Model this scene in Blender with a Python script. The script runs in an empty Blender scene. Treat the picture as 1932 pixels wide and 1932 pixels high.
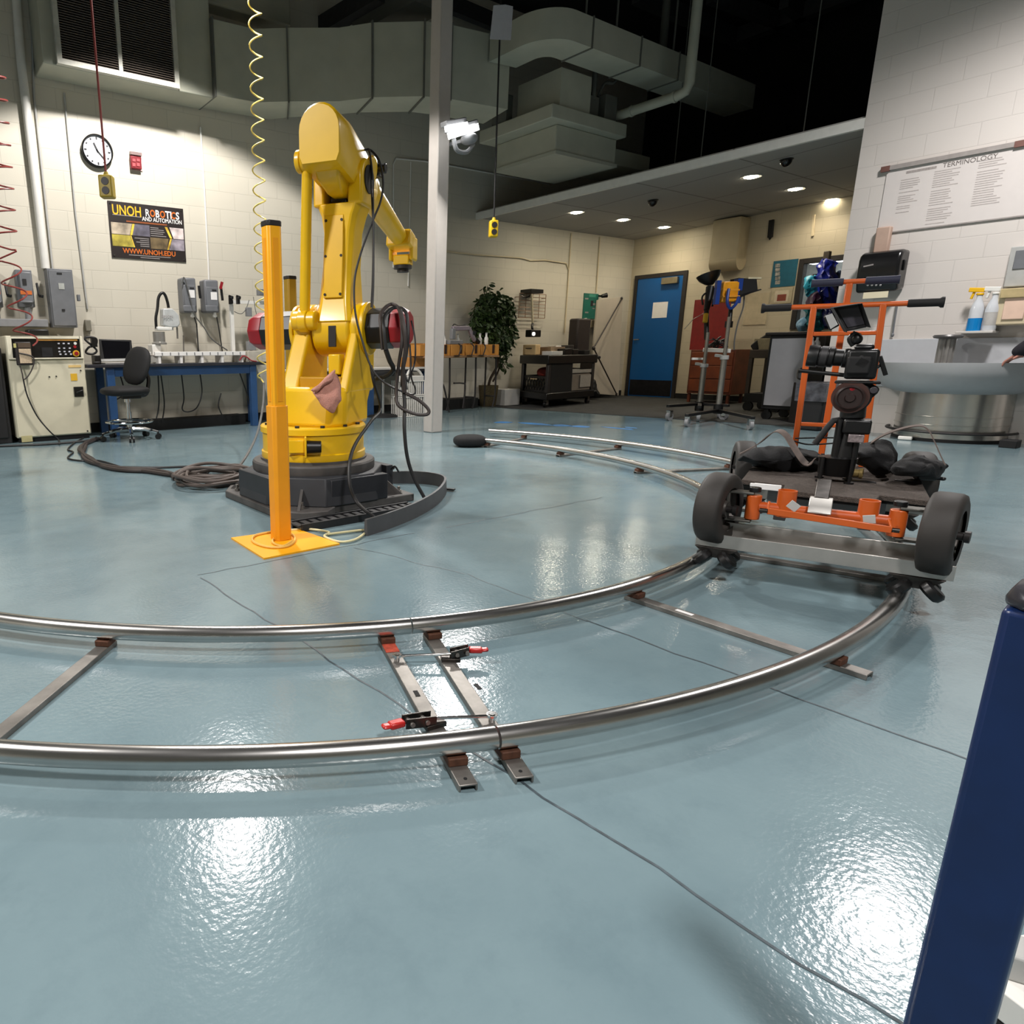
import bpy, bmesh, math, random
from mathutils import Vector as V, Matrix as M, noise as NZ
random.seed(7)
PI = math.pi
SC = bpy.context.scene
COL = SC.collection
# ------------------------------------------------------------------ camera model
YAW, PITCH, ROLL, F, CX, CY, H = 0.98787, -0.23729, -0.009086, 1250.39, 649.3, 968.1, 0.8972
_f = V((math.cos(YAW)*math.cos(PITCH), math.sin(YAW)*math.cos(PITCH), math.sin(PITCH)))
_r = _f.cross(V((0, 0, 1))).normalized()
_u = _r.cross(_f)
_r, _u = (_r*math.cos(ROLL)+_u*math.sin(ROLL)), (_u*math.cos(ROLL)-_r*math.sin(ROLL))
CAMP = V((0, 0, H))
def ray(x, y): return _r*((x-CX)/F) - _u*((y-CY)/F) + _f
def PX(x, y, v): d = ray(x, y); return CAMP + d*(v/d.x)
def PY(x, y, v): d = ray(x, y); return CAMP + d*(v/d.y)
def PZ(x, y, v=0.0): d = ray(x, y); return CAMP + d*((v-H)/d.z)
def PD(x, y, k):                       # depth k metres along the optical axis
    return CAMP + ray(x, y)*k
cam = bpy.data.cameras.new('camera'); camo = bpy.data.objects.new('camera', cam); COL.objects.link(camo)
mw = M.Identity(4)
for i in range(3): mw[i][0], mw[i][1], mw[i][2], mw[i][3] = _r[i], _u[i], -_f[i], CAMP[i]
camo.matrix_world = mw
cam.sensor_width = 36; cam.lens = F/1932*36; cam.shift_x = (966-CX)/1932; cam.shift_y = (CY-966)/1932; cam.clip_start = .02
SC.camera = camo
SC.view_settings.view_transform = 'Standard'
SC.view_settings.exposure = .05
SC.cycles.use_denoising = True
SC.cycles.max_bounces = 8
SC.cycles.sample_clamp_indirect = 6
# ------------------------------------------------------------------ materials
def lin(h):
    h = h.lstrip('#'); o = []
    for i in (0, 2, 4):
        c = int(h[i:i+2], 16)/255
        o.append(c/12.92 if c <= .04045 else ((c+.055)/1.055)**2.4)
    return (*o, 1)
MATS = {}
def mat(name, col, rough=.5, metal=0, var=.12, scale=14, bump=0, bscale=60, emit=0, trans=0, coat=0, spec=.5):
    if name in MATS: return MATS[name]
    m = bpy.data.materials.new(name); m.use_nodes = True; nt = m.node_tree; N = nt.nodes; L = nt.links
    b = N['Principled BSDF']
    c = lin(col) if isinstance(col, str) else (*col, 1)
    tc = N.new('ShaderNodeTexCoord'); nz = N.new('ShaderNodeTexNoise'); nz.inputs['Scale'].default_value = scale; nz.inputs['Detail'].default_value = 4
    L.new(tc.outputs['Object'], nz.inputs['Vector'])
    rp = N.new('ShaderNodeValToRGB')
    rp.color_ramp.elements[0].position = .3; rp.color_ramp.elements[1].position = .7
    rp.color_ramp.elements[0].color = (*[x*(1-var) for x in c[:3]], 1)
    rp.color_ramp.elements[1].color = (*[min(1, x*(1+var)) for x in c[:3]], 1)
    L.new(nz.outputs['Fac'], rp.inputs['Fac']); L.new(rp.outputs['Color'], b.inputs['Base Color'])
    b.inputs['Roughness'].default_value = rough; b.inputs['Metallic'].default_value = metal
    b.inputs['Specular IOR Level'].default_value = spec
    if coat: b.inputs['Coat Weight'].default_value = coat; b.inputs['Coat Roughness'].default_value = .15
    if trans: b.inputs['Transmission Weight'].default_value = trans
    if emit:
        b.inputs['Emission Color'].default_value = c; b.inputs['Emission Strength'].default_value = emit
    if bump:
        n2 = N.new('ShaderNodeTexNoise'); n2.inputs['Scale'].default_value = bscale; L.new(tc.outputs['Object'], n2.inputs['Vector'])
        bp = N.new('ShaderNodeBump'); bp.inputs['Strength'].default_value = bump; bp.inputs['Distance'].default_value = .01
        L.new(n2.outputs['Fac'], bp.inputs['Height']); L.new(bp.outputs['Normal'], b.inputs['Normal'])
    MATS[name] = m
    return m
YEL = mat('robot_yellow', '#e6b604', .38, 0, .05, 6, coat=.25)
YEL2 = mat('post_yellow', '#f5ab14', .42, 0, .04, 8)
ORG2 = mat('sleeve_orange', '#ea9a12', .45, 0, .05, 8)
BLK = mat('black_plastic', '#0b0b0c', .4, 0, .15)
BLKM = mat('black_matte', '#0b0b0c', .75, 0, .2)
FABRIC = mat('black_fabric', '#0f0f11', .85, 0, .25, 40, bump=.4, bscale=300)
RUB = mat('rubber', '#2b2927', .7, 0, .18, 20)
TYRE = mat('tyre', '#2b2724', .65, 0, .22, 9)
CBL = mat('cable_black', '#19191a', .5, 0, .15)
CBLG = mat('cable_grey', '#5a5a58', .55, 0, .15)
CBLB = mat('cable_brown', '#352d2a', .55, 0, .25, 8)
DGREY = mat('base_grey', '#2e3034', .55, 0, .15, 8)
DGREY2 = mat('base_dirty', '#4b4846', .6, 0, .25, 12)
RED = mat('red_cap', '#8f1520', .4, 0, .1)
REDP = mat('red_grip', '#b3201c', .35, 0, .1)
STEEL = mat('steel_rail', '#c4c2bf', .25, 1, .15, 5)
STEELD = mat('steel_dull', '#8b8782', .5, .85, .25, 16)
STEELR = mat('steel_dark', '#4e4a47', .4, 1, .3, 30)
CHROME = mat('chrome', '#d8d8d8', .12, 1, .05)
ALU = mat('aluminium', '#b9b6b1', .42, .75, .1, 12)
RUST = mat('rust', '#5b3a2a', .7, .3, .35, 40)
REDT = mat('red_tape', '#a5432f', .7, 0, .3, 60)
ORG = mat('dolly_orange', '#bd551b', .38, 0, .07, 8, coat=.2)
ORGH = mat('axle_orange', '#b04a15', .4, 0, .1, 10)
CREAM = mat('cabinet_cream', '#cfc8b0', .5, 0, .06, 5)
WHITE = mat('white_paint', '#dcdad4', .5, 0, .04)
WHITEP = mat('white_plastic', '#e2e0da', .4, 0, .04)
PAPER = mat('paper', '#e6e4e2', .8, 0, .03)
GREY = mat('panel_grey', '#6c6e72', .45, 0, .08, 10)
GREY2 = mat('grey_box', '#7d7e80', .5, 0, .08)
GREY3 = mat('light_grey', '#a9a9a6', .5, 0, .06)
DUCT = mat('duct_paint', '#a7a899', .6, 0, .07, 4)
DUCTD = mat('duct_dark', '#5a5b55', .7, 0, .1, 4)
BLACKC = mat('ceiling_black', '#0b0b0c', .9, 0, .2)
JOIST = mat('joist_dark', '#2c2c2d', .8, 0, .2)
BLUE = mat('table_blue', '#264872', .4, 0, .12, 8)
NAVY = mat('navy_post', '#0a2350', .32, 0, .12, 20)
DOORB = mat('door_blue', '#08528f', .42, 0, .04, 3)
DARKF = mat('door_frame', '#231f1e', .5, 0, .15)
TOPD = mat('desk_top', '#22232a', .45, 0, .15)
WOOD = mat('plywood', '#b07a3c', .6, 0, .18, 8)
WOODD = mat('wood_dark', '#5a2a16', .5, 0, .25, 7)
WOODL = mat('wood_light', '#d8b886', .55, 0, .1, 7)
REDB = mat('board_red', '#7c1612', .6, 0, .1)
PINK = mat('towel_pink', '#c08a7c', .95, 0, .12, 30, bump=.5, bscale=200)
LEAF = mat('leaf', '#33461f', .5, 0, .35, 30)
STEM = mat('bark', '#3c2f22', .8, 0, .3)
POT = mat('basket', '#55492e', .8, 0, .3, 40)
GREENP = mat('poster_green', '#1e6557', .5, 0, .08)
TEAL = mat('poster_teal', '#0f566c', .5, 0, .1)
GLASSD = mat('screen', '#101013', .12, 0, .1)
SCRG = mat('screen_grey', '#3c3a40', .2, 0, .1)
SINK = mat('sink_grey', '#a7a8a9', .55, 0, .03, spec=.25)
STAINL = mat('stainless', '#cfcbc4', .24, .9, .12, 3)
AMBER = mat('amber_gold', '#f2a124', .3, 0, .2, 8)  # reflective gold of the stage lamp housing, emits nothing
BLUEL = mat('lamp_blue', '#1c3f8e', .4, 0, .15)
BLUEB = mat('bag_blue', '#17248a', .35, 0, .35, 20)
CYAN = mat('bag_cyan', '#2f9dbd', .4, 0, .3, 20)
PURP = mat('bag_purple', '#3a1c3e', .5, 0, .3, 20)
LIQ = mat('blue_liquid', '#0f7fc4', .2, 0, .03)
CLEAR = mat('clear_bottle', '#c9ccd0', .2, 0, .03)
BEIGE = mat('dispenser_beige', '#cbbd9e', .45, 0, .05)
SKIN = mat('skin', '#b07868', .5, 0, .1)
DARKC = mat('dark_sleeve', '#1d1a22', .85, 0, .25, 40)
GOLDT = mat('yellow_label', '#d8a92a', .5, 0, .05)
BOXY = mat('outlet_yellow', '#d8b216', .45, 0, .06)
BOXYD = mat('outlet_mustard', '#9a8420', .45, 0, .06)
HOSEY = mat('hose_yellow', '#e8cf72', .4, 0, .06)
HOSER = mat('hose_red', '#7d2f2a', .45, 0, .12)
POSTB = mat('poster_black', '#231c1b', .45, 0, .06)
LETY = mat('letter_yellow', '#f0b41e', .5, 0, .05)
LETO = mat('letter_orange', '#d06a24', .5, 0, .05)
LETW = mat('letter_white', '#efece8', .5, 0, .03)
LETG = mat('letter_grey', '#8b8583', .6, 0, .03)
LETB = mat('letter_black', '#1a1a1a', .6, 0, .03)
TRED = mat('alarm_red', '#7c1620', .4, 0, .06)
GLASSC = mat('acrylic', '#e9e7e4', .15, 0, .02)
WEB = mat('strap_brown', '#5e524c', .8, 0, .15, 40)
CARPETM = mat('dolly_carpet', '#4a413b', .95, 0, .3, 90, bump=.8, bscale=250)
# walls
def wall_mat(name, col, ax, z0, var=.015, mort=.89):
    m = bpy.data.materials.new(name); m.use_nodes = True; nt = m.node_tree; N = nt.nodes; L = nt.links; b = N['Principled BSDF']
    tc = N.new('ShaderNodeTexCoord'); sp = N.new('ShaderNodeSeparateXYZ'); cb = N.new('ShaderNodeCombineXYZ')
    L.new(tc.outputs['Object'], sp.inputs[0]); L.new(sp.outputs[ax], cb.inputs[0])
    ad = N.new('ShaderNodeMath'); ad.operation = 'ADD'; ad.inputs[1].default_value = -z0+20*.2032
    L.new(sp.outputs['Z'], ad.inputs[0]); L.new(ad.outputs[0], cb.inputs[1])
    bt = N.new('ShaderNodeTexBrick'); L.new(cb.outputs[0], bt.inputs['Vector'])
    bt.inputs['Scale'].default_value = 1; bt.inputs['Brick Width'].default_value = .4064; bt.inputs['Row Height'].default_value = .2032
    bt.inputs['Mortar Size'].default_value = .006; bt.inputs['Mortar Smooth'].default_value = .6; bt.inputs['Bias'].default_value = 0
    c = lin(col)
    bt.inputs['Color1'].default_value = (*[x*(1+var) for x in c[:3]], 1); bt.inputs['Color2'].default_value = (*[x*(1-var) for x in c[:3]], 1)
    bt.inputs['Mortar'].default_value = (*[x*mort for x in c[:3]], 1)
    L.new(bt.outputs['Color'], b.inputs['Base Color'])
    nz = N.new('ShaderNodeTexNoise'); nz.inputs['Scale'].default_value = 90; L.new(tc.outputs['Object'], nz.inputs['Vector'])
    mx = N.new('ShaderNodeMath'); mx.operation = 'MULTIPLY_ADD'; mx.inputs[1].default_value = -1.0; L.new(bt.outputs['Fac'], mx.inputs[0])
    m2 = N.new('ShaderNodeMath'); m2.operation = 'MULTIPLY'; m2.inputs[1].default_value = .25; L.new(nz.outputs['Fac'], m2.inputs[0]); L.new(m2.outputs[0], mx.inputs[2])
    bp = N.new('ShaderNodeBump'); bp.inputs['Strength'].default_value = .22; bp.inputs['Distance'].default_value = .006
    L.new(mx.outputs[0], bp.inputs['Height']); L.new(bp.outputs['Normal'], b.inputs['Normal'])
    b.inputs['Roughness'].default_value = .55
    return m
def floor_mat():
    m = bpy.data.materials.new('epoxy_floor'); m.use_nodes = True; nt = m.node_tree; N = nt.nodes; L = nt.links; b = N['Principled BSDF']
    tc = N.new('ShaderNodeTexCoord')
    n1 = N.new('ShaderNodeTexNoise'); n1.inputs['Scale'].default_value = .9; n1.inputs['Detail'].default_value = 6; n1.inputs['Roughness'].default_value = .6
    L.new(tc.outputs['Object'], n1.inputs['Vector'])
    rp = N.new('ShaderNodeValToRGB'); rp.color_ramp.elements[0].position = .3; rp.color_ramp.elements[1].position = .72
    rp.color_ramp.elements[0].color = lin('#667a81'); rp.color_ramp.elements[1].color = lin('#7e9297')
    L.new(n1.outputs['Fac'], rp.inputs['Fac'])
    n3 = N.new('ShaderNodeTexNoise'); n3.inputs['Scale'].default_value = 5; n3.inputs['Detail'].default_value = 8; n3.inputs['Roughness'].default_value = .7
    L.new(tc.outputs['Object'], n3.inputs['Vector'])
    r3 = N.new('ShaderNodeValToRGB'); r3.color_ramp.elements[0].position = .28; r3.color_ramp.elements[1].position = .5
    r3.color_ramp.elements[0].color = (.78, .8, .82, 1); r3.color_ramp.elements[1].color = (1, 1, 1, 1)
    L.new(n3.outputs['Fac'], r3.inputs['Fac'])
    mx = N.new('ShaderNodeMix'); mx.data_type = 'RGBA'; mx.blend_type = 'MULTIPLY'; mx.inputs[0].default_value = .55
    L.new(rp.outputs['Color'], mx.inputs[6]); L.new(r3.outputs['Color'], mx.inputs[7]); L.new(mx.outputs[2], b.inputs['Base Color'])
    b.inputs['Roughness'].default_value = .13
    n2 = N.new('ShaderNodeTexNoise'); n2.inputs['Scale'].default_value = 75; n2.inputs['Detail'].default_value = 2
    L.new(tc.outputs['Object'], n2.inputs['Vector'])
    bp = N.new('ShaderNodeBump'); bp.inputs['Strength'].default_value = .075; bp.inputs['Distance'].default_value = .01
    L.new(n2.outputs['Fac'], bp.inputs['Height'])
    n4 = N.new('ShaderNodeTexNoise'); n4.inputs['Scale'].default_value = 2.2; L.new(tc.outputs['Object'], n4.inputs['Vector'])
    b4 = N.new('ShaderNodeBump'); b4.inputs['Strength'].default_value = .12; b4.inputs['Distance'].default_value = .05
    L.new(n4.outputs['Fac'], b4.inputs['Height']); L.new(b4.outputs['Normal'], bp.inputs['Normal'])
    L.new(bp.outputs['Normal'], b.inputs['Normal'])
    return m
# ------------------------------------------------------------------ mesh builder
def frame(d, up=V((0, 0, 1))):
    d = V(d).normalized()
    if abs(d.dot(up)) > .98: up = V((1, 0, 0))
    x = up.cross(d).normalized(); y = d.cross(x)
    return x, y, d
class MB:
    def __init__(s): s.bm = bmesh.new()
    def face(s, vs):
        try: return s.bm.faces.new(vs)
        except ValueError: return None
    def box(s, c, d, rz=0, R=None):
        R = R or M.Rotation(rz, 3, 'Z'); c = V(c); vs = []
        for sx, sy, sz in ((-1,-1,-1),(1,-1,-1),(1,1,-1),(-1,1,-1),(-1,-1,1),(1,-1,1),(1,1,1),(-1,1,1)):
            vs.append(s.bm.verts.new(c + R @ V((sx*d[0]/2, sy*d[1]/2, sz*d[2]/2))))
        for f in ((0,3,2,1),(4,5,6,7),(0,1,5,4),(1,2,6,5),(2,3,7,6),(3,0,4,7)): s.face([vs[i] for i in f])
        return s
    def span(s, a, b):                 # box by two corners
        a, b = V(a), V(b); return s.box((a+b)/2, [abs(b[i]-a[i]) for i in range(3)])
    def bar(s, p, q, w, h=None, up=V((0, 0, 1))):
        p, q = V(p), V(q); x, y, d = frame(q-p, V(up)); h = h or w
        return s.box((p+q)/2, (w, h, (q-p).length), R=M((x, y, d)).transposed())
    def rings(s, rs, caps=True, closed=False):
        vv = [[s.bm.verts.new(p) for p in r] for r in rs]; n = len(vv[0])
        k = len(vv) if closed else len(vv)-1
        for i in range(k):
            a, b = vv[i], vv[(i+1) % len(vv)]
            for j in range(n): s.face((a[j], a[(j+1) % n], b[(j+1) % n], b[j]))
        if caps and not closed: s.face(list(reversed(vv[0]))); s.face(vv[-1])
        return s
    def cyl(s, p, q, r0, r1=None, n=24, caps=True):
        p, q = V(p), V(q); x, y, d = frame(q-p); r1 = r0 if r1 is None else r1
        return s.rings([[c + (x*math.cos(2*PI*i/n)+y*math.sin(2*PI*i/n))*r for i in range(n)] for c, r in ((p, r0), (q, r1))], caps)
    def lathe(s, prof, o=(0, 0, 0), d=(0, 0, 1), n=32, caps=True, a0=0, a1=None):
        o = V(o); x, y, d = frame(d)
        return s.rings([[o + d*z + (x*math.cos(2*PI*i/n)+y*math.sin(2*PI*i/n))*max(r, 1e-5) for i in range(n)] for r, z in prof], caps)
    def tube(s, pts, r, n=8, closed=False, caps=True):
        pts = [V(p) for p in pts]; rs = []; m = len(pts)
        t0 = None; x = None
        for i, p in enumerate(pts):
            if closed: t = (pts[(i+1) % m]-pts[i-1]).normalized()
            else: t = (pts[min(i+1, m-1)]-pts[max(i-1, 0)]).normalized()
            if x is None: x, y, _ = frame(t)
            else:
                x = (x - t*x.dot(t))
                x = x.normalized() if x.length > 1e-6 else frame(t)[0]
                y = t.cross(x)
            y = t.cross(x); rr = r[i] if isinstance(r, (list, tuple)) else r
            rs.append([p + (x*math.cos(2*PI*k/n)+y*math.sin(2*PI*k/n))*rr for k in range(n)])
        return s.rings(rs, caps, closed)
    def ribbon(s, pts, w, t, side):    # flat strap; side: width direction (vector or list)
        rs = []; m = len(pts); pts = [V(p) for p in pts]
        for i, p in enumerate(pts):
            sd = V(side[i] if isinstance(side, list) else side).normalized()
            tg = (pts[min(i+1, m-1)]-pts[max(i-1, 0)]).normalized(); nn = tg.cross(sd).normalized(); sd = nn.cross(tg).normalized()
            ww = w[i] if isinstance(w, list) else w
            rs.append([p+sd*ww/2+nn*t/2, p-sd*ww/2+nn*t/2, p-sd*ww/2-nn*t/2, p+sd*ww/2-nn*t/2])
        return s.rings(rs)
    def prism(s, poly, o, ex, ey, ez, h):   # poly in (ex,ey), extruded along ez by h, from o
        o, ex, ey, ez = V(o), V(ex), V(ey), V(ez)
        return s.rings([[o+ex*a+ey*b for a, b in poly], [o+ex*a+ey*b+ez*h for a, b in poly]])
    def ell(s, c, r, n=20, m=12, R=None, p=1.0):
        c = V(c); R = R or M.Identity(3); rs = []
        def sp(v): return math.copysign(abs(v)**p, v)
        for j in range(m+1):
            a = -PI/2+PI*j/m; rr = max(math.cos(a), 1e-4)
            rs.append([c + R @ V((r[0]*sp(math.cos(2*PI*i/n))*abs(rr)**p, r[1]*sp(math.sin(2*PI*i/n))*abs(rr)**p, r[2]*sp(math.sin(a)))) for i in range(n)])
        return s.rings(rs)
    def quad(s, a, b, c, d): s.face([s.bm.verts.new(V(p)) for p in (a, b, c, d)]); return s
    def poly(s, pts): s.face([s.bm.verts.new(V(p)) for p in pts]); return s
    def mesh(s, me, mx=None):
        n0 = len(s.bm.verts); s.bm.from_mesh(me); s.bm.verts.ensure_lookup_table()
        if mx is not None:
            for v in s.bm.verts[n0:]: v.co = mx @ v.co
        return s
    def text(s, body, size, mx, align='CENTER', ext=.001, bold=0, sx=1):
        cu = bpy.data.curves.new('t', 'FONT'); cu.body = body; cu.size = size; cu.align_x = align; cu.align_y = 'CENTER'; cu.extrude = ext; cu.offset = bold; cu.resolution_u = 3
        ob = bpy.data.objects.new('t', cu); COL.objects.link(ob); bpy.context.view_layer.update()
        me = bpy.data.meshes.new_from_object(ob.evaluated_get(bpy.context.evaluated_depsgraph_get()))
        bpy.data.objects.remove(ob)
        s.mesh(me, mx @ M.Diagonal((sx, 1, 1, 1)))
        bpy.data.meshes.remove(me)
        return s
def put(name, mb, m, parent=None, loc=None, bev=0, sharp=38, sub=0, seg=2):
    """mb holds world coordinates; becomes one mesh object"""
    me = bpy.data.meshes.new(name); bm = mb.bm
    bmesh.ops.remove_doubles(bm, verts=bm.verts, dist=1e-6)
    bmesh.ops.recalc_face_normals(bm, faces=bm.faces)
    o = bpy.data.objects.new(name, me); COL.objects.link(o)
    if parent is not None:
        r = parent
        while r.parent is not None: r = r.parent
        inv = WM[r.name].inverted()
        o.parent = parent
    else:
        if loc is None:
            xs = [v.co.x for v in bm.verts]; ys = [v.co.y for v in bm.verts]; zs = [v.co.z for v in bm.verts]
            loc = ((min(xs)+max(xs))/2, (min(ys)+max(ys))/2, min(zs))
        inv = M.Translation(-V(loc)); o.location = loc; WM[o.name] = M.Translation(V(loc))
    for v in bm.verts: v.co = inv @ v.co
    bm.to_mesh(me); bm.free()
    me.materials.append(m)
    for p in me.polygons: p.use_smooth = True
    me.set_sharp_from_angle(angle=math.radians(sharp))
    if bev:
        b = o.modifiers.new('bevel', 'BEVEL'); b.width = bev; b.segments = seg; b.limit_method = 'ANGLE'; b.angle_limit = math.radians(40); b.harden_normals = False
    if sub:
        q = o.modifiers.new('sub', 'SUBSURF'); q.levels = sub; q.render_levels = sub
    return o
WM = {}
def tag(o, label, cat, group=None, kind=None):
    o['label'] = label; o['category'] = cat
    if group: o['group'] = group
    if kind: o['kind'] = kind
    return o
def thing(name, label, cat, loc=(0, 0, 0), rz=0, group=None):
    o = bpy.data.objects.new(name, None); COL.objects.link(o); o.empty_display_size = .1
    o.location = loc; o.rotation_euler = (0, 0, rz)
    WM[o.name] = M.Translation(V(loc)) @ M.Rotation(rz, 4, 'Z')
    return tag(o, label, cat, group)
class LT:                              # local frame: builds in local coordinates of a thing, puts in world
    def __init__(s, o): s.mx = WM[o.name]; s.o = o
    def put(s, name, mb, m, parent=None, **k):
        for v in mb.bm.verts: v.co = s.mx @ v.co
        return put(name, mb, m, parent or s.o, **k)
def struct(name, mb, m, **k):
    o = put(name, mb, m, **k); o['kind'] = 'structure'; return o
def copy_tree(o, loc, rz=None, parent=None, label=None):
    c = o.copy(); COL.objects.link(c)
    if parent is None:
        c.location = loc
        if rz is not None: c.rotation_euler = (0, 0, rz)
        if label: c['label'] = label
    else: c.parent = parent
    for ch in list(o.children): copy_tree(ch, None, None, c)
    return c
def spline(pts, n=8, closed=False):    # Catmull-Rom
    pts = [V(p) for p in pts]; out = []; m = len(pts)
    rng = range(m) if closed else range(m-1)
    for i in rng:
        if closed: p0, p1, p2, p3 = pts[i-1], pts[i], pts[(i+1) % m], pts[(i+2) % m]
        else: p0, p1, p2, p3 = pts[max(i-1, 0)], pts[i], pts[i+1], pts[min(i+2, m-1)]
        for k in range(n):
            t = k/n
            out.append(.5*((2*p1)+(p2-p0)*t+(2*p0-5*p1+4*p2-p3)*t*t+(3*p1-p0-3*p2+p3)*t**3))
    if not closed: out.append(pts[-1])
    return out
def light(kind, name, loc, power, col=(1, 1, 1), size=.3, target=None, rot=None, spot=None, blend=.5, sizey=None, spread=None):
    l = bpy.data.lights.new(name, kind); l.energy = power; l.color = col
    if kind == 'AREA':
        l.size = size
        if sizey: l.shape = 'RECTANGLE'; l.size_y = sizey
        if spread: l.spread = spread
    else: l.shadow_soft_size = size
    if kind == 'SPOT': l.spot_size = spot; l.spot_blend = blend
    o = bpy.data.objects.new(name, l); COL.objects.link(o); o.location = loc
    if target is not None: o.rotation_euler = (V(target)-V(loc)).to_track_quat('-Z', 'Y').to_euler()
    return o
# ================================================================== ROOM
WY, DX, RX = 8.3, 12.25, 8.8
zc = PY(100, 358.3, WY).z
WALLB = wall_mat('block_wall_back', '#c9c3b4', 'X', zc)
WALLF = wall_mat('block_wall_far', '#b8ae97', 'Y', zc)
WALLR = wall_mat('block_wall_right', '#cdc6c0', 'Y', PX(1800, 409, RX).z, .008, .9)
WALLX = wall_mat('block_wall_side', '#c9c4b8', 'Y', zc)
FLOOR = floor_mat()
struct('floor', MB().span((-6, -6, -.1), (16, 8.55, 0)), FLOOR, loc=(0, 0, 0))
cm = mat('carpet_floor', '#2d2d2b', .95, 0, .3, 6, bump=.5, bscale=200)
e0, e1, e2 = PZ(965, 771), PZ(1200, 786), PZ(1450, 802)
mbx = MB(); mbx.prism([(e0.x, WY), (e0.x, e0.y), (e1.x, e1.y), (e2.x, e2.y), (8.75, 3.3), (DX, 3.3), (DX, WY)], (0, 0, 0), (1, 0, 0), (0, 1, 0), (0, 0, 1), .006)
struct('floor_carpet', mbx, cm, loc=(0, 0, 0))
struct('wall_back', MB().span((-6, WY, 0), (DX+.25, WY+.25, 6.2)), WALLB, loc=(0, WY, 0))
_a, _b2 = PX(1513, 489, DX), PX(1488, 622, DX)
w0, w1, wz0, wz1 = 4.3, (_a.y+_b2.y)/2, _b2.z, _a.z
m_ = MB(); m_.span((DX, w1, 0), (DX+.25, WY+.2, 3.25)); m_.span((DX, -1, 0), (DX+.25, w0, 3.25)); m_.span((DX, w0, 0), (DX+.25, w1, wz0)); m_.span((DX, w0, wz1), (DX+.25, w1, 3.25))
struct('wall_far', m_, WALLF, loc=(DX, 0, 0))
struct('wall_far_upper', MB().span((DX, -1, 3.25), (DX+.25, WY+.2, 6.2)), BLACKC, loc=(DX, 0, 3.25))
struct('wall_right', MB().span((RX, -6, 0), (RX+.22, 3.395, 6.2)), WALLR, loc=(RX, 0, 0))
struct('wall_left', MB().span((-6.2, -6, 0), (-6, 8.5, 6.2)), WALLX, loc=(-6, 0, 0))
struct('wall_front', MB().span((-6, -6.2, 0), (9, -6, 6.2)), WALLB, loc=(0, -6, 0))
struct('ceiling', MB().span((-6.2, -6.2, 6.0), (DX+.25, 8.55, 6.2)), BLACKC, loc=(0, 0, 6))
# lower tiled ceiling over the alcove
def soz(y): return 2.965+(WY-y)*.041
tile = bpy.data.materials.new('ceiling_tile'); tile.use_nodes = True
_n = tile.node_tree.nodes; _l = tile.node_tree.links; _b = _n['Principled BSDF']; _t = _n.new('ShaderNodeTexCoord'); _k = _n.new('ShaderNodeTexBrick')
_l.new(_t.outputs['Object'], _k.inputs['Vector']); _k.offset = 0; _k.inputs['Scale'].default_value = 1; _k.inputs['Brick Width'].default_value = 1.22; _k.inputs['Row Height'].default_value = 1.22
_k.inputs['Mortar Size'].default_value = .012; _k.inputs['Color1'].default_value = lin('#a3a29e'); _k.inputs['Color2'].default_value = lin('#9b9a97'); _k.inputs['Mortar'].default_value = lin('#75746f')
_l.new(_k.outputs['Color'], _b.inputs['Base Color']); _b.inputs['Roughness'].default_value = .8
pts = [(8.05, WY), (8.86, 3.2), (DX, 3.2), (DX, WY)]
m_ = MB(); m_.rings([[V((x, y, soz(y))) for x, y in pts], [V((x, y, soz(y)+.09)) for x, y in pts]])
struct('ceiling_lower', m_, tile, loc=(8, WY, soz(WY)))
m_ = MB(); a, b = V((8.05, WY, soz(WY)+.02)), V((8.86, 3.2, soz(3.2)+.02)); m_.bar(a, b, .05, .1, up=(0, 0, 1))
struct('trim_1', m_, WHITE)
# baseboards
struct('baseboard_back', MB().span((-6, WY-.015, 0), (DX-.02, WY, .11)), BLKM)
FX = DX-.03
dA, dB, dC = PX(1198, 521, FX), PX(1297, 509, FX), PX(1272.6, 745, FX)
dy0, dy1, dz = (dB.y+dC.y)/2, min(dA.y, WY-.02), (dA.z+dB.z)/2
m_ = MB(); m_.span((DX-.016, dy0-.01, 0), (DX-.001, 3.4, .1))
struct('baseboard_far', m_, BLKM)
dt = thing('door_1', 'blue flush door in a dark frame with a white paper sheet', 'door', (DX, (dy0+dy1)/2, 0)); dt['kind'] = 'structure'
m_ = MB(); m_.span((FX, dy0, 0), (DX-.001, dy0+.07, dz)); m_.span((FX, dy1-.07, 0), (DX-.001, dy1, dz)); m_.span((FX, dy0+.07, dz-.07), (DX-.001, dy1-.07, dz))
put('door_frame', m_, DARKF, dt)
put('door_leaf', MB().span((FX+.012, dy0+.07, .012), (DX-.001, dy1-.07, dz-.07)), DOORB, dt)
put('kick_plate', MB().span((FX+.008, dy0+.09, .03), (FX+.0118, dy1-.09, .33)), mat('kick', '#27262a', .4, .6, .2), dt)
a, b = PX(1232, 571, FX), PX(1257, 599, FX)
put('paper_notice', MB().span((FX+.008, a.y, a.z), (FX+.011, b.y, b.z)), PAPER, dt)['label'] = 'white sheet of paper taped to the door'
a, b = PX(1251, 525, FX), PX(1280, 534, FX)
put('door_closer', MB().span((FX-.05, a.y, a.z), (FX+.011, b.y, b.z)), mat('closer', '#8a7f66', .4, .5), dt, bev=.004)
a = PX(1196, 641, FX)
m_ = MB(); m_.cyl((FX+.011, a.y-.03, a.z), (FX-.05, a.y-.03, a.z), .012); m_.cyl((FX-.05, a.y-.03, a.z), (FX-.05, a.y-.14, a.z), .011)
put('lever_handle', m_, STEELD, dt)
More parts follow.
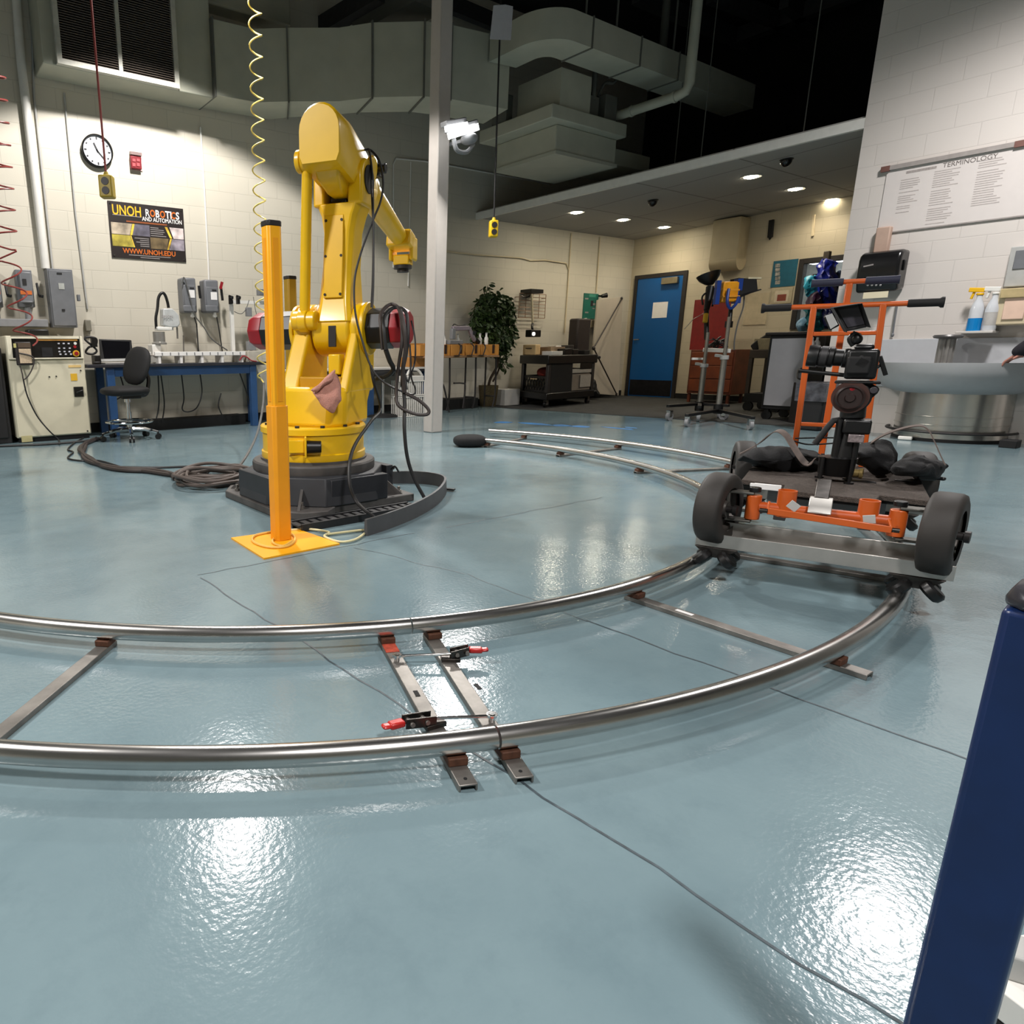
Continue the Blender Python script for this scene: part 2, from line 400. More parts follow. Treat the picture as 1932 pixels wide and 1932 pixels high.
# window
wn = thing('window_1', 'dark framed interior window into a bright room', 'window', (DX, w1, wz0)); wn['kind'] = 'structure'
m_ = MB(); f_ = .075
m_.span((DX-.03, w1-f_, wz0), (DX+.1, w1, wz1)); m_.span((DX-.03, w0, wz0), (DX+.1, w0+f_, wz1)); m_.span((DX-.03, w0+f_, wz1-f_), (DX+.1, w1-f_, wz1)); m_.span((DX-.03, w0+f_, wz0), (DX+.1, w1-f_, wz0+f_))
put('window_frame', m_, DARKF, wn, bev=.003)
gm = bpy.data.materials.new('window_glass'); gm.use_nodes = True; _b = gm.node_tree.nodes['Principled BSDF']
_b.inputs['Transmission Weight'].default_value = 1; _b.inputs['Roughness'].default_value = .02; _b.inputs['IOR'].default_value = 1.05
put('window_pane', MB().span((DX+.05, w0+f_, wz0+f_), (DX+.056, w1-f_, wz1-f_)), gm, wn)
# room beyond the window
struct('wall_room_beyond', MB().span((DX+2.4, 2.5, 0), (DX+2.5, 8, 3)), mat('room_white', '#cfd3d0', .6), loc=(DX+2.4, 4, 0))
m_ = MB(); m_.span((DX+.3, 2.5, 2.9), (DX+2.4, 8, 3.0)); struct('ceiling_room_beyond', m_, mat('room_ceil', '#c9ccca', .7), loc=(DX+1, 4, 2.9))
a = PX(1573, 492, DX+1.6)
lf = thing('fluorescent_light', 'lit fluorescent ceiling light seen through the dark framed window', 'ceiling light', (DX+1.6, a.y, a.z))
put('light_diffuser', MB().span((DX+1.5, a.y-.5, a.z-.02), (DX+1.7, a.y+.35, a.z)), mat('tube_glow', '#ffffff', .4, emit=9), lf)
put('light_housing', MB().span((DX+1.48, a.y-.52, a.z), (DX+1.72, a.y+.37, a.z+.05)), WHITE, lf)
light('AREA', 'room_beyond_light', (DX+1.2, 4.8, 2.8), 28, (.92, .97, 1), .8, target=(DX+1.2, 4.8, 0))
# white square pillar
p0 = PZ(815, 817)
struct('pillar', MB().span((p0.x, p0.y, 0), (p0.x+.157, p0.y+.157, 6)), mat('pillar_white', '#b7b1ab', .5, 0, .03), bev=.012)
# floor joints and marks
m_ = MB()
def joint(pts, w=.008):
    rs = []
    for i in range(len(pts)-1):
        a, b = V(pts[i]), V(pts[i+1]); n = V((-(b-a).y, (b-a).x, 0)).normalized()*w/2
        m_.quad(a+n, a-n, b-n, b+n)
def jl(x0, y0, x1, y1, k, w=.006, j=.008):
    out = []
    for i in range(k+1):
        t = i/k; out.append((x0+(x1-x0)*t+random.uniform(-j, j), y0+(y1-y0)*t+random.uniform(-j, j), .0012))
    joint(out, w)
jl(.935, 2.5, 1.02, .14, 30); jl(1.85, 1.31, 1.89, .2, 14); jl(.93, 2.53, 2.1, 2.53, 16, .004); jl(2.3, 2.52, 3.6, 2.5, 16, .004); jl(1.86, 1.9, 1.85, 1.31, 9, .003)
jl(1.7, 2.49, 1.85, 1.9, 9, .003, .01)
struct('floor_crack', m_, mat('crack', '#3f4a50', .5, 0, .4, 40), loc=(1, 1, 0))
m_ = MB()
for (x, y), (dx_, dy_) in (((950, 797), (.28, .1)), ((1010, 800), (.2, .25)), ((1060, 803), (.25, .12)), ((1095, 805), (.22, .14)), ((1165, 808), (.12, .22)), ((1190, 807), (.1, .1))):
    p = PZ(x, y); pl = []
    for k in range(10):
        a_ = 2*PI*k/10; q = random.uniform(.7, 1.15); pl.append((p.x+math.cos(a_)*dx_*q*.5, p.y+math.sin(a_)*dy_*q, .0012))
    m_.poly(pl)
ps = put('blue_paint_smear', m_, mat('blue_smear', '#3a7bb8', .35, 0, .25, 6)); ps['kind'] = 'structure'
# ------------------------------------------------------------------ lower ceiling lights
k_em = mat('lamp_glow', '#fff3d6', .4, emit=110)
proto = None; dlp = [(1087, 401), (1175, 415), (1252, 429), (1417, 334), (1500, 357), (1571, 377)]
dll = ['leftmost of the six recessed lights in the low ceiling', 'second recessed light from the left in the low ceiling', 'third recessed light from the left in the low ceiling, nearest the wall corner',
       'front light of the right hand trio recessed in the low ceiling', 'middle light of the right hand trio recessed in the low ceiling', 'rear light of the right hand trio recessed in the low ceiling, by the white wall']
for (x, y), lb in zip(dlp, dll):
    q = PZ(x, y, 3.0); z = soz(q.y); q = PZ(x, y, z); q = PZ(x, y, soz(q.y))
    if proto is None:
        t = thing('recessed_light', lb, 'ceiling light', (q.x, q.y, q.z), group='recessed lights in the low ceiling'); L = LT(t)
        L.put('trim_ring', MB().lathe([(.085, .0), (.125, -.004), (.128, .004), (.09, .012)], caps=False), WHITE)
        L.put('lamp', MB().lathe([(.001, -.012), (.06, -.01), (.088, -.001), (.088, .01), (.001, .012)]), k_em)
        proto = t
    else: copy_tree(proto, q, label=lb)
    light('SPOT', 'downlight', (min(q.x, 11.75), q.y, q.z-.05), 27, (1, .87, .68), .08, target=(q.x, q.y, 0), spot=2.5, blend=.7)
proto = None
for (x, y), lb in (((1484, 299), 'black dome camera on the low ceiling near its front edge'), ((1232, 377), 'black dome camera on the low ceiling between the lights')):
    q = PZ(x, y, 3.0); q = PZ(x, y, soz(q.y))
    if proto is None:
        t = thing('dome_camera', lb, 'camera', q, group='dome cameras on the low ceiling'); L = LT(t)
        L.put('mount_plate', MB().lathe([(.075, .012), (.078, -.012), (.07, -.02)]), BLK)
        L.put('dome', MB().ell((0, 0, -.02), (.065, .065, .075)), GLASSD)
        proto = t
    else: copy_tree(proto, q, label=lb)
# ------------------------------------------------------------------ main lights
light('SPOT', 'high_bay_a', (2.6, 6.35, 4.6), 700, (1, .96, .92), .13, target=(2.6, 6.45, 0), spot=2.14, blend=.1)
light('SPOT', 'high_bay_b', (6.9, 1.5, 4.4), 760, (1, .97, .95), .25, target=(7.0, 1.5, 0), spot=2.75, blend=1)
light('SPOT', 'high_bay_c', (.2, -1.6, 4.4), 780, (1, .97, .95), .3, target=(.5, -1.2, 0), spot=2.3, blend=.5)
light('SPOT', 'high_bay_d', (-2.2, 3.4, 4.4), 880, (1, .97, .94), .3, target=(-1.9, 3.6, 0), spot=2.62, blend=.5)
wd = bpy.data.worlds.new('world'); SC.world = wd; wd.use_nodes = True
wd.node_tree.nodes['Background'].inputs[0].default_value = (.7, .8, 1, 1); wd.node_tree.nodes['Background'].inputs[1].default_value = .012
# pillar floodlight
c = PY(868, 247, 5.45)
t = thing('pillar_floodlight', 'lit twin floodlight clamped to the white pillar', 'floodlight', (c.x, c.y, c.z))
glow = mat('flood_glow', '#ffffff', .4, emit=7)
a0, a1 = PY(842, 243, 5.45), PY(880, 236, 5.45); b0, b1 = PY(848, 256, 5.43), PY(900, 240, 5.43)
m_ = MB(); m_.bar(a0, a1, .045, .05); m_.bar(b0, b1, .05, .06); put('lamp_tubes', m_, glow, t)
m_ = MB(); dn = V((.05, .14, .02)); m_.bar(a0+dn*.5+V((0, 0, .05)), a1+dn*.5+V((0, 0, .05)), .1, .05); m_.bar(b0+dn*.4+V((0, .0, .055)), b1+dn*.4+V((0, 0, .055)), .1, .04)
put('lamp_housing', m_, GREY2, t, bev=.01)
m_ = MB(); q = PY(885, 262, 5.5); m_.ell(q, (.075, .1, .055)); m_.tube(spline([PY(856, 262, 5.5), PY(862, 283, 5.5), PY(880, 287, 5.5), PY(893, 272, 5.5)]), .022)
m_.bar((p0.x+.157, p0.y+.08, c.z-.03), q, .03)
put('swivel_bracket', m_, GREY2, t)
light('AREA', 'pillar_flood', (5.02, 5.3, 3.02), 105, (1, .97, .93), .3, target=(2.9, 2.4, .3), sizey=.2)
# ================================================================== OVERHEAD
def helix(p, q, r, turns, n=14, up=None):
    p, q = V(p), V(q); x, y, d = frame(q-p); out = []
    k = int(turns*n)
    for i in range(k+1):
        t = i/k; a = 2*PI*turns*t
        out.append(p+(q-p)*t+(x*math.cos(a)+y*math.sin(a))*r)
    return out
# main duct along the back wall
zb, zt = 3.75, 4.5
Fp = [(3.45, 7.8), (3.95, 7.76), (4.25, 7.54), (4.75, 7.22), (5.0, 6.92), (5.48, 6.58), (5.8, 6.48), (6.62, 6.36)]
Bp = [(3.45, 8.28), (4.35, 8.2), (4.5, 8.02), (4.86, 7.72), (5.14, 7.42), (5.66, 7.06), (6.0, 6.98), (6.75, 6.9)]
t = thing('air_duct', 'grey main air duct running along the back wall and past the pillar', 'air duct', (4.5, 7.6, zb))
m_ = MB(); m_.rings([[V((a[0], a[1], zb)), V((b[0], b[1], zb)), V((b[0], b[1], zt)), V((a[0], a[1], zt))] for a, b in zip(Fp, Bp)])
put('duct_body', m_, DUCT, t, sharp=15)
for i in (0, 2, 4, 5, 6):
    a, b = V((*Fp[i], 0)), V((*Bp[i], 0)); u = (b-a).normalized(); a -= u*.018; b += u*.01; g = V((-u.y, u.x, 0))*.009
    m_ = MB(); m_.rings([[a+g*s+V((0, 0, zb-.02)), b+g*s+V((0, 0, zb-.02)), b+g*s+V((0, 0, zt+.02)), a+g*s+V((0, 0, zt+.02))] for s in (-1, 1)])
    put('seam_flange', m_, DUCTD, t)
# louvre unit
u0, u1 = PY(95, 150, 7.8), PY(338, 172, 7.8); ux0, ux1 = u0.x-.04, 3.45
t = thing('air_handler', 'grey wall air handler with two dark louvred grilles above the clock', 'air handler', ((ux0+ux1)/2, 8.05, zb))
put('casing', MB().span((ux0, 7.86, zb-.02), (ux1, 8.28, 4.95)), DUCT, t, bev=.01)
fx0, fx1, fz0, fz1 = PY(103, 60, 7.8).x, PY(338, 140, 7.8).x, PY(220, 142, 7.8).z, 4.9
m_ = MB(); w_ = .05; fm = (fx0+fx1)/2+.0
for a, b in (((fx0, fz0), (fx0+w_, fz1)), ((fx1-w_, fz0), (fx1, fz1)), ((fx0+w_, fz0), (fx1-w_, fz0+w_)), ((fx0+w_, fz1-w_), (fx1-w_, fz1)), ((fm-.02, fz0+w_), (fm+.02, fz1-w_))):
    m_.span((a[0], 7.8, a[1]), (b[0], 7.859, b[1]))
put('grille_frame', m_, mat('grille_frame', '#b9b8ad', .5), t)
put('grille_back', MB().span((fx0+w_, 7.852, fz0+w_), (fx1-w_, 7.859, fz1-w_)), mat('grille_dark', '#1d1a18', .8), t)
for xa, xb in ((fx0+w_, fm-.02), (fm+.02, fx1-w_)):
    m_ = MB(); z = fz0+w_+.012
    while z < fz1-w_:
        m_.box(((xa+xb)/2, 7.826, z), (xb-xa, .035, .004), R=M.Rotation(.6, 3, 'X')); z += .0225
    put('louvre_slats', m_, mat('slat', '#6b6058', .5, .2, .1), t)
# overhead box duct and roof beams
a, b = PZ(285, 35, 4.78), PZ(480, 30, 4.78); e = PZ(540, 58, 4.78)
tag(put('roof_duct', MB().span((-3, b.y, 4.78), (e.x, a.y, 5.2)), DUCT, bev=.02), 'broad grey roof duct above the louvred air handler', 'air duct')
m_ = MB(); m_.bar(PZ(735, 20, 4.9), PZ(640, 75, 4.9)+V((0, 0, 0)), .4, .35); struct('ceiling_beam_1', MB().bar(PZ(690, 52, 4.9), PZ(810, -15, 4.9), .45, .3), DUCTD)
m_.bm.free()
struct('ceiling_beam_2', MB().bar(PZ(600, 57, 5.0), PZ(720, -15, 5.0), .18, .2), JOIST)
for i, (a, b, w_) in enumerate((((1390, 70), (1680, -40), .16), ((1480, 0), (1560, 60), .12), ((1200, -10), (1480, 110), .12), ((1340, -10), (1660, 110), .1), ((850, 8), (1000, 70), .1))):
    struct('ceiling_joist_%d' % (i+1), MB().bar(PZ(*a, 5.6), PZ(*b, 5.6), w_, .2), JOIST)
# branch duct with a rounded corner
t = thing('branch_duct', 'flat grey duct turning a rounded corner above the ceiling unit', 'air duct', (6.6, 5.7, 4.2))
def arc(cx, cy, r, a0, a1, n): return [(cx+r*math.cos(a0+(a1-a0)*i/n), cy+r*math.sin(a0+(a1-a0)*i/n)) for i in range(n+1)]
outer = [(6.3, 6.38)]+arc(6.72, 5.92, .42, PI, 1.5*PI, 10)+[(10.6, 5.5)]
inner = [(6.7, 6.33)]+arc(6.86, 6.06, .16, PI, 1.5*PI, 10)+[(10.6, 5.9)]
m_ = MB(); m_.rings([[V((*a, 4.2)), V((*b, 4.2)), V((*b, 4.5)), V((*a, 4.5))] for a, b in zip(outer, inner)]); put('duct_body', m_, DUCT, t, sharp=30)
for x in (7.0, 7.9, 8.7): put('seam_flange', MB().span((x, 5.488, 4.188), (x+.018, 5.912, 4.512)), DUCTD, t)
for x, y in ((6.9, 5.52), (7.45, 5.52), (8.6, 5.52)): put('hanger_rod', MB().cyl((x, y, 4.5), (x, y, 6), .012, n=8), DUCTD, t)
# ceiling unit
t = thing('ceiling_unit', 'stepped grey ceiling air unit hanging beyond the pillar', 'air unit', (7.7, 6.5, 3.3))
put('shaft', MB().span((7.15, 6.02, 3.78), (7.72, 6.7, 4.2)), DUCT, t)
put('plenum', MB().span((6.98, 5.98, 3.62), (8.45, 7.2, 3.78)), DUCT, t, bev=.012)
put('lower_box', MB().span((7.22, 6.1, 3.3), (8.42, 7.1, 3.62)), DUCT, t, bev=.012)
put('bottom_flange', MB().span((7.2, 6.08, 3.28), (8.44, 7.12, 3.32)), mat('duct_light', '#a3a496', .55, 0, .05, 4), t)
put('side_box', MB().span((8.46, 6.2, 3.36), (9.35, 6.9, 3.56)), DUCT, t, bev=.01)
for a, b in (((7.8, 6.1, 3.78), (8.0, 6.25, 4.05)), ((8.08, 6.06, 3.78), (8.32, 6.3, 4.1)), ((7.0, 6.75, 3.78), (7.12, 7.0, 4.1))): put('valve_box', MB().span(a, b), DUCTD, t, bev=.01)
m_ = MB(); m_.tube(spline([(8.1, 6.2, 4.1), (8.15, 6.15, 4.25), (8.3, 6.1, 4.3), (8.4, 6.05, 4.7)]), .02); m_.cyl((7.9, 6.12, 4.0), (7.9, 6.12, 4.8), .03); m_.cyl((7.05, 6.85, 4.1), (7.05, 6.85, 4.9), .05)
put('unit_pipes', m_, DUCTD, t)
a, b = PZ(1143, 226, 3.9), PZ(1287, 178, 3.9)
m_ = MB(); up = V((b.x+.03, b.y-.06, 6)); m_.tube([a, b+(a-b)*.06, b+V((0.02, -.03, .03)), V((b.x+.03, b.y-.06, 4.0)), up], .058, 14)
for q in (.0, .35, .9): p = a+(b-a)*q; m_.cyl(p, p+(b-a)*.03, .068, n=14)
tag(put('drain_pipe', m_, DUCT), 'grey elbow pipe dropping from the roof towards the ceiling unit', 'pipe')
c = PZ(1250, 100, 4.7); m_ = MB(); m_.tube([(c.x-.02, c.y, 6), c, c+V((.08, -.06, -.06))], .05, 14); tag(put('roof_pipe', m_, DUCTD), 'short grey roof pipe beside the tall elbow pipe', 'pipe')
for i, ((x, y0), (x2, y1)) in enumerate((((1283, 190), (1272, 318)), ((1325, 160), (1322, 300)), ((1522, 180), (1514, 262)))):
    b = PZ(x2, y1, 3.2); tag(put('hanger_rod', MB().cyl((b.x, b.y, soz(b.y)+.08), (b.x, b.y, 6), .006, n=6), DUCTD), ['thin hanger rod of the low ceiling, leftmost of three', 'middle thin hanger rod of the low ceiling', 'thin hanger rod of the low ceiling, nearest the white side wall'][i], 'hanger rod', 'low ceiling hanger rods')
# ------------------------------------------------------------------ wall conduits on the back wall
def wtube(pts, r, y=WY-.02): return MB().tube([PY(px, py, y) for px, py in pts], r, 10)
def ext(name, pts, r, m, label, cat='conduit', y=None, g=None):
    return tag(put(name, wtube(pts, r, y if y else WY-r-.002), m), label, cat, g)
ext('conduit', [(28, -40), (40, 120), (86, 507)], .045, WHITE, 'thick white conduit down the wall into the large grey panel')
ext('conduit', [(57, -40), (64, 180), (99, 507)], .012, GREY3, 'thin grey conduit beside the thick white one')
ext('conduit', [(121, 175), (142, 400), (165, 583)], .01, GREY3, 'thin conduit down the wall to the small grey outlet box', 'conduit')
ext('conduit', [(378, 240), (384, 330), (393, 500), (394, 528)], .012, WHITE, 'white conduit above the pair of grey switch boxes')
ext('conduit', [(742, 505), (742, 310), (747, 299), (800, 304), (1000, 340), (1035, 348)], .012, WHITE, 'white conduit bending along the wall behind the pillar')
ext('conduit', [(770, 540), (775, 305)], .01, WHITE, 'short vertical white conduit behind the robot wrist')
ext('conduit', [(836, 474), (900, 481), (985, 487), (1000, 492), (1030, 491), (1068, 497), (1073, 510), (1066, 620)], .012, BEIGE, 'beige conduit sagging along the wall and down beside the wire rack')
ext('conduit', [(1078, 440), (1072, 530), (1065, 628)], .012, BEIGE, 'beige vertical conduit from the low ceiling to the floor cart')
ext('conduit', [(1132, 447), (1125, 552)], .012, BEIGE, 'beige vertical conduit above the green poster')
# ------------------------------------------------------------------ pendants and hoses
def pend(cx_, cy_, w, top, y, m, label, cord, cl):
    c = PY(cx_, cy_, y); t = thing('pendant_outlet', label, 'pendant outlet', (c.x, c.y, c.z-.09)); L = LT(t)
    L.put('outlet_box', MB().box((0, 0, .09), (w, w*.9, .17), rz=-.55), m, bev=.012)
    m_ = MB()
    for z in (.055, .125):
        R = M.Rotation(-.55, 3, 'Z'); q = R @ V((0, -w*.45, 0)); n = R @ V((0, -1, 0)); m_.cyl(V((q.x, q.y, z))-n*.004, V((q.x, q.y, z))+n*.004, .03, n=18)
    L.put('socket_face', m_, DARKF)
    L.put('strain_relief', MB().cyl((0, 0, .17), (0, 0, .205), .025, .014), m)
    tp = PY(top[0], top[1], y)
    put('cord', MB().tube([(c.x, c.y, c.z+.1), (c.x+(tp.x-c.x)*.5, y, (c.z+tp.z)/2), tp, V((tp.x, y, 5.99))], .009), cord, t)
    return t
pend(202, 353, .11, (169, -30), 6.0, BOXYD, 'mustard twin outlet box hanging on a cord in front of the wall clock', HOSER, 'cord')
pend(931, 432, .09, (946, -30), 5.5, BOXY, 'bright yellow outlet box hanging on a black cord by the low ceiling', CBL, 'cord')
a, b, c, d = [PY(*q, 5.47) for q in ((931, 10), (968, 12), (964, 76), (924, 74))]
m_ = MB(); k = V((0, -.03, 0)); m_.rings([[a, (a+b)/2+k, b], [d, (c+d)/2+k, c]], caps=False)
tag(put('paper_tag', m_, mat('paper_grey', '#b8b8bc', .7, 0, .03)), 'white paper sheet hung on the black pendant cord near the ceiling', 'paper')
o = put('coiled_hose', MB().tube(spline([V((PY(-20, 130, 7.2).x, 7.2, 5.99)), PY(-20, 100, 7.2)]+helix(PY(-20, 130, 7.2), PY(6, 470, 7.2), .125, 8.2, 12)+helix(PY(14, 490, 7.25), PY(52, 650, 7.4), .1, 3.6, 12), 2), .008, 6), HOSER)
tag(o, 'dark red coiled hose hanging down to the cabinet control panel', 'coiled hose')
tp = [PY(498, 723, 6.4), PY(496, 765, 6.0), PY(486, 815, 5.4), PY(468, 855, 4.8), PZ(445, 888, .03)]
t = thing('coiled_hose', 'pale yellow coiled air hose hanging from the ceiling behind the yellow post', 'coiled hose', PY(490, 700, 6.4))
_tp = PY(480, -30, 6.4); put('ceiling_lead', MB().tube([_tp+V((0.06, 0, -.02)), _tp+V((.02, 0, .15)), V((_tp.x, 6.4, 5.99))], .009, 6), HOSEY, t)
put('coil', MB().tube(spline(helix(PY(480, -30, 6.4), PY(497, 715, 6.4), .06, 20, 10)+[PY(498, 723, 6.4)], 2), .0075, 6), HOSEY, t)
put('hose_tail', MB().tube(spline(tp, 8), .011, 8), CBLG, t)
# ================================================================== BACK WALL, LEFT PART
def fb(m, x0, y0, x1, y1, Yf, Yb):
    a, b = PY(x0, y0, Yf), PY(x1, y1, Yf); m.span((a.x, Yf, a.z), (b.x, Yb, b.z)); return a, b
def fbt(name, rect, Yf, Yb, m, parent=None, **k):
    q = MB(); fb(q, *rect, Yf, Yb); return put(name, q, m, parent, **k)
# clock
c = PY(183.5, 285, WY-.03); r = (PY(212.5, 287, WY-.03)-PY(154, 283, WY-.03)).length/2
t = thing('wall_clock', 'round black rimmed wall clock with a white face', 'clock', (c.x, WY, c.z))
m_ = MB(); m_.lathe([(r*.9, .052), (r*.93, .06), (r, .05), (r, .0), (r*.9, .0)], (c.x, WY, c.z), (0, -1, 0), 48, caps=False); put('rim', m_, BLK, t)
put('clock_face', MB().cyl((c.x, WY-.001, c.z), (c.x, WY-.035, c.z), r*.92, n=48), mat('clock_white', '#d8dae2', .25, 0, .03), t)
m_ = MB()
for i in range(12):
    a = PI*2*i/12; L_ = .16 if i % 3 == 0 else .1
    m_.box((c.x+math.sin(a)*r*.76, WY-.037, c.z+math.cos(a)*r*.76), (.016, .003, r*L_), R=M.Rotation(a, 3, 'Y'))
put('hour_marks', m_, LETB, t)
for nm, a, L_, w_ in (('hour_hand', -.42, .5, .016), ('minute_hand', 2.4, .68, .012)):
    u = V((math.sin(a), 0, math.cos(a))); o_ = V((c.x, WY-.041, c.z)); put(nm, MB().bar(o_-u*r*.1, o_+u*r*L_, w_, .003, up=(0, 1, 0)), LETB, t)
# fire alarm
t = thing('fire_alarm', 'red fire alarm horn on the wall right of the clock', 'fire alarm', PY(257, 323, WY))
fbt('back_plate', (244.5, 285, 269, 323), WY-.012, WY-.001, mat('alarm_edge', '#c9a3a3', .5), t)
fbt('housing', (246, 293, 268, 320), WY-.06, WY-.012, TRED, t, bev=.008)
fbt('strobe', (246, 285, 268, 294), WY-.055, WY-.012, mat('strobe', '#8d7a78', .2, 0, .05), t)
m_ = MB()
for x0, x1 in ((250, 256), (258, 264)):
    for y0, y1 in ((299, 305), (307, 314)): fb(m_, x0, y0, x1, y1, WY-.066, WY-.06)
put('horn_slots', m_, mat('alarm_slot', '#c04a50', .5), t)
# poster
pa, pb = V((2.275, WY-.012, 2.607)), V((3.169, WY-.012, 1.998)); pw, ph = pb.x-pa.x, pa.z-pb.z
t = thing('robotics_poster', 'black wall poster reading UNOH ROBOTICS AND AUTOMATION', 'poster', (pa.x+pw/2, WY, pb.z))
put('poster_sheet', MB().span((pa.x, WY-.014, pb.z), (pb.x, WY-.002, pa.z)), POSTB, t)
RT = M.Rotation(PI/2, 4, 'X')
def pp(u, v, k=.0165): return V((pa.x+pw*u, WY-k, pa.z-ph*v))
def ptx(m, s, u, v, size, al='CENTER', bold=.0, sx=1): m.text(s, size, M.Translation(pp(u, v)) @ RT, al, .0008, bold, sx)
m_ = MB(); ptx(m_, 'UNOH', .045, .155, .152, 'LEFT', .002, .74); put('title_letters', m_, LETY, t)
m_ = MB(); ptx(m_, 'R', .475, .152, .112, 'LEFT', .0015, .78); ptx(m_, 'B', .61, .152, .112, 'LEFT', .003, .78); ptx(m_, 'TI', .745, .152, .112, 'LEFT', .003, .85); ptx(m_, 'S', .89, .152, .112, 'LEFT', .003, .85)
ptx(m_, 'AND AUTOMATION', .7, .262, .066, 'CENTER', .0008, .8); put('subtitle_letters', m_, LETW, t)
m_ = MB(); ptx(m_, 'O', .537, .152, .105, 'LEFT', .003, .75); ptx(m_, 'O', .672, .152, .105, 'LEFT', .003, .75); ptx(m_, 'C', .825, .152, .105, 'LEFT', .003, .75)
ptx(m_, 'WWW.UNOH.EDU', .5, .868, .078, 'CENTER', .0015, .95); put('web_letters', m_, LETO, t)
def pq(name, col, quads, k=.0155):
    m_ = MB()
    for q in quads: m_.poly([pp(u, v, k) for u, v in q])
    put(name, m_, mat('print_'+name+col[1:], col, .5, 0, .6, 9), t)
pq('photo_panel', '#a89a86', [[(.02, .37), (.29, .37), (.25, .575), (.02, .575)]])
pq('photo_panel', '#5c5864', [[(.32, .37), (.52, .37), (.52, .575), (.28, .575)]])
pq('photo_panel', '#a99a3c', [[(.02, .585), (.25, .585), (.295, .79), (.02, .79)]])
pq('photo_panel', '#6b5a3e', [[(.52, .585), (.77, .585), (.74, .79), (.52, .79)]])
pq('photo_panel', '#c5b7b4', [[(.79, .37), (.985, .37), (.985, .575), (.84, .575)]])
pq('photo_panel', '#8f8790', [[(.82, .585), (.985, .585), (.985, .79), (.77, .79)]])
pq('accent_stripe', '#e2b03c', [[(.295, .37), (.325, .37), (.285, .575), (.255, .575)], [(.255, .585), (.27, .585), (.31, .79), (.295, .79)], [(.725, .37), (.76, .37), (.82, .575), (.79, .575)], [(.79, .585), (.815, .585), (.765, .79), (.74, .79)]], .017)
m_ = MB()
for v, u0, u1 in ((.405, .53, .64), (.44, .53, .71), (.475, .53, .72), (.51, .53, .7), (.55, .53, .74), (.62, .31, .5), (.655, .38, .5), (.69, .33, .5), (.725, .38, .5), (.76, .38, .5), (.935, .22, .78), (.97, .37, .63), (.235, .05, .42)):
    a, b = pp(u0, v-.007), pp(u1, v+.007); m_.span((a.x, WY-.0165, b.z), (b.x, WY-.0155, a.z))
put('small_print', m_, LETG, t)
m_ = MB(); a, b = pp(.22, .318), pp(.76, .345); m_.span((a.x, WY-.0165, b.z), (b.x, WY-.0155, a.z)); put('tagline', m_, mat('tagline', '#8a4a24', .5), t)
m_ = MB()
for u, v in ((.03, .04), (.97, .04), (.03, .96), (.97, .96)): m_.cyl(pp(u, v, .013), pp(u, v, .02), .009, n=12)
put('grommets', m_, CHROME, t)
# large grey panel
t = thing('electrical_panel', 'large grey electrical panel on the wall above the cream cabinet', 'electrical panel', PY(115, 617, WY))
fbt('enclosure', (88, 506, 147, 618), 8.12, WY-.001, GREY, t, bev=.006)
fbt('panel_door', (91, 509, 145, 615), 8.108, 8.12, GREY, t, bev=.006)
fbt('maker_badge', (107, 514, 117, 518), 8.104, 8.108, LETB, t); fbt('info_label', (110, 534, 122, 546), 8.104, 8.108, mat('label_pale', '#a7a9a4', .5), t)
fbt('latch', (117, 583, 123, 587), 8.1, 8.108, LETB, t)
m_ = MB(); q = PY(146, 562, 8.14); m_.box(q+V((.012, 0, 0)), (.03, .05, .07)); put('door_hasp', m_, GREY, t, bev=.004)
def disconnect(x0, x1, y0, y1, label, decal=True):
    t = thing('safety_switch', label, 'electrical switch', PY((x0+x1)/2, y1, WY))
    w = x1-x0
    fbt('enclosure', (x0, y0, x1, y1+9), 8.17, WY-.001, GREY, t, bev=.008)
    fbt('front_cover', (x0+w*.18, y0+4, x1-w*.05, y1), 8.1, 8.17, GREY, t, bev=.012)
    fbt('cover_lip', (x0+w*.24, y1-4, x1-w*.12, y1+.5), 8.085, 8.1, GREY, t, bev=.006)
    m_ = MB(); fb(m_, x0+w*.36, y0+18, x0+w*.58, y0+30, 8.094, 8.1); put('viewing_window', m_, LETB, t)
    fbt('orange_warning_label', (x0+w*.26, y0+40, x1-w*.16, y0+48), 8.094, 8.1, mat('warn_orange', '#c0642a', .5), t)
    m_ = MB(); p, q = PY(x1+2, y0+26, 8.13), PY(x1+7, y0+50, 8.1); m_.bar(p, q, .02, .025); m_.bar(q, q+V((.03, -.03, -.01)), .03, .03); put('switch_lever', m_, BLK, t, bev=.004)
    m_ = MB(); a = PY(x0+w*.62, y1+8, 8.2); b = PY(x0+w*.68, 603, 8.2); m_.cyl(a, b, .035); put('conduit_stub', m_, GREY2, t)
disconnect(28, 67, 508, 571, 'grey safety switch with an orange label, beside the large panel')
disconnect(-32, 7, 507, 571, 'grey safety switch cut by the left edge of the photo')
fbt('wireway', (-60, 600, 92, 617), 8.15, WY-.001, GREY2, None, bev=.006); tag(bpy.data.objects['wireway'], 'long grey metal wireway under the safety switches', 'wireway')
tag(fbt('outlet_box', (160.5, 603, 173.5, 625), 8.24, WY-.001, mat('box_grey', '#7b776a', .5), None, bev=.008), 'small grey outlet box at the bottom of the thin conduit', 'outlet box')
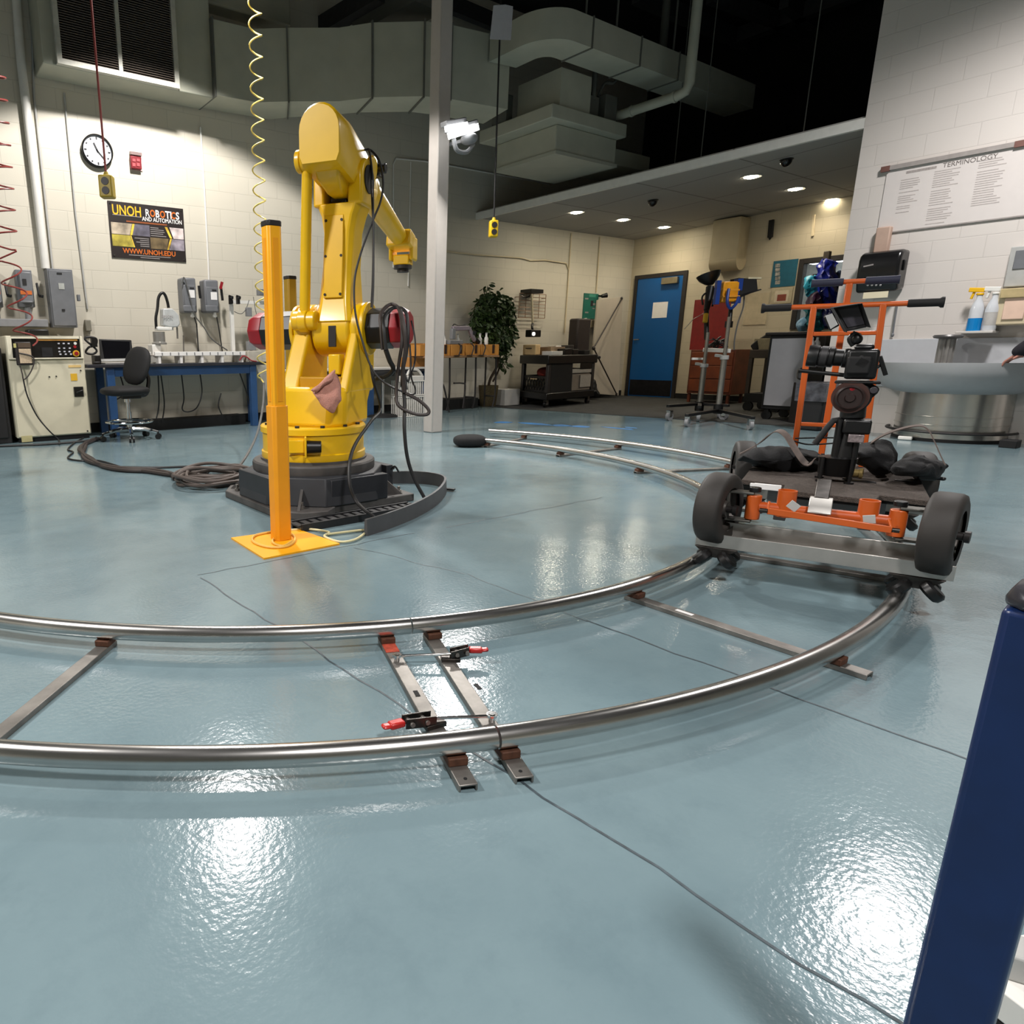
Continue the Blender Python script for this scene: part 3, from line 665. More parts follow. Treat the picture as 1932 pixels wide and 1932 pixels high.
# ------------------------------------------------------------------ robot controller cabinet
t = thing('control_cabinet', 'cream robot control cabinet with a black control panel', 'control cabinet', (1.35, 7.95, 0))
cx0, cx1, cy0, cz1 = .975, 1.727, 7.71, 1.097
PZ0 = .862
put('cabinet_body', MB().span((cx0, cy0+.012, .05), (cx1, 8.2, cz1)), CREAM, t, bev=.008)
put('plinth', MB().span((cx0+.02, cy0+.03, 0), (cx1-.02, 8.18, .05)), BLKM, t)
put('cabinet_door', MB().span((cx0+.01, cy0, .06), (cx1-.01, cy0+.011, PZ0-.012)), CREAM, t, bev=.005)
m_ = MB(); z0, z1 = PZ0, cz1-.005
for a, b in (((cx0+.006, z0), (cx0+.05, z1)), ((cx1-.035, z0), (cx1-.006, z1)), ((cx0+.05, z1-.025), (cx1-.035, z1)), ((cx0+.05, z0), (cx1-.035, z0+.012))): m_.span((a[0], cy0-.02, a[1]), (b[0], cy0+.0115, b[1]))
put('panel_frame', m_, mat('cream_light', '#e4ddc6', .5, 0, .04), t, bev=.003)
put('control_panel', MB().span((cx0+.05, cy0-.004, z0+.012), (cx1-.035, cy0+.0115, z1-.025)), BLK, t)
def cq(u, v): return V((cx0+.05+(cx1-cx0-.085)*u, cy0-.006, z1-.025-(z1-z0-.037)*v))
a, b = cq(.36, .01), cq(.97, .1); put('orange_strip', MB().span((a.x, cy0-.007, b.z), (b.x, cy0-.004, a.z)), mat('strip_orange', '#e0a050', .5), t)
m_ = MB()
for v, us in ((.25, (.68, .755, .83)), (.5, (.68, .755, .84)), (.68, (.68, .755, .83)), (.82, (.69, .77, .85))):
    for u in us: q = cq(u, v); m_.box((q.x, cy0-.01, q.z), (.02, .014, .014))
put('push_buttons', m_, mat('button_white', '#c9c9d2', .4), t, bev=.002)
q = cq(.93, .78); put('emergency_stop_ring', MB().cyl((q.x, cy0-.004, q.z), (q.x, cy0-.012, q.z), .034, n=24), GOLDT, t); put('emergency_stop_button', MB().cyl((q.x, cy0-.012, q.z), (q.x, cy0-.035, q.z), .02, n=20), RED, t)
q = cq(.92, .42); put('red_switch', MB().cyl((q.x, cy0-.004, q.z), (q.x, cy0-.02, q.z), .016, n=16), RED, t); q = cq(.93, .24); put('white_lamp', MB().cyl((q.x, cy0-.004, q.z), (q.x, cy0-.018, q.z), .015, n=16), WHITEP, t)
a, b = cq(.42, .45), cq(.58, .95); put('disk_drive', MB().span((a.x, cy0-.01, b.z), (b.x, cy0-.004, a.z)), mat('drive_black', '#1c1c1f', .5), t)
fbt('yellow_label', (133, 705, 146.5, 718), cy0-.004, cy0, GOLDT, t); fbt('yellow_strip_label', (129, 689, 153, 693), cy0-.004, cy0, mat('strip_l', '#d8b878', .5), t)
fbt('rotary_handle_plate', (139, 730, 158.5, 748), cy0-.01, cy0, BLK, t)
p, q = PY(143, 741, cy0), PY(155, 737, cy0); put('rotary_handle', MB().bar(p+V((0, -.03, 0)), q+V((0, -.03, 0)), .022, .035, up=(0, 1, 0)), BLK, t, bev=.005)
m_ = MB()
for x, y in ((93, 711), (106, 710), (152, 699), (165, 813)): q = PY(x, y, cy0); m_.cyl((q.x, cy0, q.z), (q.x, cy0-.008, q.z), .008, n=12)
put('lock_screws', m_, LETB, t)
fbt('data_plate', (40, 823, 62, 833), cy0-.003, cy0, mat('plate_cream', '#b7ad80', .5), t)
# teach pendant hung on the panel
t = thing('teach_pendant', 'handheld teach pendant hung at the left of the control panel', 'teach pendant', PY(46, 690, cy0-.05))
fbt('pendant_body', (27, 645, 63, 689), cy0-.06, cy0-.021, mat('pendant_dark', '#2a2524', .5), t, bev=.01)
fbt('keypad', (35, 658, 61, 685), cy0-.066, cy0-.06, mat('keypad', '#c0ab90', .5, 0, .2, 60), t)
fbt('display', (33, 647, 58, 656), cy0-.066, cy0-.06, mat('disp', '#5a4c40', .3), t)
fbt('pendant_tag', (25, 648, 31, 656), cy0-.068, cy0-.06, mat('tagy', '#b8b070', .5), t)
put('pendant_cable', MB().tube(spline([PY(38, 690, cy0-.05), PY(42, 705, cy0-.06), PY(45, 716, cy0-.06), PY(56, 705, cy0-.06), PY(64, 685, cy0-.07), PY(60, 672, cy0-.075), PY(36, 666, cy0-.07)], 6), .007, 6), CBLB, t)
put('trailing_cable', MB().tube(spline([PY(44, 716, cy0-.06), PY(52, 748, cy0-.05), PY(70, 785, cy0-.04), PY(92, 812, cy0-.04), PY(110, 829, cy0-.03), PZ(112, 838, .012)], 6), .008, 6), CBL, t)
fbt('box_on_cabinet', (52, 621, 93, 634), 7.95, 8.15, BLK, None, bev=.012); o = bpy.data.objects['box_on_cabinet']; o.name = 'power_strip'; tag(o, 'black power box with a white tag on top of the cream cabinet', 'power strip')
put('white_tag', MB().box((o.location.x+.05, 7.948, o.location.z+.05), (.04, .004, .03)), PAPER, None) if False else None
o = put('equipment_case', MB().span((.1, 7.75, 0), (.93, 8.25, .98)).span((.12, 7.73, .06), (.9, 7.75, .9)), mat('case_black', '#1b1a1b', .5), bev=.01); tag(o, 'dark equipment case left of the cream control cabinet', 'equipment case')
# ------------------------------------------------------------------ wall drives
def drive(x0, x1, y0, y1, label):
    t = thing('drive_box', label, 'electrical switch', PY((x0+x1)/2, y1, WY), group='pair of grey wall switch boxes')
    w = x1-x0
    fbt('case', (x0, y0, x1, y1), 8.12, WY-.001, GREY, t, bev=.02)
    fbt('front_cover', (x0+w*.12, y0+14, x1-w*.08, y1-12), 8.1, 8.12, GREY, t, bev=.006)
    fbt('white_label', (x0+w*.42, y0+24, x0+w*.83, y0+39), 8.096, 8.1, PAPER, t)
    fbt('black_lettering', (x0+w*.5, y0+19, x0+w*.78, y0+22), 8.096, 8.1, LETB, t)
    fbt('bottom_hood', (x0+w*.1, y1-14, x1-w*.1, y1-2), 8.09, 8.12, GREY, t, bev=.008)
    q = PY(x0+w*.68, y1+6, 8.15); put('cable_gland', MB().cyl(q+V((0, 0, .05)), q, .02).ell(q, (.028, .028, .022)), WHITEP, t)
    m_ = MB(); p, r_ = PY(x1+2, y0+16, 8.13), PY(x1+5, y0+40, 8.12); m_.bar(p, r_, .018, .03); put('switch_lever', m_, BLK, t, bev=.003)
    return t
drive(343, 373, 523, 590, 'left one of the two grey switch boxes on the wall above the bench')
t2 = drive(385, 415, 527, 590, 'right one of the two grey switch boxes, with a red lever tip')
put('red_lever_tip', MB().bar(PY(416, 545, 8.1), PY(419, 532, 8.1), .022, .03), RED, t2)
ext('drop_cable', [(366, 597), (371, 612), (373, 640), (376, 688)], .008, CBL, 'black cable from the left grey switch box down to the bench', 'cable', 8.15)
ext('drop_cable', [(409, 598), (413, 620), (419, 660), (423, 690)], .008, CBL, 'black cable from the right grey switch box down to the bench', 'cable', 8.15)
o = put('looped_cable', MB().tube(spline([PY(344, 535, 8.1), PY(348, 524, 8.08), PY(358, 560, 8.08), PY(366, 592, 8.1), PY(385, 618, 8.1), PY(400, 640, 8.1), PY(429, 661, 8.12)], 6), .008, 6), CBLG); tag(o, 'grey cable looped over the left switch box and sloping down right', 'cable')
# ------------------------------------------------------------------ bench with blue legs
t = thing('work_bench', 'long dark topped bench with blue legs below the switch boxes', 'bench', (2.8, 8, 0))
bz = .795
put('bench_top', MB().span((1.745, 7.68, bz-.035), (4.05, 8.27, bz)), TOPD, t, bev=.004)
put('apron', MB().span((1.98, 7.72, bz-.135), (3.72, 7.76, bz-.035)), BLUE, t)
for x, y in ((1.95, 7.71), (3.7, 7.71), (1.95, 8.19), (3.9, 8.19)):
    put('leg', MB().span((x, y, 0), (x+.085, y+.07, bz-.035)), BLUE, t, bev=.004)
o = put('bench_shade_band', MB().span((2.35, 8.02, 0), (3.75, 8.27, .12)), BLKM); tag(o, 'black band standing in for the baseboard and shade under the bench', 'box')  # black box added for the dark baseboard band and shade under the bench
for i, pts in enumerate(([(298, 703), (300, 760), (295, 790)], [(303, 703), (310, 760), (306, 795)], [(342, 703), (347, 750), (344, 772), (356, 777), (372, 768), (381, 740), (377, 703)], [(417, 742), (412, 765), (420, 785)], [(452, 703), (465, 740), (476, 780)], [(225, 703), (233, 730), (232, 745), (218, 755), (208, 762)])):
    o = put('hanging_cable', MB().tube(spline([PY(*q, 7.95) for q in pts], 6), .008, 6), CBL)
    tag(o, ['left of two black cables hanging close together under the bench', 'right of two black cables hanging close together under the bench', 'black cable hanging in a deep loop under the bench', 'short black cable under the bench left of its far leg', 'black cable slanting under the bench beside its near right leg', 'black cable under the bench behind the drafting chair'][i], 'cable')
# laptop
t = thing('laptop', 'open laptop with a black screen on the left of the bench', 'laptop', PY(218, 684, 7.9))
a, b, c, d = PY(187, 640, 8.05), PY(248, 642, 8.05), PY(253, 681, 7.98), PY(190, 683, 7.98)
n = V((0, .02, .004)); m_ = MB(); m_.rings([[a, b, c, d], [a+n, b+n, c+n, d+n]]); put('screen_lid', m_, BLK, t, bev=.004)
k = V((0, -.003, 0)); m_ = MB(); m_.poly([a+(c-a)*.06+k, b+(d-b)*.06+k, c+(a-c)*.12+k, d+(b-d)*.12+k]); put('screen', m_, GLASSD, t)
m_ = MB(); m_.poly([c+(a-c)*.02+k*2, d+(b-d)*.02+k*2, d+(a-d)*.13+k*2, c+(b-c)*.13+k*2]); put('bezel', m_, GREY3, t)
put('keyboard_base', MB().span((d.x, 7.78, bz), (c.x, 8.0, bz+.018)), mat('laptop_silver', '#8e8c8a', .4, .3), t, bev=.004)
o = put('headset', MB().tube(spline([PY(160, 640, 7.95), PY(170, 636, 7.95), PY(182, 640, 7.95), PY(180, 652, 7.95), PY(168, 655, 7.95), PY(162, 665, 7.95), PY(175, 668, 7.95), PY(182, 660, 7.95)], 5, True), .012, 8, True).box(PY(177, 646, 7.95), (.06, .06, .1)), BLK); tag(o, 'tangled black headset hanging by the laptop on the bench corner', 'headset')
o = put('adapter', MB().span((PY(176, 670, 7.9).x, 7.85, bz), (PY(188, 670, 7.9).x, 8.0, bz+.1)).span((1.84, 7.8, bz), (1.92, 7.84, bz+.03)), BLK, bev=.006); tag(o, 'small black adapter box left of the laptop', 'adapter')
# small white robot arm
t = thing('bench_robot', 'small white bench robot arm with a black cable arch', 'robot arm', PY(301, 685, 7.95)); Yr = 7.95
fbt('mounting_block', (287, 650, 306, 684), Yr-.05, Yr+.12, WHITEP, t, bev=.006)
a, b = PY(301, 650, Yr), PY(301, 626, Yr); put('base_column', MB().lathe([(.085, 0), (.085, .02), (.07, .03), (.07, (b-a).length)], a, (0, 0, 1)), mat('robot_grey', '#8f8d88', .3, .4), t)
prof = [(308, 582), (326, 582), (338, 594), (340, 612), (336, 617), (322, 618), (308, 614)]
m_ = MB(); P = [PY(x, y, Yr-.06) for x, y in prof]; m_.rings([P, [p+V((0, .13, 0)) for p in P]]); put('arm_housing', m_, mat('robot_white', '#b9bbba', .35), t, bev=.012)
a, b = PY(294, 620, Yr), PY(322, 620, Yr); put('arm_link', MB().span((a.x, Yr-.06, a.z-.02), (b.x, Yr+.06, a.z+.02)), WHITEP, t, bev=.008)
a = PY(319, 618, Yr); put('arm_joint', MB().cyl(a+V((0, 0, -.03)), a+V((0, 0, .03)), .05), mat('robot_white', '#b9bbba'), t)
put('cable_arch', MB().tube(spline([PY(295, 620, Yr), PY(294, 600, Yr), PY(297, 582, Yr), PY(299, 562, Yr), PY(305, 553, Yr), PY(311, 556, Yr), PY(316, 570, Yr), PY(318, 581, Yr)], 6), .017, 10), BLK, t)
a, b = PY(334, 617, Yr), PY(335, 639, Yr); put('spindle', MB().cyl(a, b, .01), STEELD, t)
a = PY(311, 577, Yr-.062); m_ = MB(); m_.text('EPSON', .045, M.Translation(PY(316, 598, Yr-.075)) @ RT, 'CENTER', .0008); put('brand_letters', m_, LETG, t)
# acrylic conveyor
t = thing('acrylic_conveyor', 'long clear acrylic conveyor on the bench below the switch boxes', 'conveyor', PY(375, 685, 7.85))
a, b = PY(291, 664, 7.82), PY(462, 664, 7.82); a2 = PY(291, 672, 7.82)
put('rail', MB().span((a.x, 7.8, a2.z), (b.x, 7.84, a.z)).span((a.x, 7.98, a2.z), (b.x, 8.02, a.z)), GLASSC, t, bev=.003)
put('belt', MB().span((a.x, 7.84, a2.z+.005), (b.x, 7.98, a2.z+.015)), mat('belt', '#c7bfba', .4), t)
m_ = MB()
for i in range(5): x = a.x+.04+(b.x-a.x-.1)*i/4; m_.span((x, 7.81, bz), (x+.03, 8.01, a2.z))
put('support', m_, GLASSC, t)
m_ = MB()
for i in range(11): x = a.x+.08+(b.x-a.x-.16)*i/10; m_.span((x, 7.797, a2.z+.01), (x+.012, 7.8, a.z-.008))
put('fixing_bolts', m_, GREY2, t)
o = put('steel_rod', MB().cyl(PY(346, 633, 8.12), PY(347, 684, 8.12), .009), STEELD); tag(o, 'thin upright steel rod behind the acrylic conveyor', 'rod')
t = thing('extrusion_stand', 'white aluminium stand with two black clamps on the bench', 'stand', PY(438, 684, 8.05))
a, b = PY(433, 566, 8.05), PY(438, 684, 8.05); put('upright', MB().span((a.x, 8.04, bz), (a.x+.045, 8.08, a.z)), WHITEP, t)
c = PY(505, 563, 8.05); put('crossbar', MB().span((a.x, 8.04, a.z-.04), (c.x+.2, 8.08, a.z)), WHITEP, t); put('upright', MB().span((c.x+.1, 8.04, bz), (c.x+.145, 8.08, a.z)), WHITEP, t)
for x in (435, 449):
    q = PY(x, 566, 8.0); m_ = MB(); m_.box(q, (.035, .05, .1)); m_.bar(q+V((-.03, -.02, .05)), q+V((.03, -.02, .03)), .02); m_.cyl(q+V((0, -.05, .02)), q+V((0, .0, .02)), .02, n=12); put('clamp', m_, BLK, t, bev=.003)
a, b = PY(464, 580, 8.0), PY(474, 597, 8.0); put('switch_pod', MB().span((a.x, 7.97, b.z), (b.x, 8.03, a.z)), GREY2, t, bev=.004)
a, b = PY(486, 546, 8.0), PY(506, 558, 8.0); put('sensor_head', MB().span((a.x, 7.95, b.z), (b.x, 8.04, a.z)), GREY, t, bev=.004)
put('sensor_wire', MB().tube(spline([PY(442, 588, 8), PY(455, 592, 8), PY(464, 583, 8), PY(470, 566, 8)], 5), .005, 6).tube(spline([PY(478, 560, 8), PY(481, 580, 8), PY(484, 600, 8), PY(480, 640, 8)], 5), .004, 6), CBLG, t)
t = thing('test_fixture', 'pale electronics test fixture at the right end of the bench', 'test fixture', PY(480, 685, 7.85))
a, b = PY(466, 662, 7.8), PY(494, 684, 7.8); put('fixture_box', MB().span((a.x, 7.78, bz), (b.x, 8.0, a.z)), mat('fixture', '#b9b3a6', .5), t, bev=.006)
a, b = PY(467, 644, 7.85), PY(482, 661, 7.85); put('display_unit', MB().span((a.x, 7.83, b.z), (b.x, 7.9, a.z)).box(((a.x+b.x)/2, 7.87, b.z-.02), (.03, .03, .06)), GREY2, t, bev=.004)
put('air_line', MB().tube(spline([PY(452, 680, 7.8), PY(458, 672, 7.8), PY(466, 674, 7.78), PY(474, 680, 7.76), PY(484, 682, 7.76)], 5), .008, 6), RED, t)
# ------------------------------------------------------------------ drafting chair
c = PZ(247, 829); t = thing('drafting_chair', 'black drafting chair on a chrome five star base beside the bench', 'chair', (c.x, c.y, 0), 0); L = LT(t)
sz = PY(245, 737, c.y).z; rz_ = PY(245, 795, c.y).z
L.put('gas_column', MB().cyl((0, 0, .1), (0, 0, sz-.1), .022).cyl((0, 0, .09), (0, 0, .3), .03).cyl((0, 0, sz-.12), (0, 0, sz-.05), .04), CHROME)
m_ = MB()
for k in range(5):
    a = -.55+2*PI*k/5; u = V((math.cos(a), math.sin(a), 0)); m_.tube([u*.03+V((0, 0, .115)), u*.16+V((0, 0, .11)), u*.3+V((0, 0, .075))], [.026, .022, .016], 8)
L.put('star_base', m_, CHROME)
for k in range(5):
    a = -.55+2*PI*k/5; u = V((math.cos(a), math.sin(a), 0))*.3; w = V((-u.y, u.x, 0)).normalized()
    m_ = MB()
    for s in (-1, 1): m_.cyl(u+w*s*.008+V((0, 0, .03)), u+w*s*.028+V((0, 0, .03)), .03, n=16)
    m_.cyl(u+V((0, 0, .04)), u+V((0, 0, .085)), .008, n=8); L.put('caster', m_, BLK)
m_ = MB(); m_.tube([V((math.cos(2*PI*k/32)*.24, math.sin(2*PI*k/32)*.24, rz_)) for k in range(32)], .013, 8, True)
for k in range(3): a = 2*PI*k/3; m_.cyl((.03*math.cos(a), .03*math.sin(a), rz_), (.24*math.cos(a), .24*math.sin(a), rz_), .009, n=8)
L.put('foot_ring', m_, CHROME)
d_ = V((-.97, .2, 0)); s_ = V((-.2, -.97, 0))      # chair faces left
m_ = MB(); m_.ell((-.02, 0, sz), (.25, .23, .055), p=.75); L.put('seat', m_, BLKM)
L.put('tilt_mechanism', MB().box((0.04, 0, sz-.06), (.2, .09, .05)), BLK, bev=.008)
bq = PY(258, 690, c.y+.05); bl = V((bq.x-c.x, .05, bq.z))
m_ = MB(); m_.ell(bl, (.05, .18, .21), R=M.Rotation(.5, 3, 'Z') @ M.Rotation(.3, 3, 'Y') @ M.Rotation(.12, 3, 'X'), p=.8); L.put('backrest', m_, BLKM)
m_ = MB(); m_.tube(spline([(.06, 0, sz-.05), (.2, .02, sz-.05), (.24, .03, sz+.03), (bl.x+.11, .04, bl.z-.12), (bl.x+.045, .05, bl.z)], 6), .022, 8); L.put('back_support', m_, BLK)
# ================================================================== YELLOW ROBOT
t = thing('industrial_robot', 'large yellow industrial robot arm on a dark grey pedestal', 'robot arm', (2.11, 3.54, 0), math.radians(34.5)); L = LT(t); ROB = t
Bx, By = 2.11, 3.54
m_ = MB(); m_.prism([(1.66, 3.9), (1.66, 3.2), (1.76, 3.08), (1.9, 3.04), (2.0, 3.12), (2.58, 3.12), (2.6, 3.3), (2.6, 3.95), (2.5, 4.05), (1.76, 4.05)], (0, 0, 0), (1, 0, 0), (0, 1, 0), (0, 0, 1), .045)
put('floor_plate', m_, DGREY2, t, bev=.006)
pz = .205
m_ = MB()
m_.rings([[V((Bx+math.cos(PI/8+PI/4*k)*r, By+math.sin(PI/8+PI/4*k)*r, z)) for k in range(8)] for r, z in ((.47, .045), (.44, pz), (.40, pz+.004))])
put('pedestal', m_, DGREY, t, bev=.006)
for i, (a, b) in enumerate((((1.685, 3.3, .045), (1.74, 3.74, pz)), ((1.97, 3.115, .045), (2.37, 3.17, pz-.01)), ((2.5, 3.3, .045), (2.55, 3.75, pz)), ((1.9, 3.95, .045), (2.3, 3.99, pz)))):
    put('side_plate', MB().span(a, b), mat('plate_dark', '#25272c', .5, 0, .1), t, bev=.004)
for (fx, fy), (tx, ty) in (((1.76, 3.13), (1.93, 3.33)), ((2.52, 3.16), (2.33, 3.33)), ((1.72, 3.95), (1.9, 3.8)), ((2.53, 3.95), (2.36, 3.8))):
    f = V((fx, fy, .045)); g = V((tx, ty, .045)); w = V((-(g-f).y, (g-f).x, 0)).normalized()*.008
    m_ = MB(); m_.rings([[f+w, g+w, g+w+V((0, 0, pz-.045)), f*.25+g*.75+w+V((0, 0, pz-.045))], [f-w, g-w, g-w+V((0, 0, pz-.045)), f*.25+g*.75-w+V((0, 0, pz-.045))]]); put('gusset', m_, DGREY2, t)
for x, y in ((1.8, 3.16), (2.52, 3.2), (1.72, 3.85)):
    put('anchor_bolt', MB().cyl((x, y, .045), (x, y, .062), .016, n=6).cyl((x, y, .062), (x, y, .085), .009, n=10), STEELD, t)
b = PZ(738, 916); put('jack_bolt', MB().cyl((b.x, b.y, 0), (b.x, b.y, .115), .012, n=12).cyl((b.x, b.y, .115), (b.x, b.y, .135), .024, n=6), DARKF, t)
L.put('base_ring', MB().lathe([(.3, pz), (.375, pz), (.38, pz+.012), (.38, pz+.05), (.372, pz+.06), (.33, pz+.062), (.33, pz+.075)], n=56), DGREY2)
L.put('turntable', MB().lathe([(.2, .275), (.318, .275), (.322, .285), (.322, .318), (.313, .324), (.313, .43), (.325, .436), (.325, .468), (.318, .476), (.2, .476)], n=64), YEL)
m_ = MB()
for k in range(12):
    a = 2*PI*k/12+.1; q = V((math.cos(a)*.285, math.sin(a)*.285, .474)); m_.cyl(q, q+V((0, 0, .014)), .014, n=8)
L.put('flange_bolts', m_, DARKF)
# axis-1 connector facing the camera
dd = V((Bx, By, 0)).normalized(); sd = V((dd.y, -dd.x, 0))
o_ = V((Bx, By, .375))-dd*.31-sd*.105
m_ = MB(); R = M((sd, dd, V((0, 0, 1)))).transposed(); m_.box(o_+sd*-.0, (.11, .03, .075), R=R); m_.box(o_+sd*.06-dd*.03, (.012, .07, .12), R=R); put('connector_bracket', m_, YEL, t, bev=.004)
put('connector', MB().cyl(o_+sd*.066-dd*.03, o_+sd*.15-dd*.03, .038, .034, 20), BLK, t, bev=.004)
# carousel body
AX, AZ, AY = .25, 1.04, -.105
m_ = MB(); m_.rings([[V((x, y, z)) for x, y in pl] for z, pl in ((.47, [(-.2, .1), (-.14, .17), (.26, .17), (.26, -.27), (-.12, -.27), (-.2, -.19)]), (.6, [(-.17, .1), (-.12, .17), (.28, .17), (.28, -.265), (-.1, -.265), (-.17, -.19)]), (.7, [(-.14, .1), (-.1, .165), (.36, .165), (.36, -.262), (-.08, -.262), (-.14, -.19)]))])
L.put('carousel', m_, YEL, bev=.025)
def yoke(y0, y1, x0, x1, z0=.66):
    prof = [(x0, z0), (x1, z0), (AX+.15, AZ-.03)]+[(AX+.155*math.cos(a), AZ+.155*math.sin(a)) for a in [PI*k/12 for k in range(0, 13)]]+[(AX-.15, AZ-.03)]
    m_ = MB(); m_.rings([[V((x, y0, z)) for x, z in prof], [V((x, y1, z)) for x, z in prof]]); return m_
L.put('side_yoke', yoke(.06, .175, -.1, .38), YEL, bev=.018)
L.put('side_yoke', yoke(-.265, -.2, -.1, .38), YEL, bev=.018)
m_ = MB(); m_.span((-.06, -.215, .66), (.0, .06, .76)); m_.span((-.1, -.06, .76), (.0, -.15, .8)) if False else None
L.put('rear_web', m_, mat('robot_yellow_dark', '#b98604', .5, 0, .08, 8), bev=.01)
m_ = MB(); m_.box((.03, -.15, .83), (.09, .075, .12)); L.put('stop_block', m_, YEL, bev=.008); m_ = MB(); m_.box((.0, -.15, .745), (.07, .06, .05)); L.put('stop_bumper', m_, BLK, bev=.004)
# lower arm
m_ = MB(); m_.cyl((AX, .045, AZ), (AX, -.205, AZ), .165, n=40); L.put('arm_hub', m_, YEL, bev=.02)
L.put('hub_slot', MB().box((.087, -.1, .995), (.012, .05, .125)), DARKF, bev=.003)
def sec(z, y0, y1, x0, x1, c=.03): return [V((x0+c, y0, z)), V((x1-c, y0, z)), V((x1, y0-c, z)), V((x1, y1+c, z)), V((x1-c, y1, z)), V((x0+c, y1, z)), V((x0, y1+c, z)), V((x0, y0-c, z))]
m_ = MB(); m_.rings([sec(1.08, .02, -.225, .08, .42), sec(1.2, .012, -.2, .12, .38), sec(1.4, -.005, -.198, .145, .35), sec(1.6, -.012, -.21, .155, .35), sec(1.69, .0, -.232, .15, .36), sec(1.755, .03, -.258, .15, .37)])
L.put('lower_arm', m_, YEL, bev=.008)
m_ = MB(); m_.rings([[V((x, y, z)) for y in (-.035, -.155)]+[V((x+.02, y, z)) for y in (-.155, -.035)] for z, x in ((1.22, .109), (1.69, .146))]); L.put('arm_cover', m_, mat('robot_yellow_panel', '#e2b006', .42, 0, .05, 6), bev=.004)
m_ = MB()
for z, x in ((1.24, .109), (1.46, .129), (1.66, .143)):
    for y in (-.045, -.145): m_.cyl((x-.004, y, z), (x+.01, y, z), .008, n=10)
L.put('cover_screws', m_, DARKF)
PXv, PZv = .27, 1.89
def cheek(y0, y1):
    prof = [(.15, 1.74), (.37, 1.74)]+[(PXv+.115*math.cos(a), PZv+.115*math.sin(a)) for a in [PI*k/10 for k in range(11)]]
    m_ = MB(); m_.rings([[V((x, y0, z)) for x, z in prof], [V((x, y1, z)) for x, z in prof]]); return m_
L.put('fork_cheek', cheek(.042, -.03), YEL, bev=.014); L.put('fork_cheek', cheek(-.178, -.268), YEL, bev=.014)
L.put('joint_cap', MB().cyl((PXv, -.266, PZv), (PXv, -.276, PZv), .078, n=28), BLK)
L.put('fork_dark_fill', MB().box((.25, -.1, 1.79), (.1, .11, .15)).box((.2, -.1, 1.745), (.06, .09, .05)), BLK, bev=.01)  # dark boxes filling the slot between the fork cheeks
# crank and push rod
m_ = MB(); m_.cyl((.09, .155, 1.09), (.09, .0, 1.09), .058, n=28); L.put('crank_pin', m_, YEL, bev=.008)
m_ = MB(); m_.cyl((AX, .158, AZ), (AX, .06, AZ), .13, n=32)
for y0, y1 in ((.15, .115), (.05, .012)):
    m_.rings([[V((.09, y0, 1.045)), V((.09, y0, 1.135)), V((AX, y0, AZ+.12)), V((AX, y0, AZ-.12))], [V((.09, y1, 1.045)), V((.09, y1, 1.135)), V((AX, y1, AZ+.12)), V((AX, y1, AZ-.12))]])
L.put('crank', m_, YEL, bev=.008)
m_ = MB(); m_.cyl((.09, .112, 1.09), (.09, .054, 1.09), .068, n=28); L.put('rod_end', m_, YEL, bev=.006); m_ = MB(); m_.cyl((-.0, .03, 1.955), (-.0, -.022, 1.955), .06, n=28); L.put('rod_end', m_, YEL, bev=.006)
L.put('push_rod', MB().cyl((.088, .083, 1.12), (.002, .006, 1.94), .034, .03, 20), YEL)
L.put('rod_pivot_cap', MB().cyl((.0, .062, 1.955), (.0, .03, 1.955), .062, n=28), YEL, bev=.006)
# upper housing: domed back, runs into the forearm
def dome(x, yc, w, zb, ztp, n=12):
    r = w/2; zs = ztp-r*1.05; pts = [V((x, yc+w/2*.86, zb)), V((x, yc+w/2, zb+.04))]
    for k in range(n+1):
        a = PI*k/n; pts.append(V((x, yc+r*math.cos(a), zs+r*1.05*math.sin(a))))
    pts += [V((x, yc-w/2, zb+.04)), V((x, yc-w/2*.86, zb))]
    return pts
m_ = MB(); m_.rings([dome(-.1, -.113, .236, 1.915, 2.2), dome(-.085, -.113, .25, 1.905, 2.213), dome(.12, -.113, .262, 1.86, 2.2), dome(.3, -.115, .26, 1.83, 2.14), dome(.48, -.115, .235, 1.83, 2.075), dome(.6, -.115, .19, 1.845, 2.02)])
L.put('upper_housing', m_, YEL, sharp=32)
m_ = MB(); m_.rings([[V((-.05, -.035, 1.97)), V((-.05, -.2, 1.97)), V((.25, -.21, 1.97)), V((.25, -.03, 1.97))], [V((.0, -.05, 1.86)), V((.0, -.185, 1.86)), V((.3, -.19, 1.84)), V((.3, -.04, 1.84))], [V((.1, -.075, 1.79)), V((.1, -.165, 1.79)), V((.3, -.17, 1.78)), V((.3, -.07, 1.78))]])
L.put('housing_chin', m_, YEL, bev=.012)
L.put('housing_seam', MB().box((.02, -.113, 1.995), (.21, .2535, .004)), mat('robot_yellow_dark', '#b98604'), None) if False else None
L.put('side_cover', MB().cyl((.36, -.235, 1.96), (.36, -.26, 1.955), .085, n=28), YEL, bev=.008)
m_ = MB(); m_.box((.52, -.225, 2.0), (.08, .06, .08)); m_.cyl((.5, -.24, 2.0), (.5, -.3, 2.0), .03, n=14); L.put('cable_connector', m_, BLK, bev=.005)
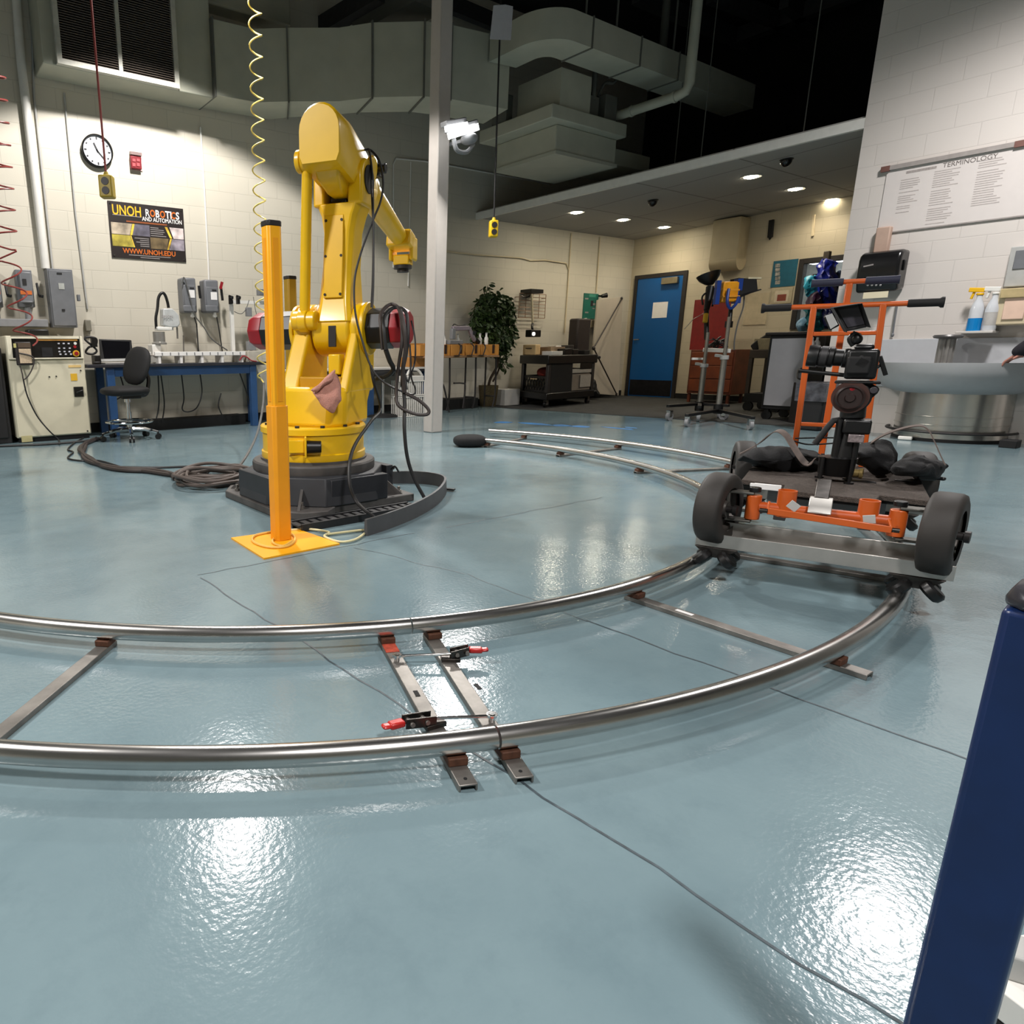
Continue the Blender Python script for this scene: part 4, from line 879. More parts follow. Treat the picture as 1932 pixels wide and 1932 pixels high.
# forearm and wrist
L.put('forearm', MB().cyl((.56, -.115, 1.945), (1.38, -.115, 1.735), .086, .062, 32).cyl((.56, -.115, 1.945), (.64, -.115, 1.925), .1, .095, 32), YEL, bev=.004)
m_ = MB(); R = M.Rotation(.25, 3, 'Y')
m_.box((1.41, -.115, 1.72), (.15, .19, .12), R=R)
for s in (-1, 1): m_.box((1.47, -.115+s*.082, 1.665), (.14, .03, .17))
L.put('wrist_fork', m_, YEL, bev=.015)
L.put('wrist_block', MB().box((1.47, -.115, 1.585), (.12, .125, .07)).box((1.47, -.115, 1.61), (.1, .19, .03)), YEL, bev=.008)
L.put('tool_flange', MB().cyl((1.47, -.115, 1.55), (1.47, -.115, 1.525), .07, n=28).cyl((1.47, -.115, 1.525), (1.47, -.115, 1.5), .045, n=18), DARKF)
# motors
m_ = MB(); m_.cyl((AX, -.265, AZ), (AX, -.29, AZ), .158, n=36); L.put('gear_flange', m_, YEL, bev=.005)
m_ = MB(); m_.cyl((AX, .175, AZ), (AX, .2, AZ), .155, n=36); L.put('gear_flange', m_, YEL, bev=.005)
def octo(y0, y1, r0, r1): return MB().lathe([(r0, y0), (r1, y1)], (AX, 0, AZ), (0, 1, 0), 8)
for s in (-1, 1):
    f_ = (lambda y: y) if s < 0 else (lambda y: -y-.01)
    L.put('motor_body', octo(-.29 if s < 0 else .2, f_(-.44), .122, .122), BLK, bev=.006)
    L.put('motor_cap', MB().lathe([(.118, f_(-.44)), (.118, f_(-.5)), (.098, f_(-.54)), (.02, f_(-.542))], (AX, 0, AZ), (0, 1, 0), 8), RED, bev=.005)
# dress cables of the robot
def cab(name, pts, r, m, k, n=6):
    P = [PD(p[0], p[1], p[2] if len(p) > 2 else k) for p in pts]
    put(name, MB().tube(spline(P, n), r, 8), m, t)
cab('dress_cable', [(687, 283), (700, 284), (716, 305), (723, 345), (718, 380), (706, 410), (694, 440), (680, 480), (670, 520), (668, 560), (672, 600), (684, 645), (697, 685), (712, 710), (735, 728), (758, 738), (768, 742)], .0065, CBL, 3.9)
cab('dress_cable', [(694, 280), (699, 300), (701, 360), (704, 440), (703, 520), (700, 580)], .005, CBL, 3.9)
cab('dress_cable', [(697, 282), (703, 330), (705, 430), (705, 530), (703, 582)], .0045, CBL, 3.88)
cab('motor_hose', [(722, 660, 3.8), (719, 620, 3.78), (718, 595, 3.8), (727, 580, 3.86), (740, 574, 3.9), (752, 582, 3.85), (758, 610, 3.8), (758, 650, 3.8), (752, 690, 3.85), (748, 740, 3.9), (752, 765, 3.9), (780, 780, 3.9), (805, 782, 3.9), (808, 772, 3.9), (790, 755, 3.9), (765, 742, 3.9)], .0105, CBLB, 3.9)
cab('motor_hose', [(728, 660, 3.76), (724, 620, 3.74), (724, 600, 3.78), (735, 585, 3.84), (750, 580, 3.86), (766, 590, 3.8), (770, 630, 3.78), (766, 670, 3.82), (760, 700, 3.9), (758, 730, 3.9)], .0105, CBL, 3.9)
cab('motor_hose', [(728, 660, 3.76), (735, 680, 3.8), (742, 695, 3.85), (736, 705, 3.9), (722, 712, 3.95), (708, 716, 4.0)], .014, CBL, 3.9)
cab('motor_hose', [(755, 585, 3.8), (763, 620, 3.77), (765, 660, 3.8), (760, 700, 3.85), (763, 740, 3.9)], .013, CBLB, 3.9)
cab('signal_cable', [(776, 605, 3.9), (783, 640, 3.9), (783, 680, 3.9), (776, 710, 3.9), (784, 735, 3.9), (780, 744, 3.9), (766, 742, 3.9)], .005, CBL, 3.9)
cab('signal_cable', [(773, 650, 3.9), (775, 690, 3.9), (770, 720, 3.9), (762, 700, 3.9), (768, 735, 3.9)], .006, CBL, 3.9)
cab('floor_cable', [(765, 660, 3.85), (760, 700, 3.9), (763, 760, 3.92), (763, 810, 3.92), (768, 860, 3.95), (780, 900, 3.98), (800, 938, 4.0)], .011, CBL, 3.9)
g = PZ(705, 975, .06); gk = (g-CAMP).dot(_f)
cab('floor_cable', [(700, 690, 3.95), (705, 720, 3.95), (718, 770, 4.1), (700, 795, 3.9), (672, 835, 3.72), (660, 870, 3.62), (660, 915, 3.58), (672, 945, 3.58), (690, 964, gk+.02), (706, 975, gk)], .01, CBL, 3.9)
cab('signal_cable', [(738, 885, 4.15), (745, 880, 4.1), (752, 890, 4.15)], .006, CBL, 3.9)
# towel draped over the carousel
def blob(px, k, th, seed=1, rings=6, amp=.25, fq=11, ns=.3):
    rnd = random.Random(seed); cx_ = sum(p[0] for p in px)/len(px); cy_ = sum(p[1] for p in px)/len(px); rs = []
    px = [(v.x, v.y) for v in spline([(x, y, 0) for x, y in px], 5, True)]; rings = max(rings, 9)
    ph = [rnd.uniform(0, 6.28) for _ in range(3)]
    for j in range(-rings, rings+1):
        s = math.cos(j/rings*PI/2*.97); dp = -math.sin(-j/rings*PI/2)*th
        r = []
        for i, (x, y) in enumerate(px):
            a = 2*PI*i/len(px); w = 1+amp*.5*math.sin(3*a+ph[0]+j*.3)*(1-s)*s+amp*.4*math.sin(5*a+ph[1])*(1-s)*s
            dd_ = dp*(1+s*s*amp*math.sin(3*a+ph[2])+s*s*s*amp*.7*math.sin(7*a+ph[0]))
            P = PD(cx_+(x-cx_)*s*w, cy_+(y-cy_)*s*w, k+dd_); o_ = V((seed*7.1, seed*3.3, 0))
            P += NZ.noise_vector(P*fq+o_)*th*ns+NZ.noise_vector(P*fq*2.3+o_)*th*ns*.45; r.append(P)
        rs.append(r)
    return MB().rings(rs)
tw = thing('shop_towel', 'pink shop towel draped over the robot body', 'towel', PD(618, 775, 3.7))
put('cloth', blob([(612, 718), (628, 700), (638, 712), (644, 738), (640, 762), (629, 779), (608, 766), (594, 752), (592, 738), (601, 728)], 3.745, .055, 3), PINK, tw)
put('folded_flap', blob([(586, 735), (604, 722), (630, 699), (628, 716), (612, 728), (598, 738)], 3.7, .03, 5), PINK, tw)
# ------------------------------------------------------------------ yellow sensor post
bp = PZ(537, 1022); zt_ = 1.443; zs = PY(527, 766, bp.y).z
t = thing('sensor_post', 'yellow sensor post on a square base plate in front of the robot', 'post', (bp.x, bp.y, 0))
A_ = [(1.28, 2.967), (1.26, 2.566), (1.666, 2.568), (1.634, 2.928)]
put('base_plate', MB().prism(A_, (0, 0, 0), (1, 0, 0), (0, 1, 0), (0, 0, 1), .008), YEL2, t)
cx_, cy_ = bp.x-.0, bp.y+.035
def octa(r, z, c=.3): return [V((cx_+x*r, cy_+y*r, z)) for x, y in ((-1, -1+c), (-1+c, -1), (1-c, -1), (1, -1+c), (1, 1-c), (1-c, 1), (-1+c, 1), (-1, 1-c))]
put('lower_sleeve', MB().rings([octa(.043, .008, .35), octa(.043, zs, .35)]), ORG2, t, bev=.003)
put('upper_column', MB().rings([octa(.036, zs-.01), octa(.036, zt_)]), YEL2, t, bev=.003)
put('light_window', MB().span((cx_-.012, cy_-.0385, zs+.02), (cx_+.014, cy_-.034, zt_-.05)).span((cx_-.0385, cy_-.012, zs+.02), (cx_-.034, cy_+.012, zt_-.05)), ORG2, t)
put('end_cap', MB().rings([octa(.038, zt_), octa(.038, zt_+.022), octa(.02, zt_+.026)]), DARKF, t, bev=.003)
yc = mat('cord_yellow', '#e0b456', .5, 0, .05)
put('power_cord', MB().tube(spline([PZ(*q, .014) for q in ((552, 1020), (535, 1030), (515, 1024), (520, 1014), (550, 1008), (556, 1020), (540, 1031), (505, 1032), (478, 1022), (482, 1010), (520, 1002))], 8), .006, 6), yc, t)
put('floor_cord', MB().tube(spline([PZ(*q, .01) for q in ((548, 1000), (580, 998), (620, 1004), (612, 1012), (640, 1022), (670, 1018), (690, 1004), (685, 1000), (650, 1004), (618, 1008))], 8), .006, 6), mat('cord_cream', '#d9cfa0', .5, 0, .05), t)
q = PZ(547, 521, 1.443)
t = thing('sensor_post', 'second yellow sensor post, half hidden behind the robot', 'post', (q.x, q.y, 0)); L = LT(t)
def octl(r, z, c=.3): return [V((x*r, y*r, z)) for x, y in ((-1, -1+c), (-1+c, -1), (1-c, -1), (1, -1+c), (1, 1-c), (1-c, 1), (-1+c, 1), (-1, 1-c))]
L.put('base_plate', MB().span((-.2, -.2, 0), (.2, .2, .008)), YEL2)
L.put('lower_sleeve', MB().rings([octl(.043, .008, .35), octl(.043, .62, .35)]), ORG2, bev=.003)
L.put('upper_column', MB().rings([octl(.038, .61), octl(.038, 1.42)]), mat('post_mustard', '#a8820e', .5, 0, .06), bev=.003)
L.put('end_cap', MB().rings([octl(.04, 1.42), octl(.04, 1.443)]), DARKF, bev=.003)
# ------------------------------------------------------------------ cable guard and ladder bracket by the robot
path = spline([PZ(*q) for q in ((690, 1011), (735, 996), (785, 975), (822, 952), (839, 930), (833, 919), (805, 913), (772, 911), (741, 912))], 8)
m_ = MB(); n_ = len(path)
rs = []
for i, p in enumerate(path):
    tg = (path[min(i+1, n_-1)]-path[max(i-1, 0)]).normalized(); s_ = V((-tg.y, tg.x, 0)); rs.append([p+s_*.012, p+s_*.012*.6+V((0, 0, .085)), p-s_*.012*.6+V((0, 0, .085)), p-s_*.012])
m_.rings(rs); tag(put('cable_guard', m_, mat('guard_grey', '#47484a', .55, 0, .1)), 'curved dark grey rubber cable guard strip standing beside the robot', 'cable guard')
a, b = PZ(560, 1000), PZ(778, 962); u = (b-a).normalized(); s_ = V((-u.y, u.x, 0))*.05; m_ = MB(); Ln = (b-a).length
m_.bar(a+s_+V((0, 0, .02)), b+s_+V((0, 0, .02)), .015, .04); m_.bar(a-s_+V((0, 0, .02)), b-s_+V((0, 0, .02)), .015, .04)
k = 14
for i in range(k+1): p = a+(b-a)*(i/k); m_.bar(p-s_+V((0, 0, .03)), p+s_+V((0, 0, .03)), .035, .008)
tag(put('cable_ladder', m_, mat('ladder_black', '#222224', .45, 0, .15)), 'black slotted cable ladder lying along the robot base plate', 'cable ladder')
tag(put('hand_tool', MB().bar(PZ(838, 922, .012), PZ(858, 924, .012), .03, .012).bar(PZ(833, 921, .01), PZ(840, 922, .01), .015, .01), BLK, bev=.003), 'small dark tool on the floor beyond the curved cable guard', 'tool')
# ------------------------------------------------------------------ floor cables
bund = spline([PZ(*q, .03) for q in ((182, 826), (160, 836), (153, 848), (165, 862), (190, 875), (235, 883), (290, 886), (325, 893), (340, 900))], 8)
m_ = MB()
for dx_, dy_, dz_, r in ((0, 0, -.006, .019), (.03, .03, -.012, .016), (-.03, .02, -.012, .016), (.0, -.03, -.014, .015)): m_.tube([p+V((dx_*math.cos(i*.25), dy_*math.cos(i*.2), dz_)) for i, p in enumerate(bund)], r, 8)
tag(put('cable_bundle', m_, CBLB), 'thick brown bundle of cables snaking from the cream cabinet to the robot', 'cable bundle')
rnd = random.Random(4); m_ = MB()
cc = PZ(400, 908); rx = (PZ(462, 905)-PZ(328, 908)).length/2
u = (PZ(462, 905)-PZ(328, 908)).normalized(); v_ = V((-u.y, u.x, 0))
for k in range(9):
    a_, b_ = rx*rnd.uniform(.78, 1.05), .36*rnd.uniform(.6, 1.0); ox, oy = rnd.uniform(-.08, .08), rnd.uniform(-.08, .08); z = .018+.012*k*.6
    m_.tube([cc+u*(ox+a_*math.cos(2*PI*i/40))+v_*(oy+b_*math.sin(2*PI*i/40))+V((0, 0, z+.01*math.sin(i*.5+k))) for i in range(40)], .0125, 7, True)
tag(put('cable_coil', m_, mat('coil_brown', '#4d433e', .55, 0, .25, 8)), 'loose coil of brown cables on the floor left of the robot pedestal', 'cable coil')
ext2 = [([(158, 826), (140, 836), (128, 848), (138, 853), (128, 864), (150, 869), (185, 869), (225, 880)], .008, 'thin black cable looping on the floor by the cream cabinet'), ([(225, 881), (300, 882), (370, 880), (393, 886), (385, 894), (350, 897)], .009, 'thin black cable looping above the brown cable coil'), ([(-10, 842), (40, 840), (90, 838), (150, 833), (190, 828)], .012, 'black cable along the front of the cream cabinet')]
for p_, r, lb in ext2: tag(put('floor_cable', MB().tube(spline([PZ(*q, r) for q in p_], 8), r, 6), CBL), lb, 'cable')
# ================================================================== DOLLY TRACK
TC = V((2.187, 3.89, 0)); RZ = .061
def Ro(th):
    d = math.degrees(th); k = min(1, max(0, (d+62)/45)); k = k*k*(3-2*k); return 3.2+.125*k
def tp(th, r, z=RZ): return TC+V((math.cos(th)*r, math.sin(th)*r, z))
def rail(m, a0, a1, rf, r=.026, n=90):
    m.tube([tp(math.radians(a0+(a1-a0)*i/n), rf(math.radians(a0+(a1-a0)*i/n))) for i in range(n+1)], r, 16)
def sleeper(m, th, r0, r1, w=.042, h=.017, skew=0):
    th = math.radians(th); a, b = tp(th, r0, 0), tp(th+math.radians(skew), r1, 0)
    d = (b-a).normalized(); s = V((-d.y, d.x, 0)); a_ = a; Ln = (b-a).length
    m.rings([[p+s*w/2, p+s*w/2+V((0, 0, h)), p-s*w/2+V((0, 0, h)), p-s*w/2, p-s*(w/2-.005), p-s*(w/2-.005)+V((0, 0, h-.005)), p+s*(w/2-.005)+V((0, 0, h-.005)), p+s*(w/2-.005)] for p in (a, b)])
def pad(m, th, r, skew=0):
    th = math.radians(th); p = tp(th, r, .0265); m.box(p, (.05, .046, .02), rz=th)
secs = [(-172, -111.75, 'near dolly track section running out of the left edge of the photo', [-152, -133.2, -113.4], 17.2, 22.3),
        (-111.65, -48, 'curved dolly track section in the middle, carrying the orange dolly', [-110.0, -90.7, -72, -50], 0, 0),
        (-47.9, 20, 'far dolly track section ending at the black sandbag', [-46, -23.6, -3, 15], 0, 0)]
for a0, a1, lb, sl, _, _ in secs:
    t = thing('dolly_track', lb, 'camera dolly track', tp(math.radians((a0+a1)/2), 2.85, 0), group='curved camera dolly track')
    e_in, e_out = (a1, a1) if a1 < 0 else (17.5, 21.8)
    m_ = MB(); rail(m_, a0, e_in, lambda th: 2.5625); put('rail', m_, STEEL, t, sharp=60)
    m_ = MB(); rail(m_, a0, e_out, Ro); put('rail', m_, STEEL, t, sharp=60)
    for s in sl:
        th = math.radians(s); ro = Ro(th)
        m_ = MB(); sleeper(m_, s, 2.53, ro+(.088 if abs(s+112) < 3 or s == -90.7 else .03), skew=-1.2 if s == -110.0 else 0); o = put('sleeper', m_, STEELD, t, bev=.002)
        m_ = MB(); pad(m_, s, 2.5625); put('weld_pad', m_, RUST, t, bev=.003)
        m_ = MB(); pad(m_, s-(1.2 if s == -110.0 else 0), ro); put('weld_pad', m_, RUST, t, bev=.003)
        if abs(s+112) < 3:
            m_ = MB(); p = tp(th, 2.9, .0172); m_.box(p, (.03, .012, .002), rz=th); p = tp(th-(math.radians(1.2) if s == -110.0 else 0), ro+.068, .0172); m_.cyl(p-V((0, 0, .002)), p+V((0, 0, .001)), .004, n=12); put('slot_hole', m_, BLKM, t)
            for r_ in (2.61, 3.13):
                if s > -112 and r_ < 2.65: continue
                p = tp(th-(math.radians(1.05) if s == -110.0 else 0), r_, .0175); put('red_tape', MB().box(p, (.07, .042, .002), rz=th), REDT, t)
        if s == -90.7:
            p = tp(th, 2.75, .0175); put('paper_label', MB().box(p, (.06, .016, .001), rz=th), PAPER, t)
def clampunit(pb, pe, pbody, pgrip, label):
    t = thing('toggle_clamp', label, 'clamp', PZ(*pbody, 0), group='toggle clamps joining the track sections')
    A, B = PZ(*pb, .03), PZ(*pe, .036); body, grip = PZ(*pbody, .036), PZ(*pgrip, .04)
    u = (grip-body); u.z = 0; u.normalize(); s = V((-u.y, u.x, 0))
    put('pull_rod', MB().cyl(A, B, .0045, n=10), CHROME, t)
    put('anchor_stud', MB().cyl(A-V((0, 0, .014)), A+V((0, 0, .008)), .008, n=14).cyl(A+V((0, 0, .001)), A+V((0, 0, .006)), .014, n=18), CHROME, t)
    m_ = MB()
    for q in (-1, 1): m_.bar(B+s*q*.014-V((0, 0, .0)), grip+s*q*.011-u*.02, .004, .026)
    m_.box(B-V((0, 0, .014)), (.055, .034, .012), rz=math.atan2(u.y, u.x))
    put('clamp_body', m_, STEELR, t, bev=.001)
    m_ = MB()
    for k in (.25, .65): p = B+(grip-B)*k; m_.cyl(p-s*.018, p+s*.018, .006, n=12)
    put('rivets', m_, STEELD, t)
    m_ = MB(); m_.bar(grip-u*.02, grip+u*.02, .024, .016); m_.bar(grip+u*.015, grip+u*.038+V((0, 0, .002)), .02, .01); put('red_grip', m_, REDP, t, bev=.005)
clampunit((749, 1238), (850, 1234), (865, 1228), (897, 1226), 'toggle clamp with red grip nearest the inner rail')
clampunit((928, 1351), (818, 1355), (800, 1355), (748, 1366), 'toggle clamp with red grip nearest the outer rail')
# ================================================================== DOLLY
O = V((2.7037, .9942, 0)); RZD = math.atan2(-.93991, .34143)
DM = M.Translation(O) @ M.Rotation(RZD, 4, 'Z'); DMI = DM.inverted(); CL = DMI @ CAMP
def DL(x, y, s): d = DMI.to_3x3() @ ray(x, y); return CL+d*((s-CL.y)/d.y)      # local point on plane y=s
def DLZ(x, y, z): d = DMI.to_3x3() @ ray(x, y); return CL+d*((z-CL.z)/d.z)
t = thing('camera_dolly', 'orange framed camera dolly with rubber wheels standing on the curved track', 'camera dolly', O, RZD); L = LT(t)
def chan(y, x0=-.382, x1=.392):
    m = MB(); m.rings([[V((x, y, .139)), V((x, y, .192)), V((x, y+.006, .192)), V((x, y+.006, .145)), V((x, y+.084, .145)), V((x, y+.084, .228)), V((x, y+.09, .228)), V((x, y+.09, .139))] for x in (x0, x1)]); return m
L.put('channel_beam', chan(0), ALU, bev=.0015); L.put('channel_beam', chan(1.12), ALU, bev=.0015)
for x in (-.308, .3):
    for y in (.045, 1.165):
        m_ = MB(); m_.prism([(-.075, .138), (.075, .138), (.06, .125), (.012, .098), (-.012, .098), (-.06, .125)], (x, y-.05, 0), (1, 0, 0), (0, 0, 1), (0, 1, 0), .1); L.put('truck_bracket', m_, STEELR, bev=.002)
        for s in (-1, 1):
            for dy in (-.055, .055):
                d = V((s*.72, 0, -.69)); nrm = V((s*.69, 0, .72)); c = V((x+s*.044, y+dy, .096))
                m_ = MB(); m_.lathe([(.006, -.018), (.03, -.018), (.038, -.01), (.038, .01), (.03, .018), (.006, .018)], c, nrm, 24); L.put('skate_wheel', m_, BLK)
def wheel(name, c, ang):
    ax = V((math.cos(ang), math.sin(ang), 0)); m = MB()
    m.lathe([(.085, -.045), (.118, -.047), (.134, -.042), (.14, -.03), (.141, 0), (.14, .03), (.134, .042), (.118, .047), (.085, .045)], c, ax, 56, caps=False); o = L.put(name, m, TYRE, sharp=60)
    m = MB(); m.lathe([(.0, -.03), (.03, -.034), (.034, -.02), (.072, -.018), (.078, -.034), (.087, -.036), (.088, 0), (.087, .036), (.078, .034), (.072, .018), (.034, .02), (.03, .034), (0, .03)], c, ax, 40, caps=False); L.put('wheel_rim', m, mat('rim_grey', '#4a4541', .45, .4, .15), o)
    m = MB(); m.lathe([(.01, -.05), (.014, .055), (.02, .055), (.02, .07), (.001, .071)], c, ax, 14, caps=False); L.put('axle_bolt', m, DARKF, o)
    return o
wa = math.radians(-13)
wheel('wheel', V((-.322, .05, .288)), wa); wheel('wheel', V((.345, .045, .288)), wa)
wheel('wheel', V((-.36, 1.165, .288)), math.radians(13)); wheel('wheel', V((.345, 1.165, .288)), math.radians(13))
kp = []
for x, px in ((-.2, (1421, 955)), (.21, (1693, 985))):
    k = DL(*px, .07); kp.append(k)
    m_ = MB(); m_.cyl(k+V((0, 0, -.05)), k+V((0, 0, .045)), .026, n=24); L.put('kingpin', m_, ORG, bev=.003)
    sgn = -1 if x < 0 else 1
    m_ = MB(); m_.bar(k+V((0, 0, .052)), k+V((sgn*.09, 0, .052)), .05, .01); m_.bar(k+V((0, 0, -.058)), k+V((sgn*.09, 0, -.058)), .05, .01); m_.bar(k+V((sgn*.085, 0, -.058)), k+V((sgn*.085, 0, .052)), .05, .012); L.put('steering_yoke', m_, mat('yoke_grey', '#5a5853', .45, .6, .2), bev=.003)
    m_ = MB(); m_.cyl(k+V((0, 0, .057)), k+V((0, 0, .075)), .02, n=20); L.put('kingpin_cap', m_, BLK, bev=.002)
a, b = kp; L.put('axle_tube', MB().cyl(a+V((.02, 0, .0)), b+V((-.02, 0, 0)), .021, n=20), ORGH)
for px in ((1483, 952), (1637, 972)):
    k = DL(*px, .075); m_ = MB(); m_.lathe([(.031, -.045), (.031, .055), (.025, .055), (.025, .0), (.001, -.002)], k, (0, 0, 1), 26, caps=False); L.put('accessory_socket', m_, ORG)
a, b = DL(1448, 964, -.01), DL(1683, 1000, -.01)
m_ = MB(); m_.bar(a, b, .024, .008, up=(0, 1, 0)); m_.bar(a+V((0, .004, 0)), a+V((.0, .03, .03)), .008); m_.bar(b+V((0, .004, 0)), b+V((-.012, .03, .03)), .008); L.put('tie_rod', m_, ORG, bev=.002)
m_ = MB(); m_.cyl(a+V((-.025, 0, 0)), a, .008, n=10); m_.cyl(b, b+V((.02, 0, 0)), .008, n=10); L.put('rod_ends', m_, STEELR)
k = DL(1547, 958, .02); m_ = MB(); m_.rings([[k+V((x, y, z)) for x in (-.035, .035)]+[k+V((x, y, z-.006)) for x in (.035, -.035)] for y, z in ((-.02, -.014), (.02, .0), (.05, .022), (.09, .024))]); L.put('steering_plate', m_, ALU, bev=.002)
m_ = MB(); m_.bar(k+V((0, .07, .02)), k+V((0, .2, .07)), .045, .012); L.put('steering_arm', m_, STEELR, bev=.003)
for px, rot in (((1497, 955), .6), ((1640, 980), -.2)):
    k = DL(*px, .0); L.put('toe_clip', MB().box(k, (.035, .006, .03), R=M.Rotation(rot, 3, 'Y')), GREY3, bev=.001)
# deck
dz = .325
pts = [(-.3, .53), (-.135, .5), (-.135, .36), (.17, .33), (.185, .45), (.34, .42), (.34, 1.3), (-.3, 1.3)]
m_ = MB(); m_.prism(pts, (0, 0, dz-.018), (1, 0, 0), (0, 1, 0), (0, 0, 1), .022); L.put('deck', m_, CARPETM, bev=.003)
m_ = MB(); m_.prism([(x*.97, y+.012) for x, y in pts], (0, 0, dz-.03), (1, 0, 0), (0, 1, 0), (0, 0, 1), .012); L.put('deck_edge', m_, BLKM)
m_ = MB()
for x in (-.12, .14): m_.span((x-.02, .1, dz-.07), (x+.02, 1.25, dz-.03))
m_.span((-.2, .6, dz-.1), (.22, .64, dz-.03)); m_.span((-.2, 1.1, dz-.1), (.22, 1.14, dz-.03)); L.put('chassis', m_, GREY2, bev=.003)
L.put('rear_axle', MB().cyl((-.28, 1.165, .288), (.28, 1.165, .288), .022, n=18), ORGH)
k = DLZ(1623, 909, dz+.004); m_ = MB(); m_.prism([(-.055, -.01), (.055, -.012), (.05, .012), (.02, .03), (-.02, .03), (-.05, .012)], k, (1, 0, 0), (0, 1, 0), (0, 0, 1), .004); L.put('deck_slot', m_, BLK)
k2 = DLZ(1705, 908, dz+.004); L.put('deck_slot', MB().span(k2+V((-.03, -.01, 0)), k2+V((.06, .012, .004))), BLK); k3 = DLZ(1428, 888, dz+.004); L.put('deck_slot', MB().span(k3+V((-.03, -.01, 0)), k3+V((.03, .01, .004))), BLK)
k = DLZ(1428, 880, dz+.004); L.put('deck_knob', MB().cyl(k, k+V((0, 0, .04)), .022, n=18), BLK, bev=.004)
k = DLZ(1744, 906, dz+.004); L.put('deck_latch', MB().box(k+V((0, 0, .02)), (.07, .05, .035), rz=.3).box(k+V((.04, -.01, .015)), (.06, .02, .015), rz=-.5), BLK, bev=.006)
k = DL(1448, 919, .45); L.put('white_label', MB().box(k, (.1, .012, .025)).box(k+V((-.055, 0, .004)), (.02, .01, .014)), PAPER, bev=.002)['label'] = 'white plastic block on the front deck edge'
# push frame
yf = 1.24
x0 = DL(1505, 800, yf).x-.012; x1 = .118; zh = DL(1600, 576, yf).z
pl, pr_ = DL(1503, 835, yf).x, .112
m_ = MB(); m_.bar((pl-.004, yf, dz), (DL(1534, 590, yf).x, yf, zh), .026, up=(0, 1, 0)); L.put('frame_post', m_, ORG, bev=.004)
m_ = MB(); m_.bar((DL(1654, 720, yf).x, yf, dz), (DL(1664, 590, yf).x, yf, zh), .026, up=(0, 1, 0)); L.put('frame_post', m_, ORG, bev=.004)
xa, xb = DL(1534, 590, yf).x, DL(1664, 590, yf).x
for py in (629, 804):
    z = DL(1600, py, yf).z; m_ = MB(); m_.bar((xa, yf, z), (xb, yf, z), .018, .02); L.put('frame_rung', m_, ORG, bev=.004)
ha, hb = DL(1437, 582, yf), DL(1782, 570, yf)
L.put('handlebar', MB().cyl(ha, hb, .0125, n=18), ORG)
u = (hb-ha).normalized()
for e, s in ((ha, 1), (hb, -1)): L.put('handle_grip', MB().lathe([(.012, 0), (.024, .0), (.024, .01), (.018, .018), (.018, .12), (.0165, .128), (.0125, .128)], e, u*s, 22), BLKM)
ys = yf+.09
L.put('steering_post', MB().bar((DL(1553, 835, ys).x, ys, dz), (DL(1603, 535, ys).x, ys, DL(1600, 535, ys).z), .028, up=(0, 1, 0)), ORG, bev=.004)
sa, sb = DL(1531, 535, ys), DL(1698, 527, ys); u = (sb-sa).normalized(); L.put('steering_bar', MB().cyl(sa, sb, .012, n=16), ORG)
for e, s in ((sa, 1), (sb, -1)): L.put('handle_grip', MB().lathe([(.012, 0), (.02, .0), (.02, .006), (.0185, .012), (.0185, .128), (.0125, .13)], e, u*s, 22), mat('grip_blue', '#23263a', .7))
m_ = MB()
for p in (((1500, 827, 1.1), (1545, 826, 1.1), (1600, 826, 1.1)), ((1498, 832, 1.05), (1520, 838, 1.05), (1548, 838, 1.05), (1600, 834, 1.05))): m_.tube(spline([DL(*q) for q in p], 5), .004, 6)
L.put('brake_cable', m_, CBL)
# ------------------------------------------------------------------ camera rig on the deck
ym = .72
t = thing('tripod_mount', 'black bowl mount and tripod column on the dolly deck', 'tripod', DM @ V((DL(1575, 890, ym).x, ym, dz))); WM[t.name] = M.Translation(t.location)
class DT:                                             # parts given in dolly-local coordinates
    def __init__(s, o): s.o = o
    def put(s, name, mb, m, parent=None, **k):
        for v in mb.bm.verts: v.co = DM @ v.co
        return put(name, mb, m, parent or s.o, **k)
P_ = DT(t); x_ = DL(1577, 885, ym).x; zb_, zt_ = dz+.03, DL(1577, 862, ym).z
P_.put('bowl', MB().lathe([(.06, zb_), (.064, zb_+.005), (.068, zt_-.005), (.072, zt_), (.05, zt_+.004)], (x_, ym, 0), (0, 0, 1), 32), BLK)
for a in (-2.3, -.8, .9, 2.4): q = V((x_+.075*math.cos(a), ym+.075*math.sin(a), dz+.004)); P_.put('bowl_leg', MB().cyl(q, q+V((0, 0, zt_-dz)), .007, n=10).cyl(q, q+V((0, 0, .008)), .018, n=14), BLK)
xc = DL(1598, 840, ym).x; z2 = DL(1600, 800, ym).z; z3 = DL(1610, 785, ym).z
P_.put('column', MB().cyl((x_+.02, ym, zt_), (xc, ym, z2), .04, .026, 20).cyl((xc-.035, ym-.02, zt_), (xc-.035, ym-.02, z2+.02), .016, n=12).cyl((xc+.03, ym-.02, zt_), (xc+.03, ym-.02, z2), .012, n=12), BLK)
P_.put('pan_bar', MB().tube([DL(1537, 838, ym-.05), DL(1560, 808, ym-.04), DL(1572, 794, ym-.02), DL(1600, 790, ym)], .013, 12), BLKM)
a, b = DL(1593, 789, ym), DL(1641, 818, ym); P_.put('control_box', MB().span((a.x, ym-.06, b.z), (b.x, ym+.05, a.z)), BLK, bev=.008)
a, b = DL(1601, 818, ym-.03), DL(1629, 835, ym-.03); P_.put('level_window', MB().span((a.x, ym-.055, b.z), (b.x, ym-.02, a.z)), mat('level_plate', '#8a7f80', .3, .3, .4, 90), bev=.003)
